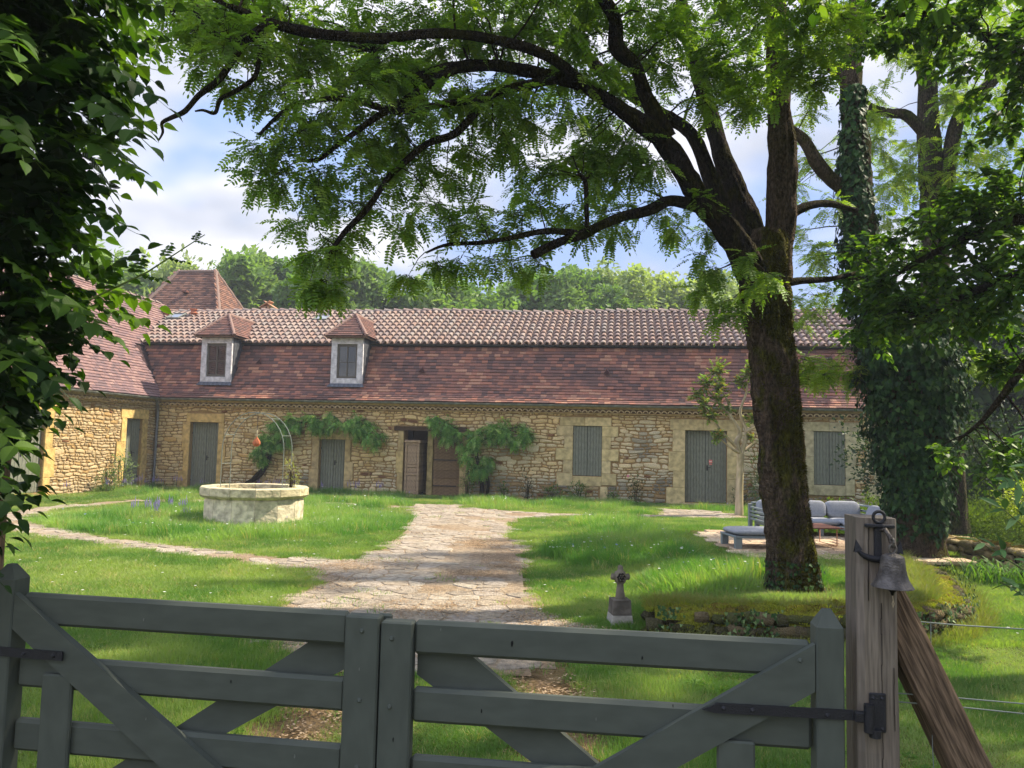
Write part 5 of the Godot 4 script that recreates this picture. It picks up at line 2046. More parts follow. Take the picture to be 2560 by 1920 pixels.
func frame_box(parent: Node3D, called: String, lo: Vector3, hi: Vector3) -> void:
	var mb := MB.new()
	mb.box(lo, hi, 0.006)
	put(parent, called, mb.done(), M.metal_grey)

func build_lounge() -> void:
	var y0 := 0.19
	# paving under the seats
	var pv := thing("patio_paving", "patch of stone paving under the garden lounge set", "paving", Vector3(5.0, y0 - 0.03, -13.2), 0.0)
	pv.set_meta("kind", "structure")
	pv.remove_meta("category")
	var list := []
	for i in 9:
		for j in 10:
			if (i == 0 or i == 8) and R(0, 1) < 0.3: continue
			var mb := MB.new()
			mb.col = [S(206, 180, 150), S(190, 164, 138), S(214, 192, 162)][rng.randi() % 3]
			var x := -1.65 + i * 0.37 + (0.15 if j % 2 else 0.0)
			var z := -1.6 + j * 0.35
			mb.box(Vector3(x, -0.02, z), Vector3(x + 0.36 - R(0.0, 0.03), 0.035 + R(0, 0.012), z + 0.335), 0.012)
			list.append([mb.done(), Transform3D.IDENTITY, 1.0])
	pieces(pv, "paver", list, M.flag)
	var o := thing("ottoman", "low grey ottoman bench with a flat cushion left of the big trunk", "ottoman", Vector3(4.05, y0, -12.45), 0.1)
	o.scale.y = 0.74
	for s in [[-0.5, 0.28], [0.5, 0.28], [-0.5, -0.28], [0.5, -0.28]]:
		frame_box(o, "leg", Vector3(s[0] - 0.055, 0, s[1] - 0.04), Vector3(s[0] + 0.055, 0.24, s[1] + 0.04))
	frame_box(o, "frame", Vector3(-0.56, 0.241, -0.33), Vector3(0.56, 0.285, 0.33))
	cushion(o, "cushion", Vector3(1.12, 0.14, 0.68), Transform3D(Basis(), Vector3(0, 0.352, 0)))
	# corner sofa
	var s := thing("corner_sofa", "grey slatted corner sofa with pale cushions behind the tree and the gate post", "sofa", Vector3(6.0, y0, -14.1), 0.05)
	s.scale.y = 0.72
	# back run along x, right run along z
	frame_box(s, "seat_frame", Vector3(-1.25, 0.2, -0.85), Vector3(0.75, 0.27, 0.0))
	frame_box(s, "seat_frame", Vector3(0.0, 0.2, 0.001), Vector3(0.75, 0.27, 1.75))
	for q in [[-1.25, -0.85], [-1.25, -0.1], [0.0, 0.55], [0.0, 1.65], [-0.35, -0.1], [0.68, -0.85]]:
		frame_box(s, "leg", Vector3(q[0], 0, q[1]), Vector3(q[0] + 0.07, 0.199, q[1] + 0.1))
	for i in 4:
		frame_box(s, "back_slat", Vector3(-1.25, 0.33 + i * 0.1, -0.92), Vector3(0.75, 0.38 + i * 0.1, -0.88))
		frame_box(s, "side_slat", Vector3(0.77, 0.28 + i * 0.1, -0.8), Vector3(0.81, 0.33 + i * 0.1, 1.7))
		frame_box(s, "arm_slat", Vector3(0.04, 0.28 + i * 0.1, 1.78), Vector3(0.76, 0.33 + i * 0.1, 1.82))
		frame_box(s, "arm_slat", Vector3(-1.34, 0.3 + i * 0.1, -0.85), Vector3(-1.3, 0.35 + i * 0.1, -0.05))
	for q in [[0.76, 1.76], [0.76, -0.92], [-1.36, -0.9], [-1.36, -0.06], [-0.03, 1.76]]:
		frame_box(s, "upright", Vector3(q[0], 0, q[1]), Vector3(q[0] + 0.07, 0.72, q[1] + 0.07))
	frame_box(s, "top_rail", Vector3(-1.29, 0.721, -0.93), Vector3(0.83, 0.76, -0.84))
	frame_box(s, "top_rail", Vector3(0.75, 0.722, -0.838), Vector3(0.84, 0.76, 1.83))
	frame_box(s, "top_rail", Vector3(-0.03, 0.6, 1.76), Vector3(0.749, 0.64, 1.84))
	for i in 3:
		cushion(s, "seat_cushion", Vector3(0.66, 0.15, 0.82), Transform3D(Basis(), Vector3(-0.92 + i * 0.665, 0.345, -0.42)))
	for i in 2:
		cushion(s, "seat_cushion", Vector3(0.74, 0.15, 0.84), Transform3D(Basis(), Vector3(0.37, 0.345, 0.45 + i * 0.85)))
	for i in 3:
		cushion(s, "back_cushion", Vector3(0.66, 0.46, 0.2), Transform3D(Basis(Vector3.RIGHT, -0.22), Vector3(-0.92 + i * 0.665, 0.62, -0.72)))
	for i in 2:
		cushion(s, "back_cushion", Vector3(0.2, 0.44, 0.78), Transform3D(Basis(Vector3.BACK, -0.2), Vector3(0.62, 0.61, 0.3 + i * 0.83)))
	var t := thing("coffee_table", "low table with a reddish top and thin wire legs in front of the sofa", "table", Vector3(4.98, y0 + 0.02, -12.85), 0.1)
	t.scale.y = 0.8
	var mb := MB.new()
	mb.col = S(150, 108, 96)
	mb.box(Vector3(-0.4, 0.36, -0.36), Vector3(0.4, 0.385, 0.36), 0.006)
	put(t, "table_top", mb.done(), M.wood_x)
	for q in [-0.32, 0.32]:
		mb = MB.new()
		mb.col = S(190, 140, 116)
		mb.tube([Vector3(q, 0.36, -0.28), Vector3(q, 0.01, -0.28), Vector3(q, 0.01, 0.28), Vector3(q, 0.36, 0.28)], [0.009, 0.009, 0.009, 0.009], 6)
		put(t, "leg", mb.done(), M.plain)

func build_armoire() -> void:
	var house := Transform3D(Basis(Vector3.UP, -deg_to_rad(7.97)), Vector3(-12.05, 0, -26.1))
	var a := thing("armoire", "tall panelled wooden armoire standing in the porch beside the brown door", "wardrobe")
	a.transform = house * Transform3D(Basis(), Vector3(8.72, -0.1, -0.04))
	var c := S(196, 168, 138)
	var mk := func(called: String, lo: Vector3, hi: Vector3, k: float, m: Material):
		var mb := MB.new()
		mb.col = Color(c.r * k, c.g * k, c.b * k)
		mb.box(lo, hi, 0.01)
		put(a, called, mb.done(), m)
	mk.call("carcass", Vector3(0.02, 0.16, -0.98), Vector3(0.46, 1.78, -0.03), 0.75, M.wood_y)
	mk.call("stile", Vector3(0.0, 0.1, -0.05), Vector3(0.07, 1.78, 0.0), 1.0, M.wood_y)
	mk.call("stile", Vector3(0.41, 0.1, -0.05), Vector3(0.48, 1.78, 0.0), 1.0, M.wood_y)
	for q in [[0.14, 0.24], [0.72, 0.8], [0.98, 1.06], [1.7, 1.78]]:
		mk.call("rail", Vector3(0.071, q[0], -0.05), Vector3(0.409, q[1], -0.002), 0.98, M.wood_x)
	for q in [[0.24, 0.72], [0.8, 0.98], [1.06, 1.7]]:
		mk.call("panel", Vector3(0.085, q[0] + 0.012, -0.05), Vector3(0.395, q[1] - 0.012, -0.016), 0.9, M.wood_y)
	mk.call("cornice", Vector3(-0.03, 1.781, -1.02), Vector3(0.52, 1.83, 0.04), 1.08, M.wood_x)
	mk.call("cornice", Vector3(-0.01, 1.831, -1.0), Vector3(0.5, 1.86, 0.02), 1.0, M.wood_x)
	for q in [[0.24, 0.98], [1.06, 1.7]]:
		mk.call("door_panel", Vector3(0.461, q[0], -0.9), Vector3(0.475, q[1], -0.52), 0.85, M.wood_y)
		mk.call("door_panel", Vector3(0.461, q[0], -0.48), Vector3(0.475, q[1], -0.1), 0.85, M.wood_y)
	for q in [[0.0, -0.07], [0.41, -0.07], [0.0, -0.98], [0.41, -0.98]]:
		mk.call("foot", Vector3(q[0], 0.0, q[1]), Vector3(q[0] + 0.07, 0.16, q[1] + 0.07), 0.9, M.wood_y)
	var mb := MB.new()
	mb.col = Color(c.r * 0.95, c.g * 0.95, c.b * 0.95)
	var poly := PackedVector2Array()
	poly.append(Vector2(0.071, 0.139))
	for i in 13:
		var t := i / 12.0
		poly.append(Vector2(lerpf(0.071, 0.409, t), 0.1 - 0.03 * cos(t * TAU * 2.0) - 0.02 * absf(t - 0.5)))
	poly.append(Vector2(0.409, 0.139))
	mb.prism(poly, -0.04, -0.005)
	put(a, "scalloped_apron", mb.done(), M.wood_x)

func build_fence() -> void:
	var f := thing("wire_fence", "thin galvanised wire stock fence leading right from the oak gate post", "fence")
	var a := Vector3(1.24, 0, -2.56)
	var b := Vector3(5.2, 0, -2.02)
	for y in [1.23, 1.0, 0.97, 0.73, 0.45]:
		var mb := MB.new()
		var pts := []
		var rad := []
		for i in 19:
			var t := i / 18.0
			pts.append(a.lerp(b, t) + Vector3(0, y - 0.03 * sin(PI * t) + R(-0.002, 0.002), 0))
			rad.append(0.0024)
		mb.tube(pts, rad, 5)
		put(f, "wire", mb.done(), M.metal_pale)
	for i in 12:
		var mb := MB.new()
		var p := a.lerp(b, (i + 0.45) / 13.0)
		var pts := []
		var rad := []
		for k in 7:
			pts.append(p + Vector3(R(-0.004, 0.004), 0.45 + k * 0.13, 0))
			rad.append(0.0014)
		mb.tube(pts, rad, 4)
		put(f, "stay_wire", mb.done(), M.metal_grey)
	var mb := MB.new()
	mb.col = S(120, 104, 84)
	mb.tube([b + Vector3(0, -0.2, 0), b + Vector3(0, 1.2, 0)], [0.05, 0.045], 8)
	put(f, "fence_post", mb.done(), M.oak_y)
# ---------------------------------------------------------------- where limbs and sprays of foliage stand (x, y, z, radius)
var LOCUST_LIMBS := [
	[Vector4(3.29, 0.07, -9.00, 0.347), Vector4(3.28, 0.33, -9.00, 0.287), Vector4(3.25, 0.81, -9.00, 0.249), Vector4(3.17, 1.61, -9.00, 0.249), Vector4(3.10, 2.42, -9.00, 0.260), Vector4(3.01, 3.13, -9.00, 0.271), Vector4(2.97, 3.57, -9.00, 0.271), Vector4(3.00, 4.03, -9.05, 0.273), Vector4(3.08, 4.33, -9.10, 0.219)],
	[Vector4(3.10, 3.81, -9.05, 0.196), Vector4(3.18, 4.27, -9.10, 0.181), Vector4(3.22, 4.84, -9.10, 0.175), Vector4(3.24, 5.38, -9.15, 0.182), Vector4(3.22, 5.87, -9.20, 0.155), Vector4(3.22, 6.48, -9.25, 0.139), Vector4(3.23, 7.11, -9.30, 0.129), Vector4(3.23, 8.03, -9.40, 0.119), Vector4(3.19, 9.43, -9.50, 0.103)],
	[Vector4(2.97, 3.81, -9.10, 0.186), Vector4(2.88, 4.49, -9.30, 0.157), Vector4(2.77, 4.95, -9.45, 0.148), Vector4(2.62, 5.48, -9.60, 0.121), Vector4(2.53, 6.11, -9.80, 0.106), Vector4(2.39, 6.84, -10.00, 0.096), Vector4(2.27, 7.60, -10.20, 0.086), Vector4(2.15, 8.59, -10.40, 0.075)],
	[Vector4(2.89, 3.67, -8.95, 0.194), Vector4(2.65, 4.01, -8.80, 0.164), Vector4(2.35, 4.33, -8.60, 0.140), Vector4(2.05, 4.57, -8.45, 0.122), Vector4(1.66, 5.06, -8.25, 0.114), Vector4(1.39, 5.24, -8.15, 0.103), Vector4(1.10, 5.39, -8.05, 0.082), Vector4(0.77, 5.52, -7.90, 0.071), Vector4(0.41, 5.60, -7.80, 0.066), Vector4(-0.21, 5.61, -7.60, 0.060), Vector4(-0.63, 5.51, -7.45, 0.063), Vector4(-0.97, 5.34, -7.35, 0.071), Vector4(-1.27, 5.21, -7.25, 0.074), Vector4(-1.38, 5.39, -7.20, 0.048), Vector4(-1.45, 5.60, -7.20, 0.030)],
	[Vector4(1.64, 5.15, -8.25, 0.119), Vector4(1.53, 5.33, -8.20, 0.109), Vector4(1.38, 5.57, -8.10, 0.078), Vector4(1.24, 5.86, -8.00, 0.072), Vector4(1.04, 6.02, -7.95, 0.081), Vector4(1.00, 6.33, -7.90, 0.071), Vector4(0.80, 6.56, -7.80, 0.061), Vector4(0.45, 6.95, -7.70, 0.042)],
	[Vector4(2.44, 4.48, -8.90, 0.107), Vector4(2.17, 5.55, -9.20, 0.083), Vector4(1.75, 5.98, -9.40, 0.074), Vector4(1.23, 6.38, -9.50, 0.080), Vector4(0.76, 6.85, -9.60, 0.064), Vector4(0.16, 7.14, -9.60, 0.052)],
	[Vector4(0.77, 5.52, -7.90, 0.062), Vector4(0.27, 5.68, -7.50, 0.054), Vector4(-0.29, 5.68, -7.20, 0.048), Vector4(-0.77, 5.56, -6.90, 0.046), Vector4(-1.27, 5.39, -6.70, 0.048), Vector4(-1.68, 5.30, -6.50, 0.047), Vector4(-1.94, 5.29, -6.40, 0.046), Vector4(-2.15, 5.30, -6.30, 0.038), Vector4(-2.37, 5.34, -6.20, 0.030), Vector4(-2.59, 5.40, -6.10, 0.022)],
	[Vector4(-2.15, 5.29, -6.30, 0.030), Vector4(-2.38, 5.11, -6.25, 0.024), Vector4(-2.61, 5.16, -6.20, 0.021), Vector4(-2.74, 5.31, -6.15, 0.015), Vector4(-2.92, 5.25, -6.10, 0.011)],
	[Vector4(-2.22, 5.18, -6.30, 0.030), Vector4(-2.33, 5.10, -6.30, 0.030), Vector4(-2.43, 4.96, -6.30, 0.030), Vector4(-2.54, 4.78, -6.30, 0.028), Vector4(-2.70, 4.64, -6.30, 0.025), Vector4(-2.81, 4.50, -6.30, 0.023), Vector4(-2.92, 4.44, -6.30, 0.019), Vector4(-3.00, 4.39, -6.30, 0.015), Vector4(-2.99, 4.31, -6.30, 0.011), Vector4(-3.02, 4.24, -6.30, 0.007)],
	[Vector4(-2.21, 5.11, -6.35, 0.023), Vector4(-2.23, 5.00, -6.35, 0.023), Vector4(-2.26, 4.83, -6.35, 0.021), Vector4(-2.42, 4.70, -6.35, 0.019), Vector4(-2.54, 4.63, -6.35, 0.019), Vector4(-2.58, 4.51, -6.35, 0.017), Vector4(-2.68, 4.53, -6.35, 0.013), Vector4(-2.75, 4.52, -6.35, 0.008)],
	[Vector4(0.41, 5.59, -7.80, 0.052), Vector4(-0.03, 5.39, -7.60, 0.050), Vector4(-0.29, 5.25, -7.50, 0.045), Vector4(-0.60, 4.80, -7.35, 0.040), Vector4(-0.87, 4.64, -7.25, 0.035), Vector4(-1.12, 4.37, -7.15, 0.034), Vector4(-1.22, 4.23, -7.10, 0.032), Vector4(-1.38, 3.91, -7.00, 0.030), Vector4(-1.57, 3.67, -6.95, 0.025), Vector4(-1.68, 3.46, -6.90, 0.019), Vector4(-1.71, 3.31, -6.90, 0.012)],
	[Vector4(-0.63, 5.51, -7.45, 0.045), Vector4(-0.99, 5.12, -7.20, 0.039), Vector4(-1.32, 4.79, -7.00, 0.034), Vector4(-1.50, 4.62, -6.95, 0.029), Vector4(-1.66, 4.47, -6.90, 0.025), Vector4(-1.82, 4.31, -6.85, 0.021), Vector4(-2.00, 4.28, -6.80, 0.016)],
	[Vector4(2.34, 4.40, -8.65, 0.089), Vector4(2.06, 4.47, -8.50, 0.072), Vector4(1.70, 4.47, -8.30, 0.065), Vector4(1.43, 4.31, -8.15, 0.059), Vector4(1.10, 4.18, -8.00, 0.053), Vector4(0.70, 3.95, -7.85, 0.052), Vector4(0.44, 3.83, -7.75, 0.047), Vector4(0.18, 3.67, -7.65, 0.051)],
	[Vector4(0.70, 3.95, -7.85, 0.038), Vector4(0.31, 3.93, -7.70, 0.032), Vector4(-0.06, 3.82, -7.60, 0.027), Vector4(-0.36, 3.74, -7.50, 0.023), Vector4(-0.66, 3.69, -7.40, 0.018), Vector4(-0.86, 3.58, -7.30, 0.011)],
	[Vector4(0.74, 3.98, -7.85, 0.028), Vector4(0.73, 4.32, -7.85, 0.026), Vector4(0.71, 4.52, -7.85, 0.026), Vector4(0.63, 4.59, -7.85, 0.028)],
	[Vector4(-0.28, 5.23, -7.50, 0.041), Vector4(-0.73, 5.06, -7.30, 0.035), Vector4(-1.14, 4.89, -7.10, 0.034), Vector4(-1.54, 4.90, -6.90, 0.029), Vector4(-1.82, 4.85, -6.80, 0.025), Vector4(-2.08, 4.71, -6.70, 0.020), Vector4(-2.28, 4.43, -6.60, 0.014)],
	[Vector4(3.25, 4.56, -9.10, 0.071), Vector4(3.54, 4.73, -9.20, 0.055), Vector4(3.90, 4.84, -9.40, 0.045), Vector4(4.34, 4.82, -9.60, 0.035)],
	[Vector4(3.14, 3.72, -9.05, 0.055), Vector4(3.48, 3.81, -9.20, 0.044), Vector4(3.90, 3.88, -9.40, 0.034), Vector4(4.38, 4.04, -9.70, 0.023)],
]
var IVY_LIMBS := [
	[Vector4(6.37, 0.08, -12.00, 0.448), Vector4(6.34, 0.75, -12.00, 0.376), Vector4(6.33, 1.60, -12.00, 0.376), Vector4(6.23, 2.68, -12.00, 0.405), Vector4(5.95, 3.55, -12.00, 0.318), Vector4(5.67, 4.36, -12.00, 0.260), Vector4(5.51, 5.10, -12.00, 0.246), Vector4(5.46, 5.86, -12.05, 0.232), Vector4(5.48, 6.80, -12.10, 0.204), Vector4(5.44, 7.62, -12.20, 0.176), Vector4(5.53, 8.62, -12.30, 0.156), Vector4(5.76, 9.82, -12.40, 0.134), Vector4(5.94, 11.21, -12.50, 0.090)],
	[Vector4(5.50, 7.50, -12.20, 0.132), Vector4(5.31, 7.98, -12.30, 0.104), Vector4(4.93, 8.34, -12.40, 0.082), Vector4(4.62, 8.59, -12.50, 0.060)],
	[Vector4(5.55, 5.88, -12.10, 0.146), Vector4(5.12, 6.02, -12.00, 0.116), Vector4(4.77, 6.30, -11.90, 0.108), Vector4(4.50, 6.66, -11.80, 0.092), Vector4(4.18, 6.87, -11.80, 0.071)],
	[Vector4(6.30, 2.61, -12.00, 0.217), Vector4(6.76, 3.07, -12.10, 0.146), Vector4(7.05, 3.53, -12.20, 0.118), Vector4(7.19, 3.92, -12.30, 0.089)],
	[Vector4(6.50, 0.09, -11.90, 0.115), Vector4(6.51, 0.68, -11.95, 0.108), Vector4(6.48, 1.17, -12.00, 0.101), Vector4(6.43, 1.75, -12.00, 0.087)],
]
var BACK_LIMBS := [
	[Vector4(8.51, 0.23, -15.00, 0.361), Vector4(8.41, 2.47, -15.00, 0.325), Vector4(8.35, 4.29, -15.00, 0.289), Vector4(8.32, 5.96, -15.00, 0.253), Vector4(8.29, 7.13, -15.00, 0.235), Vector4(8.24, 8.13, -15.00, 0.217), Vector4(8.29, 9.21, -15.10, 0.182), Vector4(8.20, 10.58, -15.20, 0.156), Vector4(8.18, 12.13, -15.30, 0.111)],
	[Vector4(8.33, 5.59, -15.00, 0.181), Vector4(8.53, 7.06, -14.90, 0.153), Vector4(8.58, 7.81, -14.80, 0.143), Vector4(8.79, 8.58, -14.70, 0.124), Vector4(9.29, 9.05, -14.60, 0.106), Vector4(9.58, 9.47, -14.50, 0.087), Vector4(9.93, 9.97, -14.40, 0.069)],
	[Vector4(8.26, 8.04, -15.00, 0.127), Vector4(7.77, 8.46, -14.90, 0.108), Vector4(7.35, 8.46, -14.80, 0.089), Vector4(6.94, 8.54, -14.70, 0.071), Vector4(6.62, 8.77, -14.60, 0.044)],
	[Vector4(8.27, 9.53, -15.10, 0.109), Vector4(7.75, 10.05, -15.00, 0.090), Vector4(7.33, 10.18, -14.90, 0.072), Vector4(6.92, 10.60, -14.80, 0.053)],
]
var LIME_LIMBS := [
	[Vector4(5.60, 4.09, -7.50, 0.090), Vector4(5.40, 4.28, -8.00, 0.072), Vector4(5.13, 4.21, -8.30, 0.055), Vector4(4.83, 4.07, -8.60, 0.041), Vector4(4.56, 3.90, -8.80, 0.027), Vector4(4.33, 3.71, -9.00, 0.016)],
	[Vector4(5.59, 3.53, -7.50, 0.081), Vector4(5.31, 3.66, -7.90, 0.057), Vector4(5.10, 3.57, -8.20, 0.044), Vector4(4.92, 3.47, -8.50, 0.031), Vector4(4.61, 3.28, -8.70, 0.021)],
	[Vector4(5.51, 3.08, -7.60, 0.073), Vector4(5.36, 2.70, -8.00, 0.053), Vector4(5.27, 2.42, -8.20, 0.040), Vector4(5.26, 2.13, -8.60, 0.026), Vector4(5.35, 1.93, -9.20, 0.017)],
	[Vector4(5.74, 6.16, -7.60, 0.092), Vector4(5.44, 6.07, -8.00, 0.067), Vector4(5.07, 6.54, -8.30, 0.050), Vector4(4.67, 6.81, -8.50, 0.036), Vector4(4.18, 6.80, -8.60, 0.021)],
]
var LOCUST_SPRAYS := [Vector4(-3.00, 5.36, -6.26, 0.21), Vector4(-2.79, 5.46, -6.41, 0.21), Vector4(-2.63, 5.52, -6.51, 0.22), Vector4(-2.40, 5.61, -6.66, 0.22), Vector4(-2.16, 5.71, -6.81, 0.23), Vector4(-1.93, 5.79, -6.94, 0.23), Vector4(-1.67, 5.88, -7.09, 0.23), Vector4(-1.38, 5.97, -7.24, 0.24), Vector4(-1.09, 6.07, -7.38, 0.24), Vector4(-0.78, 6.16, -7.53, 0.25), Vector4(-0.46, 6.26, -7.68, 0.25), Vector4(-0.12, 6.35, -7.83, 0.26), Vector4(0.22, 6.45, -7.98, 0.26), Vector4(0.59, 6.54, -8.13, 0.27), Vector4(0.96, 6.64, -8.28, 0.27), Vector4(1.35, 6.74, -8.43, 0.28), Vector4(1.75, 6.83, -8.57, 0.28), Vector4(2.16, 6.93, -8.72, 0.29), Vector4(2.59, 7.03, -8.87, 0.29), Vector4(2.96, 7.11, -9.00, 0.30), Vector4(-2.75, 5.24, -6.43, 0.12), Vector4(-2.56, 5.31, -6.56, 0.13), Vector4(-2.35, 5.28, -6.68, 0.21), Vector4(-2.07, 5.38, -6.85, 0.21), Vector4(-1.77, 5.48, -7.02, 0.22), Vector4(-1.45, 5.57, -7.19, 0.23), Vector4(-1.16, 5.66, -7.34, 0.23), Vector4(-0.86, 5.75, -7.49, 0.23), Vector4(-0.54, 5.83, -7.64, 0.24), Vector4(-0.21, 5.92, -7.79, 0.24), Vector4(0.13, 6.01, -7.94, 0.25), Vector4(0.49, 6.10, -8.09, 0.25), Vector4(0.86, 6.18, -8.23, 0.26), Vector4(1.30, 6.29, -8.40, 0.26), Vector4(1.69, 6.37, -8.55, 0.27), Vector4(2.10, 6.46, -8.70, 0.27), Vector4(2.53, 6.55, -8.85, 0.28), Vector4(2.90, 6.63, -8.98, 0.28), Vector4(-2.63, 4.90, -6.49, 0.13), Vector4(-2.45, 4.96, -6.61, 0.14), Vector4(-2.20, 5.02, -6.77, 0.20), Vector4(-1.91, 5.11, -6.94, 0.21), Vector4(-1.60, 5.20, -7.11, 0.21), Vector4(-1.28, 5.29, -7.28, 0.22), Vector4(-0.98, 5.37, -7.43, 0.22), Vector4(-0.62, 5.47, -7.60, 0.23), Vector4(-0.30, 5.55, -7.75, 0.23), Vector4(0.09, 5.64, -7.92, 0.24), Vector4(0.44, 5.72, -8.06, 0.24), Vector4(0.86, 5.81, -8.23, 0.25), Vector4(1.19, 5.88, -8.36, 0.25), Vector4(1.64, 5.98, -8.53, 0.26), Vector4(2.05, 6.06, -8.68, 0.26), Vector4(2.47, 6.14, -8.83, 0.27), Vector4(2.77, 6.20, -8.94, 0.27), Vector4(-2.09, 4.75, -6.82, 0.19), Vector4(-1.82, 4.82, -6.98, 0.19), Vector4(-1.53, 4.90, -7.14, 0.20), Vector4(-1.22, 4.98, -7.30, 0.20), Vector4(-0.88, 5.06, -7.47, 0.21), Vector4(-0.57, 5.14, -7.62, 0.21), Vector4(-0.19, 5.22, -7.79, 0.22), Vector4(0.15, 5.29, -7.94, 0.22), Vector4(0.50, 5.37, -8.09, 0.22), Vector4(0.92, 5.45, -8.26, 0.23), Vector4(2.05, 5.67, -8.68, 0.20), Vector4(2.53, 5.76, -8.85, 0.20), Vector4(2.77, 5.80, -8.94, 0.20), Vector4(-2.39, 4.38, -6.63, 0.17), Vector4(-2.19, 4.44, -6.76, 0.17), Vector4(-1.97, 4.49, -6.88, 0.17), Vector4(-1.73, 4.55, -7.02, 0.18), Vector4(-1.46, 4.62, -7.17, 0.18), Vector4(-1.17, 4.69, -7.32, 0.19), Vector4(-0.87, 4.75, -7.47, 0.19), Vector4(-0.56, 4.82, -7.62, 0.19), Vector4(-0.14, 4.91, -7.81, 0.20), Vector4(0.87, 5.10, -8.23, 0.21), Vector4(1.20, 5.16, -8.36, 0.21), Vector4(-2.33, 4.14, -6.66, 0.16), Vector4(-2.16, 4.18, -6.77, 0.16), Vector4(-1.98, 4.23, -6.87, 0.17), Vector4(-1.79, 4.27, -6.98, 0.17), Vector4(-1.53, 4.33, -7.13, 0.17), Vector4(-1.24, 4.39, -7.28, 0.18), Vector4(-0.95, 4.45, -7.43, 0.18), Vector4(-0.64, 4.51, -7.58, 0.18), Vector4(0.06, 4.62, -7.89, 0.16), Vector4(0.46, 4.69, -8.06, 0.17), Vector4(0.83, 4.75, -8.21, 0.17), Vector4(1.15, 4.81, -8.34, 0.17), Vector4(1.48, 4.86, -8.47, 0.17), Vector4(0.61, 4.97, -8.13, 0.17), Vector4(0.98, 5.04, -8.28, 0.17), Vector4(1.31, 5.10, -8.40, 0.17), Vector4(-1.82, 3.98, -6.96, 0.16), Vector4(-1.59, 4.02, -7.09, 0.16), Vector4(-1.39, 4.06, -7.19, 0.16), Vector4(-1.11, 4.12, -7.34, 0.17), Vector4(-0.85, 4.16, -7.47, 0.17), Vector4(-0.36, 4.18, -7.70, 0.17), Vector4(-0.02, 4.23, -7.85, 0.17), Vector4(0.27, 4.28, -7.98, 0.17), Vector4(0.57, 4.33, -8.11, 0.18), Vector4(0.94, 4.38, -8.26, 0.18), Vector4(1.32, 4.44, -8.40, 0.18), Vector4(1.65, 4.48, -8.53, 0.19), Vector4(2.00, 4.53, -8.66, 0.19), Vector4(-1.92, 3.69, -6.90, 0.14), Vector4(-1.70, 3.73, -7.02, 0.14), Vector4(-1.50, 3.77, -7.13, 0.14), Vector4(-0.71, 3.90, -7.53, 0.15), Vector4(-0.49, 3.94, -7.64, 0.15), Vector4(-1.10, 3.82, -7.34, 0.14), Vector4(-0.26, 3.95, -7.75, 0.15), Vector4(0.03, 3.99, -7.87, 0.15), Vector4(0.37, 4.04, -8.02, 0.15), Vector4(0.73, 4.09, -8.17, 0.16), Vector4(1.05, 4.14, -8.30, 0.16), Vector4(-1.80, 3.48, -6.96, 0.12), Vector4(-1.63, 3.50, -7.05, 0.12), Vector4(-0.83, 3.56, -7.47, 0.13), Vector4(-0.57, 3.59, -7.60, 0.14), Vector4(-0.29, 3.63, -7.72, 0.14), Vector4(-0.01, 3.67, -7.85, 0.14), Vector4(0.28, 3.71, -7.98, 0.14), Vector4(-1.75, 3.24, -6.98, 0.11), Vector4(-1.86, 3.18, -6.92, 0.08), Vector4(-1.67, 3.15, -7.02, 0.08), Vector4(-1.04, 3.41, -7.36, 0.08), Vector4(2.18, 3.93, -8.72, 0.15), Vector4(2.41, 3.79, -8.81, 0.14), Vector4(2.21, 3.58, -8.73, 0.13), Vector4(2.50, 3.45, -8.84, 0.12), Vector4(2.38, 3.25, -8.80, 0.10), Vector4(2.65, 3.61, -8.20, 0.13), Vector4(2.80, 3.69, -8.20, 0.10), Vector4(2.53, 3.84, -8.30, 0.11), Vector4(1.82, 4.32, -8.60, 0.12), Vector4(2.29, 4.38, -8.77, 0.14), Vector4(2.88, 6.32, -8.00, 0.24), Vector4(2.93, 5.85, -7.60, 0.19), Vector4(3.03, 6.20, -7.60, 0.23), Vector4(3.22, 6.00, -7.60, 0.18), Vector4(2.87, 5.70, -7.70, 0.14), Vector4(3.16, 5.71, -7.70, 0.11), Vector4(3.45, 6.37, -7.80, 0.17)]
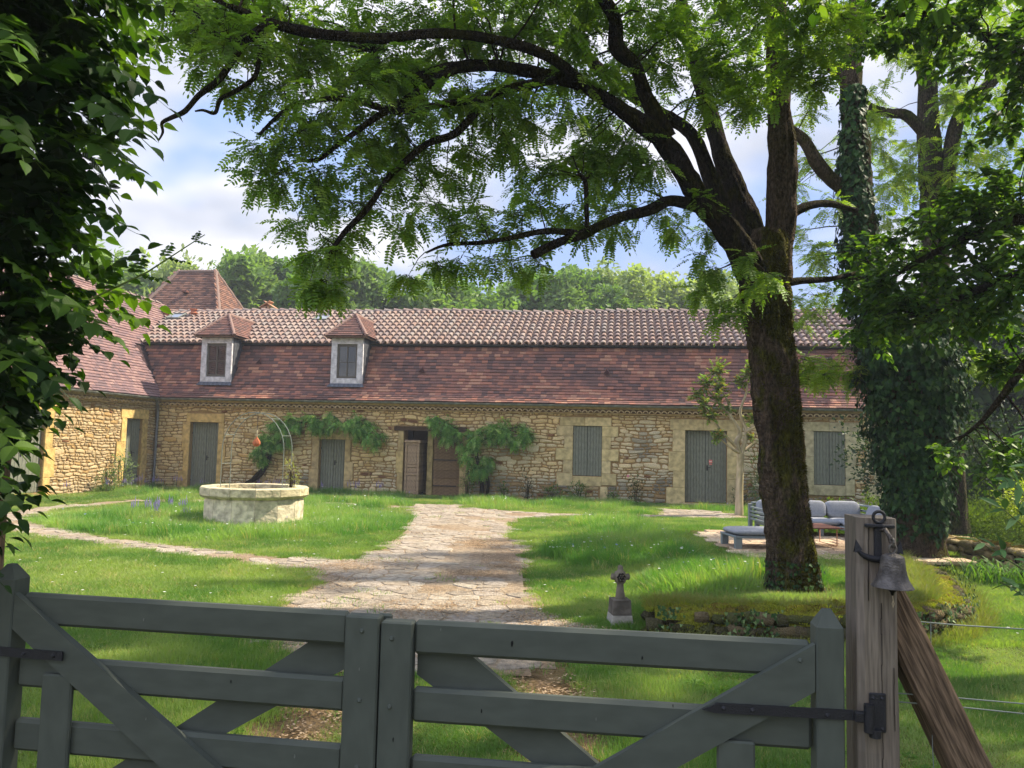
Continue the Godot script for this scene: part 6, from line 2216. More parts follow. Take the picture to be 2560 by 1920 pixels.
var BACK_SPRAYS := [Vector4(4.63, 8.59, -12.00, 0.36), Vector4(4.77, 7.74, -12.00, 0.29), Vector4(4.89, 7.35, -12.50, 0.35), Vector4(5.12, 6.71, -12.50, 0.30), Vector4(4.61, 5.98, -12.00, 0.26), Vector4(4.83, 5.46, -12.00, 0.29), Vector4(5.10, 5.01, -12.30, 0.27), Vector4(4.68, 4.83, -12.20, 0.26), Vector4(4.53, 4.18, -12.00, 0.22), Vector4(5.18, 4.45, -12.50, 0.27), Vector4(4.72, 3.86, -12.30, 0.19), Vector4(6.32, 9.19, -13.00, 0.39), Vector4(7.84, 9.76, -15.00, 0.54), Vector4(6.79, 8.77, -14.00, 0.42), Vector4(7.73, 8.70, -15.00, 0.50), Vector4(8.10, 8.04, -15.00, 0.54), Vector4(6.95, 7.51, -14.00, 0.42), Vector4(7.81, 7.17, -15.00, 0.54), Vector4(6.77, 6.71, -14.00, 0.38), Vector4(8.27, 7.38, -14.50, 0.48), Vector4(8.73, 7.85, -14.50, 0.44), Vector4(8.57, 8.53, -15.00, 0.45), Vector4(8.48, 8.96, -14.50, 0.44), Vector4(8.92, 8.59, -14.50, 0.39), Vector4(8.95, 7.92, -14.00, 0.51), Vector4(8.50, 9.97, -15.00, 0.45), Vector4(8.68, 10.09, -14.50, 0.52), Vector4(7.19, 6.11, -14.00, 0.46), Vector4(8.25, 6.33, -15.00, 0.50), Vector4(8.61, 6.74, -14.50, 0.44), Vector4(7.07, 10.14, -14.00, 0.51), Vector4(9.35, 7.59, -14.50, 0.52), Vector4(5.04, 3.09, -12.00, 0.25), Vector4(5.33, 3.17, -12.00, 0.26), Vector4(5.58, 2.99, -12.00, 0.22), Vector4(4.90, 3.03, -12.20, 0.18), Vector4(7.66, 3.17, -13.00, 0.36), Vector4(8.21, 3.26, -13.00, 0.36), Vector4(3.54, 2.79, -9.30, 0.12), Vector4(3.62, 2.65, -9.30, 0.09), Vector4(5.75, 9.60, -13.00, 0.36), Vector4(6.29, 7.73, -13.50, 0.29)]
var LIME_SPRAYS := [Vector4(4.34, 4.05, -9.00, 0.25), Vector4(4.62, 4.28, -9.00, 0.30), Vector4(4.84, 4.34, -8.80, 0.32), Vector4(5.05, 4.45, -8.60, 0.31), Vector4(5.30, 4.50, -8.40, 0.33), Vector4(5.48, 4.55, -8.20, 0.33), Vector4(4.28, 3.66, -9.00, 0.25), Vector4(4.51, 3.73, -8.80, 0.32), Vector4(5.21, 3.98, -8.20, 0.35), Vector4(5.38, 4.03, -8.00, 0.34), Vector4(4.22, 3.32, -9.00, 0.18), Vector4(4.45, 3.30, -8.80, 0.27), Vector4(4.66, 3.37, -8.60, 0.31), Vector4(4.91, 3.45, -8.40, 0.30), Vector4(5.15, 3.52, -8.20, 0.33), Vector4(5.37, 3.53, -8.00, 0.32), Vector4(5.36, 3.09, -8.00, 0.27), Vector4(5.43, 4.81, -8.20, 0.23), Vector4(4.07, 6.68, -8.60, 0.26), Vector4(4.45, 6.86, -8.60, 0.29), Vector4(4.72, 6.80, -8.40, 0.30), Vector4(5.09, 6.87, -8.40, 0.28), Vector4(4.92, 6.48, -8.40, 0.22), Vector4(5.16, 6.27, -8.20, 0.28), Vector4(5.48, 6.49, -8.20, 0.15), Vector4(5.38, 5.76, -8.00, 0.29), Vector4(5.26, 5.90, -8.20, 0.20), Vector4(5.40, 5.43, -8.20, 0.18), Vector4(5.30, 2.75, -8.00, 0.21), Vector4(5.40, 1.78, -8.20, 0.23), Vector4(5.39, 1.77, -9.00, 0.20), Vector4(4.33, 3.27, -9.00, 0.13)]
# ---------------------------------------------------------------- leaves
func pinnate(tone: Color, pairs: int, length: float, ll: float, lw: float, fine: bool, sag: float) -> ArrayMesh:   # a feathered leaf along +x
	var r := RandomNumberGenerator.new()
	r.seed = 5 + pairs
	var mb := MB.new()
	mb.col = Color(tone.r * 0.9, tone.g * 0.8, tone.b * 0.8)
	var at := func(t: float) -> Vector3:
		return Vector3(length * t, -sag * t * t, 0)
	var seg := 4
	for i in seg:
		var a: Vector3 = at.call(float(i) / seg)
		var b: Vector3 = at.call(float(i + 1) / seg)
		var w := 0.0016 if not fine else 0.002
		mb.quad(a + Vector3(0, 0, w), b + Vector3(0, 0, w), b - Vector3(0, 0, w), a - Vector3(0, 0, w))
	for i in pairs * 2 + 1:
		var t := 1.0 if i == pairs * 2 else 0.16 + 0.8 * float(i / 2) / pairs
		var s := 0.0 if i == pairs * 2 else (1.0 if i % 2 else -1.0)
		var k := sin(clampf(0.25 + t * 0.62, 0, 1) * PI) * 0.35 + 0.7
		var o: Vector3 = at.call(t)
		var dir := Vector3(0.42, r.randf_range(-0.35, 0.1), s).normalized() if s != 0.0 else Vector3(1, -0.25, 0).normalized()
		var side := Vector3(-dir.z, 0, dir.x).normalized()
		var up := side.cross(dir) * -1.0
		up = up if up.y > 0 else -up
		side = (side + up * r.randf_range(-0.3, 0.3)).normalized()
		var g := r.randf_range(0.85, 1.15)
		mb.col = Color(tone.r * g, tone.g * g, tone.b * g)
		leaflet(mb, o, dir, side, up, ll * k * r.randf_range(0.9, 1.1), lw * k, fine)
	return mb.done()

func leaflet(mb: MB, o: Vector3, dir: Vector3, side: Vector3, up: Vector3, l: float, w: float, fine: bool) -> void:
	if not fine:
		var m0 := o + dir * l * 0.28
		var m1 := o + dir * l * 0.74
		var tip := o + dir * l - up * l * 0.06
		for s in [-1.0, 1.0]:
			var e0: Vector3 = m0 + side * w * 0.46 * s + up * w * 0.12
			var e1: Vector3 = m1 + side * w * 0.42 * s + up * w * 0.1
			if s > 0:
				mb.tri(o, m1, e0); mb.tri(e0, m1, e1); mb.tri(e1, m1, tip)
			else:
				mb.tri(o, e0, m1); mb.tri(e0, e1, m1); mb.tri(e1, tip, m1)
		return
	# toothed, drawn-out tip, folded along the midrib
	var ts := [0.0, 0.08, 0.18, 0.30, 0.42, 0.54, 0.64, 0.74, 0.83, 1.0]
	var ws := [0.05, 0.26, 0.40, 0.50, 0.48, 0.44, 0.34, 0.26, 0.13, 0.0]
	for s in [-1.0, 1.0]:
		for i in 9:
			var a: Vector3 = o + dir * l * ts[i] - up * l * 0.22 * ts[i] * ts[i]
			var b: Vector3 = o + dir * l * ts[i + 1] - up * l * 0.22 * ts[i + 1] * ts[i + 1]
			var ea: Vector3 = a + side * w * ws[i] * s + up * w * ws[i] * 0.3
			var eb: Vector3 = b + side * w * (ws[i + 1] + (0.05 if i < 7 else 0.0)) * s + up * w * ws[i + 1] * 0.3
			if s > 0:
				mb.tri(a, b, ea)
				mb.tri(ea, b, eb)
			else:
				mb.tri(a, ea, b)
				mb.tri(ea, eb, b)

func heart_leaf(tone: Color, l: float, w: float, lobes: bool) -> ArrayMesh:
	var mb := MB.new()
	mb.col = tone
	var rim := [[0.06, 0.0], [-0.08, 0.2], [0.05, 0.42], [0.3, 0.5], [0.55, 0.38], [0.78, 0.2], [1.0, 0.0]]
	if lobes: rim = [[0.08, 0.0], [-0.1, 0.22], [0.12, 0.52], [0.32, 0.3], [0.52, 0.34], [0.7, 0.2], [1.0, 0.0]]
	for s in [-1.0, 1.0]:
		for i in rim.size() - 1:
			var m := Vector3(l * 0.4, -0.02 * l, 0)
			var a := Vector3(rim[i][0] * l, 0.06 * l * rim[i][1] * 2.0 - 0.12 * l * rim[i][0] * rim[i][0], rim[i][1] * w * s)
			var b := Vector3(rim[i + 1][0] * l, 0.06 * l * rim[i + 1][1] * 2.0 - 0.12 * l * rim[i + 1][0] * rim[i + 1][0], rim[i + 1][1] * w * s)
			if s > 0: mb.tri(m, a, b)
			else: mb.tri(m, b, a)
	return mb.done()

func lance_leaf(tone: Color, l: float, w: float) -> ArrayMesh:
	var mb := MB.new()
	mb.col = tone
	var ts := [0.0, 0.2, 0.5, 0.8, 1.0]
	var ws := [0.06, 0.36, 0.5, 0.28, 0.0]
	for s in [-1.0, 1.0]:
		for i in 4:
			var a := Vector3(ts[i] * l, -0.15 * l * ts[i] * ts[i], 0)
			var b := Vector3(ts[i + 1] * l, -0.15 * l * ts[i + 1] * ts[i + 1], 0)
			var ea := a + Vector3(0, ws[i] * w * 0.3, ws[i] * w * s)
			var eb := b + Vector3(0, ws[i + 1] * w * 0.3, ws[i + 1] * w * s)
			if s < 0:
				mb.tri(a, b, ea); mb.tri(ea, b, eb)
			else:
				mb.tri(a, ea, b); mb.tri(ea, eb, b)
	return mb.done()

func leaf_clump(tone: Color, count: int, size: float, spread: float, sd: int) -> ArrayMesh:
	var r := RandomNumberGenerator.new()
	r.seed = sd
	var mb := MB.new()
	for k in count:
		var p := Vector3(r.randf_range(-1, 1), r.randf_range(-1, 1), r.randf_range(-1, 1)) * spread
		var b := Basis(Vector3(r.randf_range(-1, 1), r.randf_range(-1, 1), r.randf_range(-1, 1)).normalized(), r.randf() * TAU)
		var g := r.randf_range(0.75, 1.25)
		mb.col = Color(tone.r * g, tone.g * g, tone.b * g)
		var l := size * r.randf_range(0.7, 1.3)
		mb.tri(p, p + b * Vector3(l * 0.5, l * 0.1, l * 0.3), p + b * Vector3(l, 0, 0))
		mb.tri(p, p + b * Vector3(l, 0, 0), p + b * Vector3(l * 0.5, l * 0.1, -l * 0.3))
	return mb.done()

# ---------------------------------------------------------------- sprays of twigs with leaves
func spray(twigs: MB, out: Array, c: Vector3, r: float, from: Vector3, per: int, leaf: float, droop: float, spacing := 0.05) -> void:
	# a shoot from the limb to the spray, then side shoots set with leaves
	if from.distance_to(c) > 0.9: from = c + (from - c).normalized() * 0.3
	var mid := from.lerp(c, 0.55) + ball() * 0.08 + Vector3(0, 0.05, 0)
	var rad := clampf(from.distance_to(c) * 0.012, 0.003, 0.012)
	twigs.tube([from, from.lerp(mid, 0.5) + ball() * 0.03, mid, c], [rad * 1.5, rad * 1.2, rad, rad * 0.7], 4, false)
	for k in per:
		var d := (ball() + (c - from).normalized() * 0.35).normalized()
		d.y = d.y * 0.75 - droop * 0.4
		d = d.normalized()
		var len := r * R(0.45, 1.05)
		var o := c + ball() * r * 0.35
		var p1 := o + d * len * 0.55
		var p2 := o + d * len + Vector3(0, -droop * len * 0.5, 0)
		twigs.tube([o, p1, p2], [0.004, 0.003, 0.0012], 3, false)
		var n := int(maxf(2.0, len / spacing))
		for i in n:
			var t := (i + R(0.1, 0.9)) / n
			var p := o.lerp(p1, t * 2.0) if t < 0.5 else p1.lerp(p2, t * 2.0 - 1.0)
			var s := 1.0 if i % 2 else -1.0
			var sd := d.cross(Vector3.UP).normalized() * s
			var ld := (sd * R(0.5, 1.0) + d * R(0.2, 0.8) + Vector3(0, -droop * R(0.2, 1.2), 0) + ball() * 0.35).normalized()
			var b := basis_to(ld, (Vector3.UP + ball() * 0.5).normalized())
			out.append(Transform3D(b.scaled_local(Vector3.ONE * leaf * R(0.6, 1.25)), p))
		var b := basis_to((d + Vector3(0, -droop * 0.5, 0)).normalized(), (Vector3.UP + ball() * 0.4).normalized())
		out.append(Transform3D(b.scaled_local(Vector3.ONE * leaf * R(0.7, 1.1)), p2))

func nearest_on(limbs: Array, c: Vector3, reach: float) -> Vector3:
	var best := 1e9
	var at := c + Vector3(0, -0.1, 0)
	for l in limbs:
		for i in l.size() - 1:
			for k in 3:
				var q: Vector4 = l[i].lerp(l[i + 1], k / 3.0)
				var p := Vector3(q.x, q.y, q.z)
				var d := p.distance_to(c)
				if d < best and d < reach:
					best = d
					at = p
	return at

func limbs_of(t: Node3D, limbs: Array, furrow: float, bark: Color, moss: Color, share: float, sides := 12) -> void:
	for i in limbs.size():
		var mb := MB.new()
		limb(mb, limbs[i], 26 if i == 0 else sides, furrow, 100 + i, bark, moss, share, 8 if i == 0 else 5)
		put(t, "trunk" if i == 0 else "limb", mb.done(), M.bark)

const LOCUST_TONES := [[114, 148, 60], [128, 162, 66], [142, 172, 72], [120, 152, 72], [156, 182, 82]]

func tones_of(list: Array, k := 1.0) -> Array:
	var o := []
	for t in list: o.append(S(t[0], t[1], t[2], k))
	return o

func build_locust() -> void:
	var t := thing("locust_tree", "big old false acacia with a thick mossy trunk forking low over the right lawn", "tree")
	var limbs := LOCUST_LIMBS
	# trunk and stems, much subdivided for the furrows
	for i in limbs.size():
		var mb := MB.new()
		var big := i < 6
		limb(mb, limbs[i], 64 if i == 0 else (36 if big else 14), 0.20 if i == 0 else (0.17 if big else 0.13), 200 + i, S(112, 96, 80) if i < 2 else S(66, 58, 50), S(94, 92, 34) if i == 0 else S(70, 66, 36), 0.46 if i == 0 else (0.1 if i == 1 else 0.3), 14 if i == 0 else (9 if big else 6))
		put(t, "trunk" if i == 0 else "limb", mb.done(), M.bark)
	# tufts of moss standing off the bark
	var tuft := blade_clump(16, 0.03, 0.035, 1.2, 0.004, 9)
	var xf := []
	var tint := []
	var pts := spline(limbs[0], 14)
	for k in 2600:
		var j := rng.randi() % (pts.size() - 1)
		var q: Vector4 = pts[j].lerp(pts[j + 1], R(0, 1))
		var a := R(-1.3, 2.4)
		var d := Vector3(cos(a), 0, sin(a))
		if fbm_moss.get_noise_3d(q.x + d.x, q.y * 1.3, q.z + d.z) + d.x * 0.3 < 0.02: continue
		var b := basis_to(Vector3(-d.z, 0.0, d.x), d + Vector3(0, 0.3, 0))
		xf.append(Transform3D(b.scaled_local(Vector3.ONE * R(0.7, 1.6)), Vector3(q.x, q.y, q.z) + d * q.w * 1.0))
		tint.append(S(116, 114, 36).lerp(S(92, 78, 40), R(0, 1)))
	scatter("trunk_moss", tuft, xf, tint, M.moss, t)
	var out := []
	var tw := MB.new()
	tw.col = S(84, 72, 58)
	for s in LOCUST_SPRAYS:
		var c := Vector3(s.x, s.y, s.z)
		for k in (2 if s.y > 4.6 else 1):
			var cc: Vector3 = c + ball() * s.w * (0.5 if k == 0 else 0.8) + Vector3(0, 0, R(-0.45, 0.45) * (0.5 if k == 0 else 1.6))
			spray(tw, out, cc, s.w, nearest_on(limbs, cc, 1.3), 9 if k == 0 else 6, 1.0, 0.4)
	# the rest of the crown: above, behind and to the sides
	for k in 330:
		var d := ball()
		var c := Vector3(0.4, 6.6, -8.6) + Vector3(d.x * 4.8, d.y * 2.6, d.z * 3.1)
		var q := cam.global_transform.affine_inverse() * c
		if q.z < -0.3 and absf(q.x / q.z) < 0.72 and q.y / -q.z < 0.52: continue
		spray(tw, out, c, R(0.3, 0.5), nearest_on(limbs, c, 1.4), 7, 1.1, 0.7, 0.06)
	put(t, "twigs", tw.done(), M.bark)
	leaves(t, "leaf", func(c): return pinnate(c, 7, 0.23, 0.052, 0.025, false, 0.06), tones_of(LOCUST_TONES), out, M.leaf)
	# ivy at the foot
	ivy_on(t, "ivy_at_foot", [Vector4(3.28, 0.15, -9.02, 0.36), Vector4(3.28, 0.36, -9.02, 0.31), Vector4(3.27, 0.5, -9.02, 0.29)], 230, 0.045, 0.5, 3.1)

var fbm_moss := fbm(1.4, 91, 3)

func ivy_on(t: Node3D, called: String, line: Array, count: int, size: float, a0 := -1.0, a1 := -1.0, solo := false) -> void:
	var pts := spline(line, 6)
	var xf := []
	var tot := 0.0
	var acc := []
	for q in pts:
		tot += q.w
		acc.append(tot)
	var f := fbm(1.6, 71, 2)
	for k in count:
		var pick := R(0, tot)
		var j := mini(acc.bsearch(pick), pts.size() - 2)
		var q: Vector4 = pts[j].lerp(pts[j + 1], R(0, 1))
		var a := R(0, TAU) if a0 < 0 else R(a0, a1)
		var d := Vector3(cos(a), 0, sin(a))
		var o := Vector3(q.x, q.y, q.z)
		var rad: float = q.w * (1.0 + 0.35 * f.get_noise_3d(o.x + d.x, o.y * 1.5, o.z + d.z)) * R(0.82, 1.08)
		var up := (d + Vector3(0, 0.35, 0) + ball() * 0.6).normalized()
		var ld := Vector3(0, -1, 0) + ball() * 0.7 + d * 0.3
		xf.append(Transform3D(basis_to(ld, up).scaled_local(Vector3.ONE * R(0.65, 1.25)), o + d * rad))
	leaves(t, called if not solo else "leaf", func(c): return heart_leaf(c, size, size, true), tones_of([[34, 58, 28], [42, 68, 32], [52, 80, 38], [40, 62, 36], [68, 92, 46]]), xf, M.thick_leaf, 300, solo)

func build_ivy_tree() -> void:
	var t := thing("ivy_clad_tree", "tall tree with its trunk wrapped in thick dark ivy, right of the farmhouse", "tree")
	limbs_of(t, IVY_LIMBS, 0.14, S(104, 90, 74), S(86, 84, 40), 0.25, 16)
	var P := func(px: float, y: float, r: float) -> Vector4:
		return Vector4(px, y, -12.0, r)
	ivy_on(t, "ivy", [P.call(6.35, 0.35, 0.30), P.call(6.33, 0.9, 0.44), P.call(6.28, 1.6, 0.55), P.call(6.26, 2.4, 0.66), P.call(6.24, 3.05, 0.78), P.call(6.1, 3.5, 0.66), P.call(5.75, 4.1, 0.42), P.call(5.5, 4.8, 0.32), P.call(5.42, 5.5, 0.27), P.call(5.38, 6.1, 0.23), P.call(5.36, 6.6, 0.2), P.call(5.4, 7.6, 0.17)], 12500, 0.085, -1.0, -1.0, true)
	ivy_on(t, "ivy_inner", [P.call(6.33, 0.9, 0.36), P.call(6.28, 1.6, 0.46), P.call(6.26, 2.4, 0.55), P.call(6.24, 3.05, 0.6), P.call(6.1, 3.5, 0.5)], 2500, 0.1)

func build_back_locust() -> void:
	var t := thing("locust_tree", "pale green feathery tree behind the ivy-clad trunk, sky showing through", "tree")
	limbs_of(t, BACK_LIMBS, 0.12, S(96, 86, 74), S(80, 84, 44), 0.35, 14)
	var out := []
	var tw := MB.new()
	tw.col = S(84, 74, 62)
	for s in BACK_SPRAYS:
		var c := Vector3(s.x, s.y, s.z)
		for k in 2:
			var cc: Vector3 = c + ball() * s.w * 0.7 + Vector3(0, 0, R(-0.5, 0.5))
			spray(tw, out, cc, s.w * 0.9, nearest_on(BACK_LIMBS + IVY_LIMBS, cc, 1.8), 8, 1.05, 0.35, 0.06)
	for k in 60:
		var d := ball()
		var c := Vector3(9.8, 9.0, -15.0) + Vector3(d.x * 3.2, d.y * 2.6, d.z * 2.8)
		spray(tw, out, c, R(0.35, 0.6), nearest_on(BACK_LIMBS, c, 1.8), 5, 1.25, 0.7, 0.09)
	put(t, "twigs", tw.done(), M.bark)
	leaves(t, "leaf", func(c): return pinnate(c, 6, 0.22, 0.05, 0.024, false, 0.05), tones_of([[132, 160, 54], [150, 174, 64], [164, 182, 76], [120, 150, 56]]), out, M.leaf, 120)

func build_lime() -> void:
	var t := thing("lime_tree", "dark broad-leaved branches of a shady tree reaching in from the right edge", "tree")
	var limbs := [[Vector4(6.4, 0, -6.9, 0.34), Vector4(6.35, 1.5, -6.9, 0.27), Vector4(6.3, 3.5, -6.9, 0.24), Vector4(6.2, 6.0, -6.8, 0.18), Vector4(6.0, 8.5, -6.5, 0.08)]] + LIME_LIMBS
	limbs_of(t, limbs, 0.1, S(88, 78, 66), S(70, 74, 42), 0.3, 10)
	var out := []
	var tw := MB.new()
	tw.col = S(70, 60, 48)
	for s in LIME_SPRAYS:
		var c := Vector3(s.x, s.y, s.z)
		for k in 7:
			var cc: Vector3 = c + ball() * s.w * 1.0 + Vector3(0, 0, R(-0.7, 0.7))
			spray(tw, out, cc, s.w, nearest_on(limbs, cc, 1.5), 8, 1.0, 0.45, 0.035)
	for k in 300:
		var d := ball()
		var c := Vector3(5.2, 6.4, -5.0) + Vector3(d.x * 4.6, d.y * 2.2, d.z * 3.8)
		var q := cam.global_transform.affine_inverse() * c
		if q.z < -0.3 and absf(q.x / q.z) < 0.74 and q.y / -q.z < 0.56: continue
		spray(tw, out, c, R(0.35, 0.6), nearest_on(limbs, c, 2.0), 7, 1.3, 0.5, 0.05)
	put(t, "twigs", tw.done(), M.bark)
	leaves(t, "leaf", func(c): return heart_leaf(c, 0.085, 0.075, false), tones_of([[70, 102, 42], [82, 114, 46], [94, 126, 52], [76, 106, 50], [122, 150, 62]]), out, M.leaf)

func build_vine() -> void:
	var t := thing("trumpet_vine", "dense dark climbing plant with toothed hanging leaves filling the left edge", "climbing plant")
	var mb := MB.new()
	limb(mb, [Vector4(-2.2, 0, -3.0, 0.06), Vector4(-2.12, 0.8, -3.02, 0.05), Vector4(-2.2, 1.6, -2.98, 0.05), Vector4(-2.15, 2.6, -3.0, 0.045), Vector4(-2.25, 4.0, -3.0, 0.03)], 12, 0.15, 4, S(104, 86, 66), S(80, 76, 40), 0.2)
	put(t, "stem", mb.done(), M.bark)
	var out := []
	var tw := MB.new()
	tw.col = S(96, 112, 52)
	var f := fbm(0.9, 17, 2)
	for k in 900:
		var y := 1.5 + 2.9 * R(0, 1)
		var a := R(0, TAU)
		var edge := lerpf(0.26, 0.66, smooth(1.75, 2.4, y)) * (1.0 + 0.22 * f.get_noise_2d(y * 1.6, 3.0))
		if y > 2.45 and y < 2.75: edge *= 0.9
		var rr := edge * sqrt(R(0.12, 1.0))
		var o := Vector3(-2.34 + cos(a) * rr, y, -2.98 + sin(a) * rr * 0.8)
		var d := (Vector3(cos(a), 0, sin(a)) + ball() * 0.5 + Vector3(0.15, R(-0.7, 0.25), 0.0)).normalized()
		out.append(Transform3D(basis_to(d, (Vector3.UP + ball() * 0.35).normalized()).scaled_local(Vector3.ONE * R(0.75, 1.15)), o))
	# the thick of the plant behind, out to the left
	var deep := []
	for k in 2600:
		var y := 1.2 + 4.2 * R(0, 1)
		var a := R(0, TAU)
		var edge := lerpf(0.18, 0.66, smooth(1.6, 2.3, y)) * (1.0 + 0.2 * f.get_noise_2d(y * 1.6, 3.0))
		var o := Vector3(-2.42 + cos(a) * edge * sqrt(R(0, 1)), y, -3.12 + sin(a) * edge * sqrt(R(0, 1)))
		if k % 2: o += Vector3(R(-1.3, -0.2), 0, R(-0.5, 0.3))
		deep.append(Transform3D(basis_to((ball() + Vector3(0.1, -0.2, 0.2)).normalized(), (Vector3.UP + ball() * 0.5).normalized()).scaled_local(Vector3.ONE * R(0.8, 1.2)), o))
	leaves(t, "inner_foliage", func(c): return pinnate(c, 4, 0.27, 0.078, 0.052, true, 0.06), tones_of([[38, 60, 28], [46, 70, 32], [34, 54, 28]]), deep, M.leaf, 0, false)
	# shoots reaching out to the right, each with its pairs of leaves
	for q in [[-1.66, 3.22, -2.9, 0.30, -0.10], [-1.68, 3.06, -2.85, 0.32, -0.14], [-1.70, 2.92, -2.9, 0.30, -0.12], [-1.72, 3.5, -2.9, 0.26, -0.05], [-1.7, 2.62, -2.9, 0.26, -0.03], [-1.8, 2.3, -2.85, 0.30, -0.10], [-1.9, 2.12, -2.8, 0.28, -0.16], [-1.96, 1.86, -2.8, 0.26, -0.14], [-1.98, 1.7, -2.75, 0.24, -0.2], [-1.75, 3.75, -2.9, 0.3, 0.0], [-1.95, 1.35, -2.75, 0.16, -0.1], [-1.98, 1.5, -2.7, 0.2, -0.16]]:
		var o := Vector3(q[0], q[1], q[2])
		var d := Vector3(q[3], q[4], R(-0.08, 0.08))
		out.append(Transform3D(basis_to(d, (Vector3.UP + Vector3(0.1, 0, 0.5)).normalized()).scaled_local(Vector3.ONE * d.length() / 0.27), o))
	# one young shoot stretched towards the roof
	var p0 := Vector3(-1.62, 2.28, -2.9)
	var p1 := Vector3(-1.2, 2.55, -2.92)
	tw.tube([p0, p0.lerp(p1, 0.5) + Vector3(0, -0.02, 0), p1], [0.0045, 0.0035, 0.0018], 5)
	for k in 4:
		var at := p0.lerp(p1, 0.12 + k * 0.26)
		for s in [-1.0, 1.0]:
			out.append(Transform3D(basis_to(Vector3(0.5, 0.35 + 0.2 * s, 0.55 * s), Vector3.UP).scaled_local(Vector3.ONE * lerpf(0.55, 0.22, k / 3.0)), at))
	put(t, "shoots", tw.done(), M.plain)
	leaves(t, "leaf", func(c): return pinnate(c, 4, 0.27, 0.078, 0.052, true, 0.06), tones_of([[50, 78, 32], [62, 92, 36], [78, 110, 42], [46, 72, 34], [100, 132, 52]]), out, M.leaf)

# ---------------------------------------------------------------- trees beyond the house
func far_tree(label: String, at: Vector3, h: float, rad: float, tones: Array, sd: int, density := 1.0, called := "tree", group := "trees behind the farmhouse", low := 0.3) -> void:
	rng.seed = sd
	var t := thing(called, label, "tree", at, 0.0, group)
	var mb := MB.new()
	var bark := S(88, 80, 68)
	var top := Vector3(R(-0.6, 0.6), h * 0.75, R(-0.6, 0.6))
	limb(mb, [Vector4(0, -0.3, 0, h * 0.022), Vector4(top.x * 0.3, h * 0.3, top.z * 0.3, h * 0.018), Vector4(top.x, top.y, top.z, h * 0.006)], 8, 0.1, sd, bark, S(80, 84, 50), 0.3, 4)
	put(t, "trunk", mb.done(), M.bark)
	var lobes := []
	for k in 24:
		var d := ball()
		var c := Vector3(d.x * rad * 0.78, h * (low + (1.0 - low) * 0.52) + d.y * h * (1.0 - low) * 0.42, d.z * rad * 0.78)
		lobes.append(Vector4(c.x, c.y, c.z, rad * R(0.2, 0.4)))
	mb = MB.new()
	for l in lobes:
		var b := Vector4(top.x * 0.5, clampf(l.y - rad * 0.7, h * 0.2, h * 0.65), top.z * 0.5, h * 0.007)
		limb(mb, [b, Vector4((b.x + l.x) * 0.5, (b.y + l.y) * 0.5 - 0.2, (b.z + l.z) * 0.5, h * 0.005), Vector4(l.x, l.y, l.z, h * 0.002)], 5, 0.05, sd, bark, bark, 0.0, 2)
	put(t, "limbs", mb.done(), M.bark)
	var xf := []
	var tint := []
	var f := fbm(0.5, sd, 3)
	var n := int(95 * density)
	for l in lobes:
		var tone: Color = tones[rng.randi() % tones.size()]
		for k in n:
			var d := ball()
			var q := d.normalized() * pow(d.length(), 0.45)
			var p: Vector3 = Vector3(l.x, l.y, l.z) + Vector3(q.x, q.y * 0.85, q.z) * l.w * (1.0 + 0.9 * f.get_noise_3d(q.x * 3.0 + l.x, q.y * 3.0 + l.y, q.z * 3.0))
			xf.append(Transform3D(Basis(ball().normalized(), R(0, TAU)).scaled(Vector3.ONE * R(0.7, 1.3)), p))
			var g := R(0.85, 1.15)
			tint.append(Color(tone.r * g, tone.g * g, tone.b * g))
	scatter("crown", leaf_clump(Color.WHITE, 14, 0.36, 0.36, 3), xf, tint, M.leaf, t)

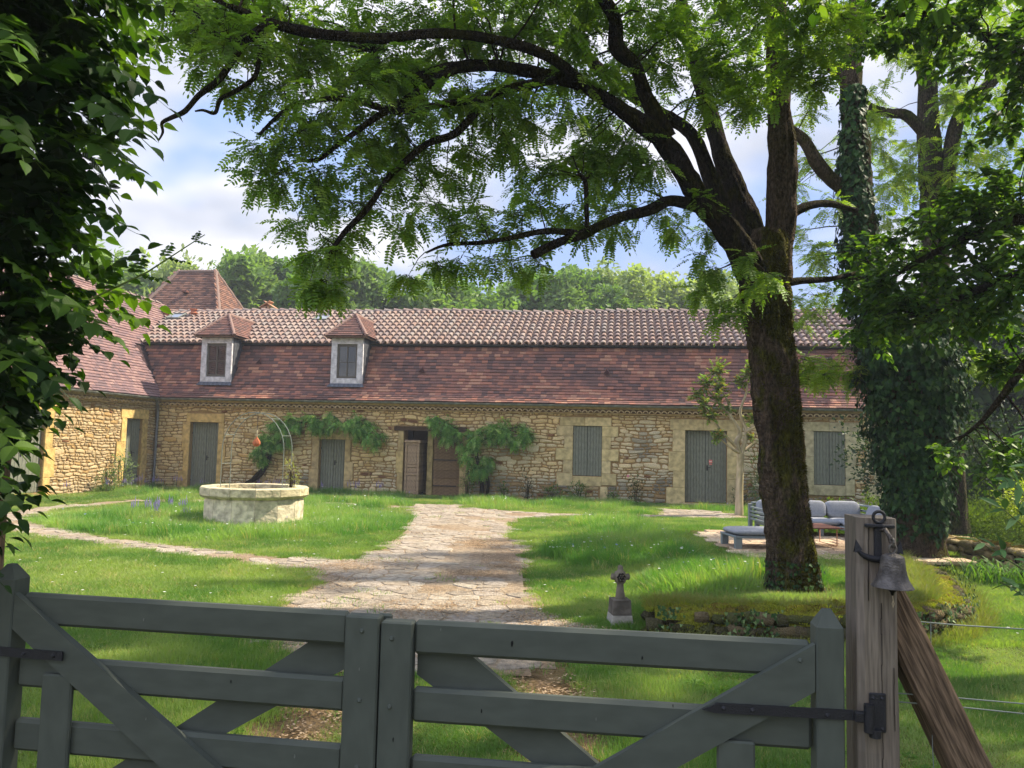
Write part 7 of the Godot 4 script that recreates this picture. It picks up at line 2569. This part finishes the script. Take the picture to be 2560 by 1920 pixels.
func build_far_trees() -> void:
	var pale := tones_of([[158, 176, 116], [168, 184, 122], [178, 190, 134]])
	var mid := tones_of([[120, 154, 80], [132, 162, 88], [144, 170, 98], [108, 142, 76]])
	var deep := tones_of([[110, 142, 78], [120, 150, 86], [130, 158, 92]])
	var list := [
		["leafy tree at the far left, half hidden by the climbing plant", -26.0, -47, 12.7, 5.0, mid, 1.0],
		["round-crowned tree above the wing roof, left of the pavilion's ridge", -20.4, -48, 13.3, 4.6, pale, 1.0],
		["tall bushy tree just right of the pavilion roof", -15.6, -48, 13.5, 4.2, mid, 1.1],
		["dark dense tree right behind the hanging locust sprays", -10.6, -46, 12.1, 4.0, deep, 1.3],
		["lower tree left of the middle of the long ridge", -6.9, -50, 12.6, 4.4, mid, 1.0],
		["bushy tree over the middle of the long ridge", -3.2, -47, 11.9, 4.0, mid, 1.1],
		["tall leafy tree above the ridge, under the low locust bough", 1.1, -48, 12.7, 3.8, mid, 1.1],
		["dark tree with its stems showing, right of the tall leafy tree", 4.4, -47, 12.6, 3.7, deep, 0.9],
		["pale airy tree right of the dark tree with stems", 7.6, -51, 14.2, 4.8, pale, 0.9],
		["pale airy tree nearest the big trunk, above the ridge", 12.0, -52, 13.8, 4.8, pale, 0.85],
		["low tree beyond the right end of the ridge, behind the big trunk", 15.5, -52, 9.1, 3.2, mid, 0.8],
		["low bright tree filling the gap over the ridge's left half", -12.6, -55, 11.9, 4.4, pale, 1.0],
		["low bright tree filling the gap over the ridge's middle", -0.8, -56, 11.9, 4.6, pale, 1.0],
	]
	for i in list.size():
		var e = list[i]
		far_tree(e[0], Vector3(e[1], 0, e[2]), e[3], e[4], e[5], 500 + i, e[6])
	var dark := tones_of([[52, 76, 40], [62, 88, 44], [70, 92, 52]])
	var right := [
		["dark tree in the shady wood right of the ivy-clad trunk", 15.0, -26.0, 7.5, 3.0, dark],
		["dark tree at the right edge of the wood, behind the far garden wall", 19.5, -27.0, 8.5, 3.2, dark],
		["deep green tree between the farmhouse gable and the wood", 15.5, -34.0, 7.0, 3.2, dark],
		["deep green tree at the back of the wood on the right", 22.5, -36.0, 9.5, 4.0, dark],
	]
	for i in right.size():
		var e = right[i]
		far_tree(e[0], Vector3(e[1], -0.1, e[2]), e[3], e[4], e[5], 600 + i, 1.4, "tree", "trees of the wood on the right", 0.02)

# ---------------------------------------------------------------- shrubs
func shrub(called: String, label: String, at: Vector3, size: Vector3, shape: Callable, tones: Array, count: int, m: Material, sd: int, group := "", stems := 6, solo := false) -> Node3D:
	rng.seed = sd
	var t := thing(called, label, "shrub" if called != "clipped_hedge" else "hedge", at, 0.0, group)
	var mb := MB.new()
	mb.col = S(92, 80, 60)
	for k in stems:
		var d := ball()
		mb.tube([Vector3(d.x * 0.05, -0.05, d.z * 0.05), Vector3(d.x * size.x * 0.35, size.y * 0.5, d.z * size.z * 0.35), Vector3(d.x * size.x * 0.8, size.y * R(0.7, 1.0), d.z * size.z * 0.8)], [0.012, 0.009, 0.003], 5)
	put(t, "stems", mb.done(), M.bark)
	var xf := []
	var f := fbm(1.2 / size.y, sd, 2)
	for k in count:
		var d := ball()
		d = d.normalized() * pow(d.length(), 0.6)
		var p := Vector3(d.x * size.x, size.y * (0.55 + d.y * 0.5), d.z * size.z) * (1.0 + 0.6 * f.get_noise_3d(d.x * size.x * 2.0, d.y * size.y * 2.0, d.z * size.z * 2.0))
		var ld := (d + ball() * 0.6 + Vector3(0, 0.3, 0)).normalized()
		xf.append(Transform3D(basis_to(ld, (Vector3.UP + ball() * 0.5).normalized()).scaled_local(Vector3.ONE * R(0.7, 1.25)), p))
	leaves(t, "leaf", shape, tones, xf, m, 40, solo)
	return t

func build_shrubs() -> void:
	var H := Transform3D(Basis(Vector3.UP, -deg_to_rad(7.97)), Vector3(-12.05, 0, -26.1))
	var rose := func(c): return lance_leaf(c, 0.055, 0.032)
	var green := tones_of([[74, 108, 46], [88, 122, 52], [64, 96, 44], [104, 132, 64]])
	var silver := tones_of([[132, 152, 112], [118, 140, 100], [150, 166, 128]])
	shrub("rose_bush", "silvery-green rose bush against the wing wall, left of its grey door", H * Vector3(0.4, 0, 2.15), Vector3(0.36, 1.15, 0.36), rose, silver, 700, M.leaf, 701)
	shrub("rose_bush", "small dark rose bush at the foot of the wing wall, left of the silvery one", H * Vector3(0.42, 0, 2.85), Vector3(0.34, 0.62, 0.3), rose, green, 450, M.leaf, 702)
	var list := [
		["leafy shrub at the foot of the right climbing plant, next to the porch", 10.9, 0.26, 0.8, green, 380],
		["small bright bush under the right climbing plant's crown, by the bare wall", 12.0, 0.2, 0.45, green, 260],
		["tall thin dark shrub left of the middle window shutters", 12.75, 0.26, 0.85, tones_of([[60, 78, 44], [72, 84, 52], [84, 88, 60]]), 260],
		["low bush under the left corner of the middle window", 13.55, 0.34, 0.42, green, 380],
		["broad low bush under the middle of the shuttered window", 14.35, 0.36, 0.55, green, 480],
		["little bush right of the middle window's sill", 15.4, 0.2, 0.36, green, 220],
		["dark rose with a pink bloom between the window and the wide door", 16.1, 0.26, 0.75, tones_of([[58, 82, 44], [70, 94, 50]]), 320],
		["dark low shrub at the right foot of the wide door's step", 19.15, 0.24, 0.42, tones_of([[56, 76, 42], [66, 86, 46]]), 240],
	]
	for i in list.size():
		var e = list[i]
		shrub("wall_shrub", e[0], H * Vector3(e[1], -0.03, 0.32), Vector3(e[2], e[3], 0.24), rose, e[4], e[5], M.leaf, 710 + i, "shrubs along the foot of the front wall", 7)
	var bloom := thing("pink_rose", "single pink rose bloom against the stone wall left of the wide door", "flower", H * Vector3(15.85, 0.82, 0.3))
	var mb := MB.new()
	for k in 9:
		var a := TAU * k / 9.0
		var q := Basis(Vector3.BACK, a)
		mb.col = S(232, 150, 168)
		mb.tri(Vector3(0, 0, 0.02), q * Vector3(0.04, 0.018, R(0.0, 0.03)), q * Vector3(0.04, -0.018, R(0.0, 0.03)))
	put(bloom, "petals", mb.done(), M.petal)
	shrub("oleander", "upright narrow-leaved oleander between the young tree and the big trunk", H * Vector3(19.85, 0, 0.75), Vector3(0.55, 1.35, 0.4), func(c): return lance_leaf(c, 0.14, 0.024), tones_of([[96, 128, 70], [112, 142, 78], [82, 112, 64]]), 900, M.leaf, 730, "", 10)
	# crape myrtle
	rng.seed = 740
	var t := thing("crape_myrtle", "young smooth-stemmed tree with pruned branches and coppery leaf tufts before the wide door", "tree", Vector3(6.04, 0, -20.34))
	var limbs := [
		[Vector4(0, -0.05, 0, 0.12), Vector4(0.0, 0.5, 0, 0.10), Vector4(0.02, 1.2, 0, 0.095), Vector4(0.03, 1.6, 0, 0.10)],
		[Vector4(0.03, 1.55, 0, 0.08), Vector4(-0.08, 1.9, 0.02, 0.07), Vector4(0.0, 2.15, 0.05, 0.06), Vector4(-0.25, 2.55, 0.1, 0.045), Vector4(-0.6, 2.95, 0.15, 0.03), Vector4(-0.95, 3.35, 0.2, 0.015)],
		[Vector4(0.03, 1.55, 0, 0.07), Vector4(0.14, 1.9, 0.0, 0.06), Vector4(0.2, 2.2, -0.05, 0.055), Vector4(0.05, 2.7, -0.1, 0.04), Vector4(0.2, 3.2, -0.1, 0.03), Vector4(0.25, 3.6, -0.1, 0.015)],
		[Vector4(-0.05, 1.75, 0, 0.05), Vector4(-0.5, 2.15, 0.2, 0.035), Vector4(-0.85, 2.6, 0.3, 0.025), Vector4(-1.0, 2.8, 0.3, 0.012)],
		[Vector4(-0.25, 2.5, 0.1, 0.04), Vector4(-0.3, 2.95, 0, 0.03), Vector4(-0.5, 3.4, -0.1, 0.02), Vector4(-0.55, 3.75, -0.1, 0.012)],
		[Vector4(-0.05, 1.65, 0.05, 0.04), Vector4(-0.3, 1.75, 0.25, 0.03), Vector4(-0.62, 2.0, 0.35, 0.014)],
		[Vector4(0.15, 1.7, 0, 0.05), Vector4(0.5, 1.95, -0.1, 0.03), Vector4(0.8, 2.05, -0.1, 0.02)],
		[Vector4(0.18, 2.2, 0, 0.045), Vector4(0.5, 2.45, 0.1, 0.035), Vector4(0.75, 3.0, 0.1, 0.02)],
		[Vector4(-0.5, 2.9, 0.12, 0.03), Vector4(-0.85, 3.0, 0.1, 0.02), Vector4(-1.15, 3.1, 0.1, 0.01)],
	]
	for i in limbs.size():
		mb = MB.new()
		limb(mb, limbs[i], 12, 0.05, 40 + i, S(186, 168, 138), S(160, 146, 112), 0.35, 5)
		put(t, "trunk" if i == 0 else "branch", mb.done(), M.plain)
	var out := []
	var tw := MB.new()
	tw.col = S(150, 120, 90)
	for c in [[-0.95, 3.4, 0.2, 0.24], [-0.55, 3.8, -0.1, 0.26], [-0.5, 3.35, -0.1, 0.26], [0.25, 3.7, -0.1, 0.26], [0.05, 3.5, -0.1, 0.16], [-1.0, 2.85, 0.3, 0.24], [-0.6, 3.0, 0.15, 0.24], [-0.85, 2.6, 0.3, 0.2], [-0.62, 2.05, 0.35, 0.18], [0.8, 2.1, -0.1, 0.16], [0.75, 3.05, 0.1, 0.24], [0.35, 2.5, 0, 0.18], [-0.3, 2.75, 0, 0.16], [-1.15, 3.1, 0.1, 0.2], [0.3, 2.05, 0, 0.1], [0.5, 3.3, 0, 0.2]]:
		var cc := Vector3(c[0], c[1], c[2])
		spray(tw, out, cc, c[3] * 1.25, cc + Vector3(0.02, -0.1, 0), 26, 1.0, 0.1, 0.012)
	put(t, "twigs", tw.done(), M.plain)
	leaves(t, "leaf", func(c): return lance_leaf(c, 0.075, 0.045), tones_of([[116, 146, 62], [136, 162, 68], [176, 140, 76], [98, 128, 58], [156, 174, 84]]), out, M.leaf, 60)
	# climbers on the front wall
	climber("wisteria", "climbing plant arching over the low grey door with a dark twisted stem", [[4.05, 1.4, 0.3], [4.2, 1.7, 0.32], [4.4, 2.05, 0.32], [4.75, 2.25, 0.3], [5.15, 2.3, 0.3], [5.6, 2.3, 0.28], [6.05, 2.38, 0.28], [6.5, 2.33, 0.28], [6.95, 2.35, 0.3], [7.3, 2.22, 0.32], [7.6, 2.02, 0.36], [7.75, 1.8, 0.3], [4.7, 1.95, 0.26], [4.0, 1.15, 0.2], [5.9, 2.2, 0.2], [4.5, 1.6, 0.24], [7.4, 2.0, 0.25]],
		[[Vector4(3.2, -0.05, 0.12, 0.09), Vector4(3.45, 0.2, 0.13, 0.08), Vector4(3.9, 0.5, 0.12, 0.07), Vector4(4.15, 0.95, 0.12, 0.06), Vector4(4.3, 1.5, 0.12, 0.05), Vector4(4.7, 2.05, 0.12, 0.04), Vector4(5.6, 2.28, 0.12, 0.03), Vector4(7.2, 2.2, 0.12, 0.02)], [Vector4(3.5, 0.05, 0.15, 0.07), Vector4(3.75, 0.45, 0.16, 0.06), Vector4(4.1, 0.85, 0.15, 0.05), Vector4(4.2, 1.3, 0.15, 0.04)]], 760)
	climber("wisteria", "climbing plant with two rounded leafy heads right of the porch door", [[9.75, 2.35, 0.26], [10.0, 2.22, 0.32], [10.35, 2.08, 0.32], [10.75, 1.92, 0.26], [11.4, 2.18, 0.3], [11.75, 2.25, 0.34], [12.1, 2.2, 0.36], [12.45, 2.1, 0.34], [12.7, 1.95, 0.24], [11.1, 1.68, 0.3], [10.95, 1.4, 0.3], [11.2, 1.12, 0.3], [11.5, 1.2, 0.24], [11.2, 0.9, 0.2], [11.7, 2.0, 0.26], [10.15, 2.0, 0.22], [12.2, 1.95, 0.26]],
		[[Vector4(11.28, -0.05, 0.1, 0.09), Vector4(11.3, 0.45, 0.12, 0.07), Vector4(11.2, 0.95, 0.12, 0.06), Vector4(11.1, 1.45, 0.12, 0.05), Vector4(11.35, 1.85, 0.12, 0.04), Vector4(12.2, 2.15, 0.12, 0.025)], [Vector4(11.45, -0.05, 0.1, 0.06), Vector4(11.5, 0.5, 0.12, 0.05), Vector4(11.3, 1.1, 0.12, 0.04)], [Vector4(11.1, 1.45, 0.12, 0.04), Vector4(10.8, 1.9, 0.12, 0.03), Vector4(10.0, 2.2, 0.12, 0.015)]], 761)
	# thin bamboo-like climber on the arch's right foot
	shrub("climbing_bamboo", "thin pale-leaved climber on the right foot of the well's arch", Vector3(-4.42, 0.72, -15.75), Vector3(0.14, 0.5, 0.14), func(c): return lance_leaf(c, 0.075, 0.014), tones_of([[168, 172, 92], [150, 160, 84], [186, 180, 110]]), 130, M.leaf, 770)
	# right edge: laurel, yellow-green bush, strap leaves, hedge, wood floor shrubs
	rng.seed = 780
	t = thing("laurel", "glossy pale-backed laurel sprigs entering at the right edge behind the wire fence", "shrub", Vector3(3.75, 0, -5.1))
	mb = MB.new()
	mb.col = S(96, 104, 60)
	out = []
	for q in [[-0.52, 1.62, 0.05], [-0.42, 1.72, 0.1], [-0.36, 1.5, 0.0], [-0.55, 1.18, -0.2], [-0.3, 1.08, -0.1], [-0.2, 1.85, 0.1], [-0.1, 1.3, 0.1], [0.1, 1.6, 0.0], [-0.48, 1.42, -0.05], [-0.3, 1.95, 0.0], [-0.42, 0.92, -0.2]]:
		var tip := Vector3(q[0], q[1], q[2])
		mb.tube([Vector3(0.3, 0.4, 0), Vector3(q[0] * 0.3 + 0.1, q[1] * 0.75, q[2]), tip], [0.012, 0.008, 0.003], 5)
		for k in 9:
			var d := (tip - Vector3(0.2, q[1] - 0.25, 0)).normalized()
			var ld := (d * 0.5 + ball() * 0.9 + Vector3(-0.1, -0.1, 0.1)).normalized()
			out.append(Transform3D(basis_to(ld, (Vector3.UP + Vector3(0, 0, 0.5) + ball() * 0.4).normalized()).scaled_local(Vector3.ONE * R(0.75, 1.2)), tip - d * R(0.0, 0.2)))
	put(t, "stems", mb.done(), M.plain)
	leaves(t, "leaf", func(c): return lance_leaf(c, 0.125, 0.042), tones_of([[92, 124, 74], [106, 140, 82], [80, 110, 64], [128, 156, 98]]), out, M.thick_leaf)
	shrub("golden_bush", "sunlit yellow-green bush in front of the dark wood at the right edge", Vector3(8.35, 0.62, -12.3), Vector3(0.5, 0.7, 0.45), rose, tones_of([[168, 182, 64], [186, 192, 84], [150, 168, 58]]), 1400, M.leaf, 790)
	shrub("dark_undergrowth", "shaded undergrowth filling the gap between the ivy-clad trunk and the golden bush", Vector3(10.8, 0, -19.0), Vector3(2.2, 2.6, 1.2), func(c): return leaf_clump(c, 6, 0.12, 0.15, 5), tones_of([[56, 76, 44], [64, 84, 50], [48, 66, 40]]), 1500, M.leaf, 791)
	shrub("clipped_hedge", "low clipped hedge on a bank behind the far garden wall", Vector3(9.3, -0.35, -15.6), Vector3(3.0, 1.0, 0.7), func(c): return leaf_clump(c, 8, 0.05, 0.07, 6), tones_of([[92, 112, 50], [106, 124, 56], [80, 100, 44]]), 5200, M.leaf, 792)
	rng.seed = 800
	t = thing("strap_leaved_plant", "clump of arching strap-shaped leaves at the foot of the far garden wall", "plant", Vector3(6.85, -0.06, -11.0))
	out = []
	for k in 190:
		var a := R(0, TAU)
		var p := Vector3(R(-0.35, 0.35), 0, R(-0.3, 0.3))
		out.append(Transform3D(Basis(Vector3.UP, a).scaled_local(Vector3.ONE * R(0.5, 0.9)), p))
	leaves(t, "leaf", strap_leaf, tones_of([[86, 124, 54], [102, 140, 66], [74, 110, 48], [130, 158, 92]]), out, M.leaf, 120)
	# lavender and catmint spikes
	mb = MB.new()
	for k in 7:
		var p := Vector3(R(-0.08, 0.08), 0, R(-0.08, 0.08))
		var h := R(0.28, 0.45)
		mb.col = S(110, 128, 84)
		mb.tube([p, p + Vector3(R(-0.03, 0.03), h * 0.65, R(-0.03, 0.03))], [0.003, 0.002], 3, false)
		mb.col = S(150, 138, 190)
		mb.tube([p + Vector3(0, h * 0.62, 0), p + Vector3(R(-0.02, 0.02), h * 0.8, 0), p + Vector3(R(-0.02, 0.02), h, 0)], [0.003, 0.007, 0.002], 4, false)
	var xf := []
	var tint := []
	for k in 46:
		var at: Vector3
		if k < 14: at = Vector3(-7.0 + R(-1.3, 0.9), 0.05, -16.6 + R(-1.2, 1.2))
		elif k < 32: at = H * Vector3(R(0.2, 8.5), 0.02, R(0.2, 0.6))
		else: at = H * Vector3(R(0.3, 0.6), 0.02, R(0.4, 5.0))
		xf.append(Transform3D(Basis(Vector3.UP, R(0, TAU)).scaled(Vector3.ONE * R(0.7, 1.1)), at))
		tint.append(Color.WHITE)
	scatter("lavender", mb.done(), xf, tint, M.petal)

func strap_leaf(tone: Color) -> ArrayMesh:
	var mb := MB.new()
	mb.col = tone
	for i in 6:
		var t0 := i / 6.0
		var t1 := (i + 1) / 6.0
		var p := func(t: float) -> Vector3: return Vector3(t * 0.42, 0.46 * sin(t * 2.3) / sin(1.57) * 0.8, 0)
		var w := func(t: float) -> float: return 0.011 * (1.0 - pow(t, 3.0))
		mb.quad(p.call(t0) + Vector3(0, 0, w.call(t0)), p.call(t1) + Vector3(0, 0, w.call(t1)), p.call(t1) - Vector3(0, 0, w.call(t1)), p.call(t0) - Vector3(0, 0, w.call(t0)))
	return mb.done()

func climber(called: String, label: String, sprays: Array, stems: Array, sd: int) -> void:
	rng.seed = sd
	var t := thing(called, label, "climbing plant", Vector3(-12.05, 0, -26.1), -deg_to_rad(7.97))
	for s in stems:
		var mb := MB.new()
		limb(mb, s, 9, 0.22, sd, S(62, 50, 42), S(54, 50, 32), 0.2, 6)
		put(t, "stem", mb.done(), M.bark)
	var out := []
	var tw := MB.new()
	tw.col = S(80, 66, 48)
	for s in sprays:
		var c := Vector3(s[0], s[1], 0.26)
		for k in 4:
			spray(tw, out, c + Vector3(R(-1, 1), R(-1, 1), R(-0.4, 0.7)) * s[2] * 0.65, s[2] * 0.75, nearest_on(stems, c, 0.7), 8, 0.9, 0.7, 0.035)
	for i in out.size():
		if out[i].origin.z < 0.06: out[i].origin.z = 0.06 + R(0, 0.1)
	put(t, "twigs", tw.done(), M.bark)
	leaves(t, "leaf", func(c): return pinnate(c, 5, 0.24, 0.062, 0.026, false, 0.08), tones_of([[106, 156, 70], [128, 180, 84], [154, 200, 104], [88, 136, 62], [182, 210, 124]]), out, M.leaf, 200)
# ---------------------------------------------------------------- the scene
func _ready() -> void:
	rng.seed = 20240
	environment()
	materials()
	build_ground()
	build_house()
	build_tower()
	rng.seed = 31
	build_walls()
	rng.seed = 32
	build_gate()
	build_bell()
	build_fence()
	rng.seed = 33
	build_well()
	build_cross()
	build_lounge()
	build_armoire()
	rng.seed = 34
	build_locust()
	rng.seed = 35
	build_ivy_tree()
	rng.seed = 36
	build_back_locust()
	rng.seed = 37
	build_lime()
	rng.seed = 38
	build_vine()
	build_far_trees()
	build_shrubs()
	rng.seed = 39
	build_grass()
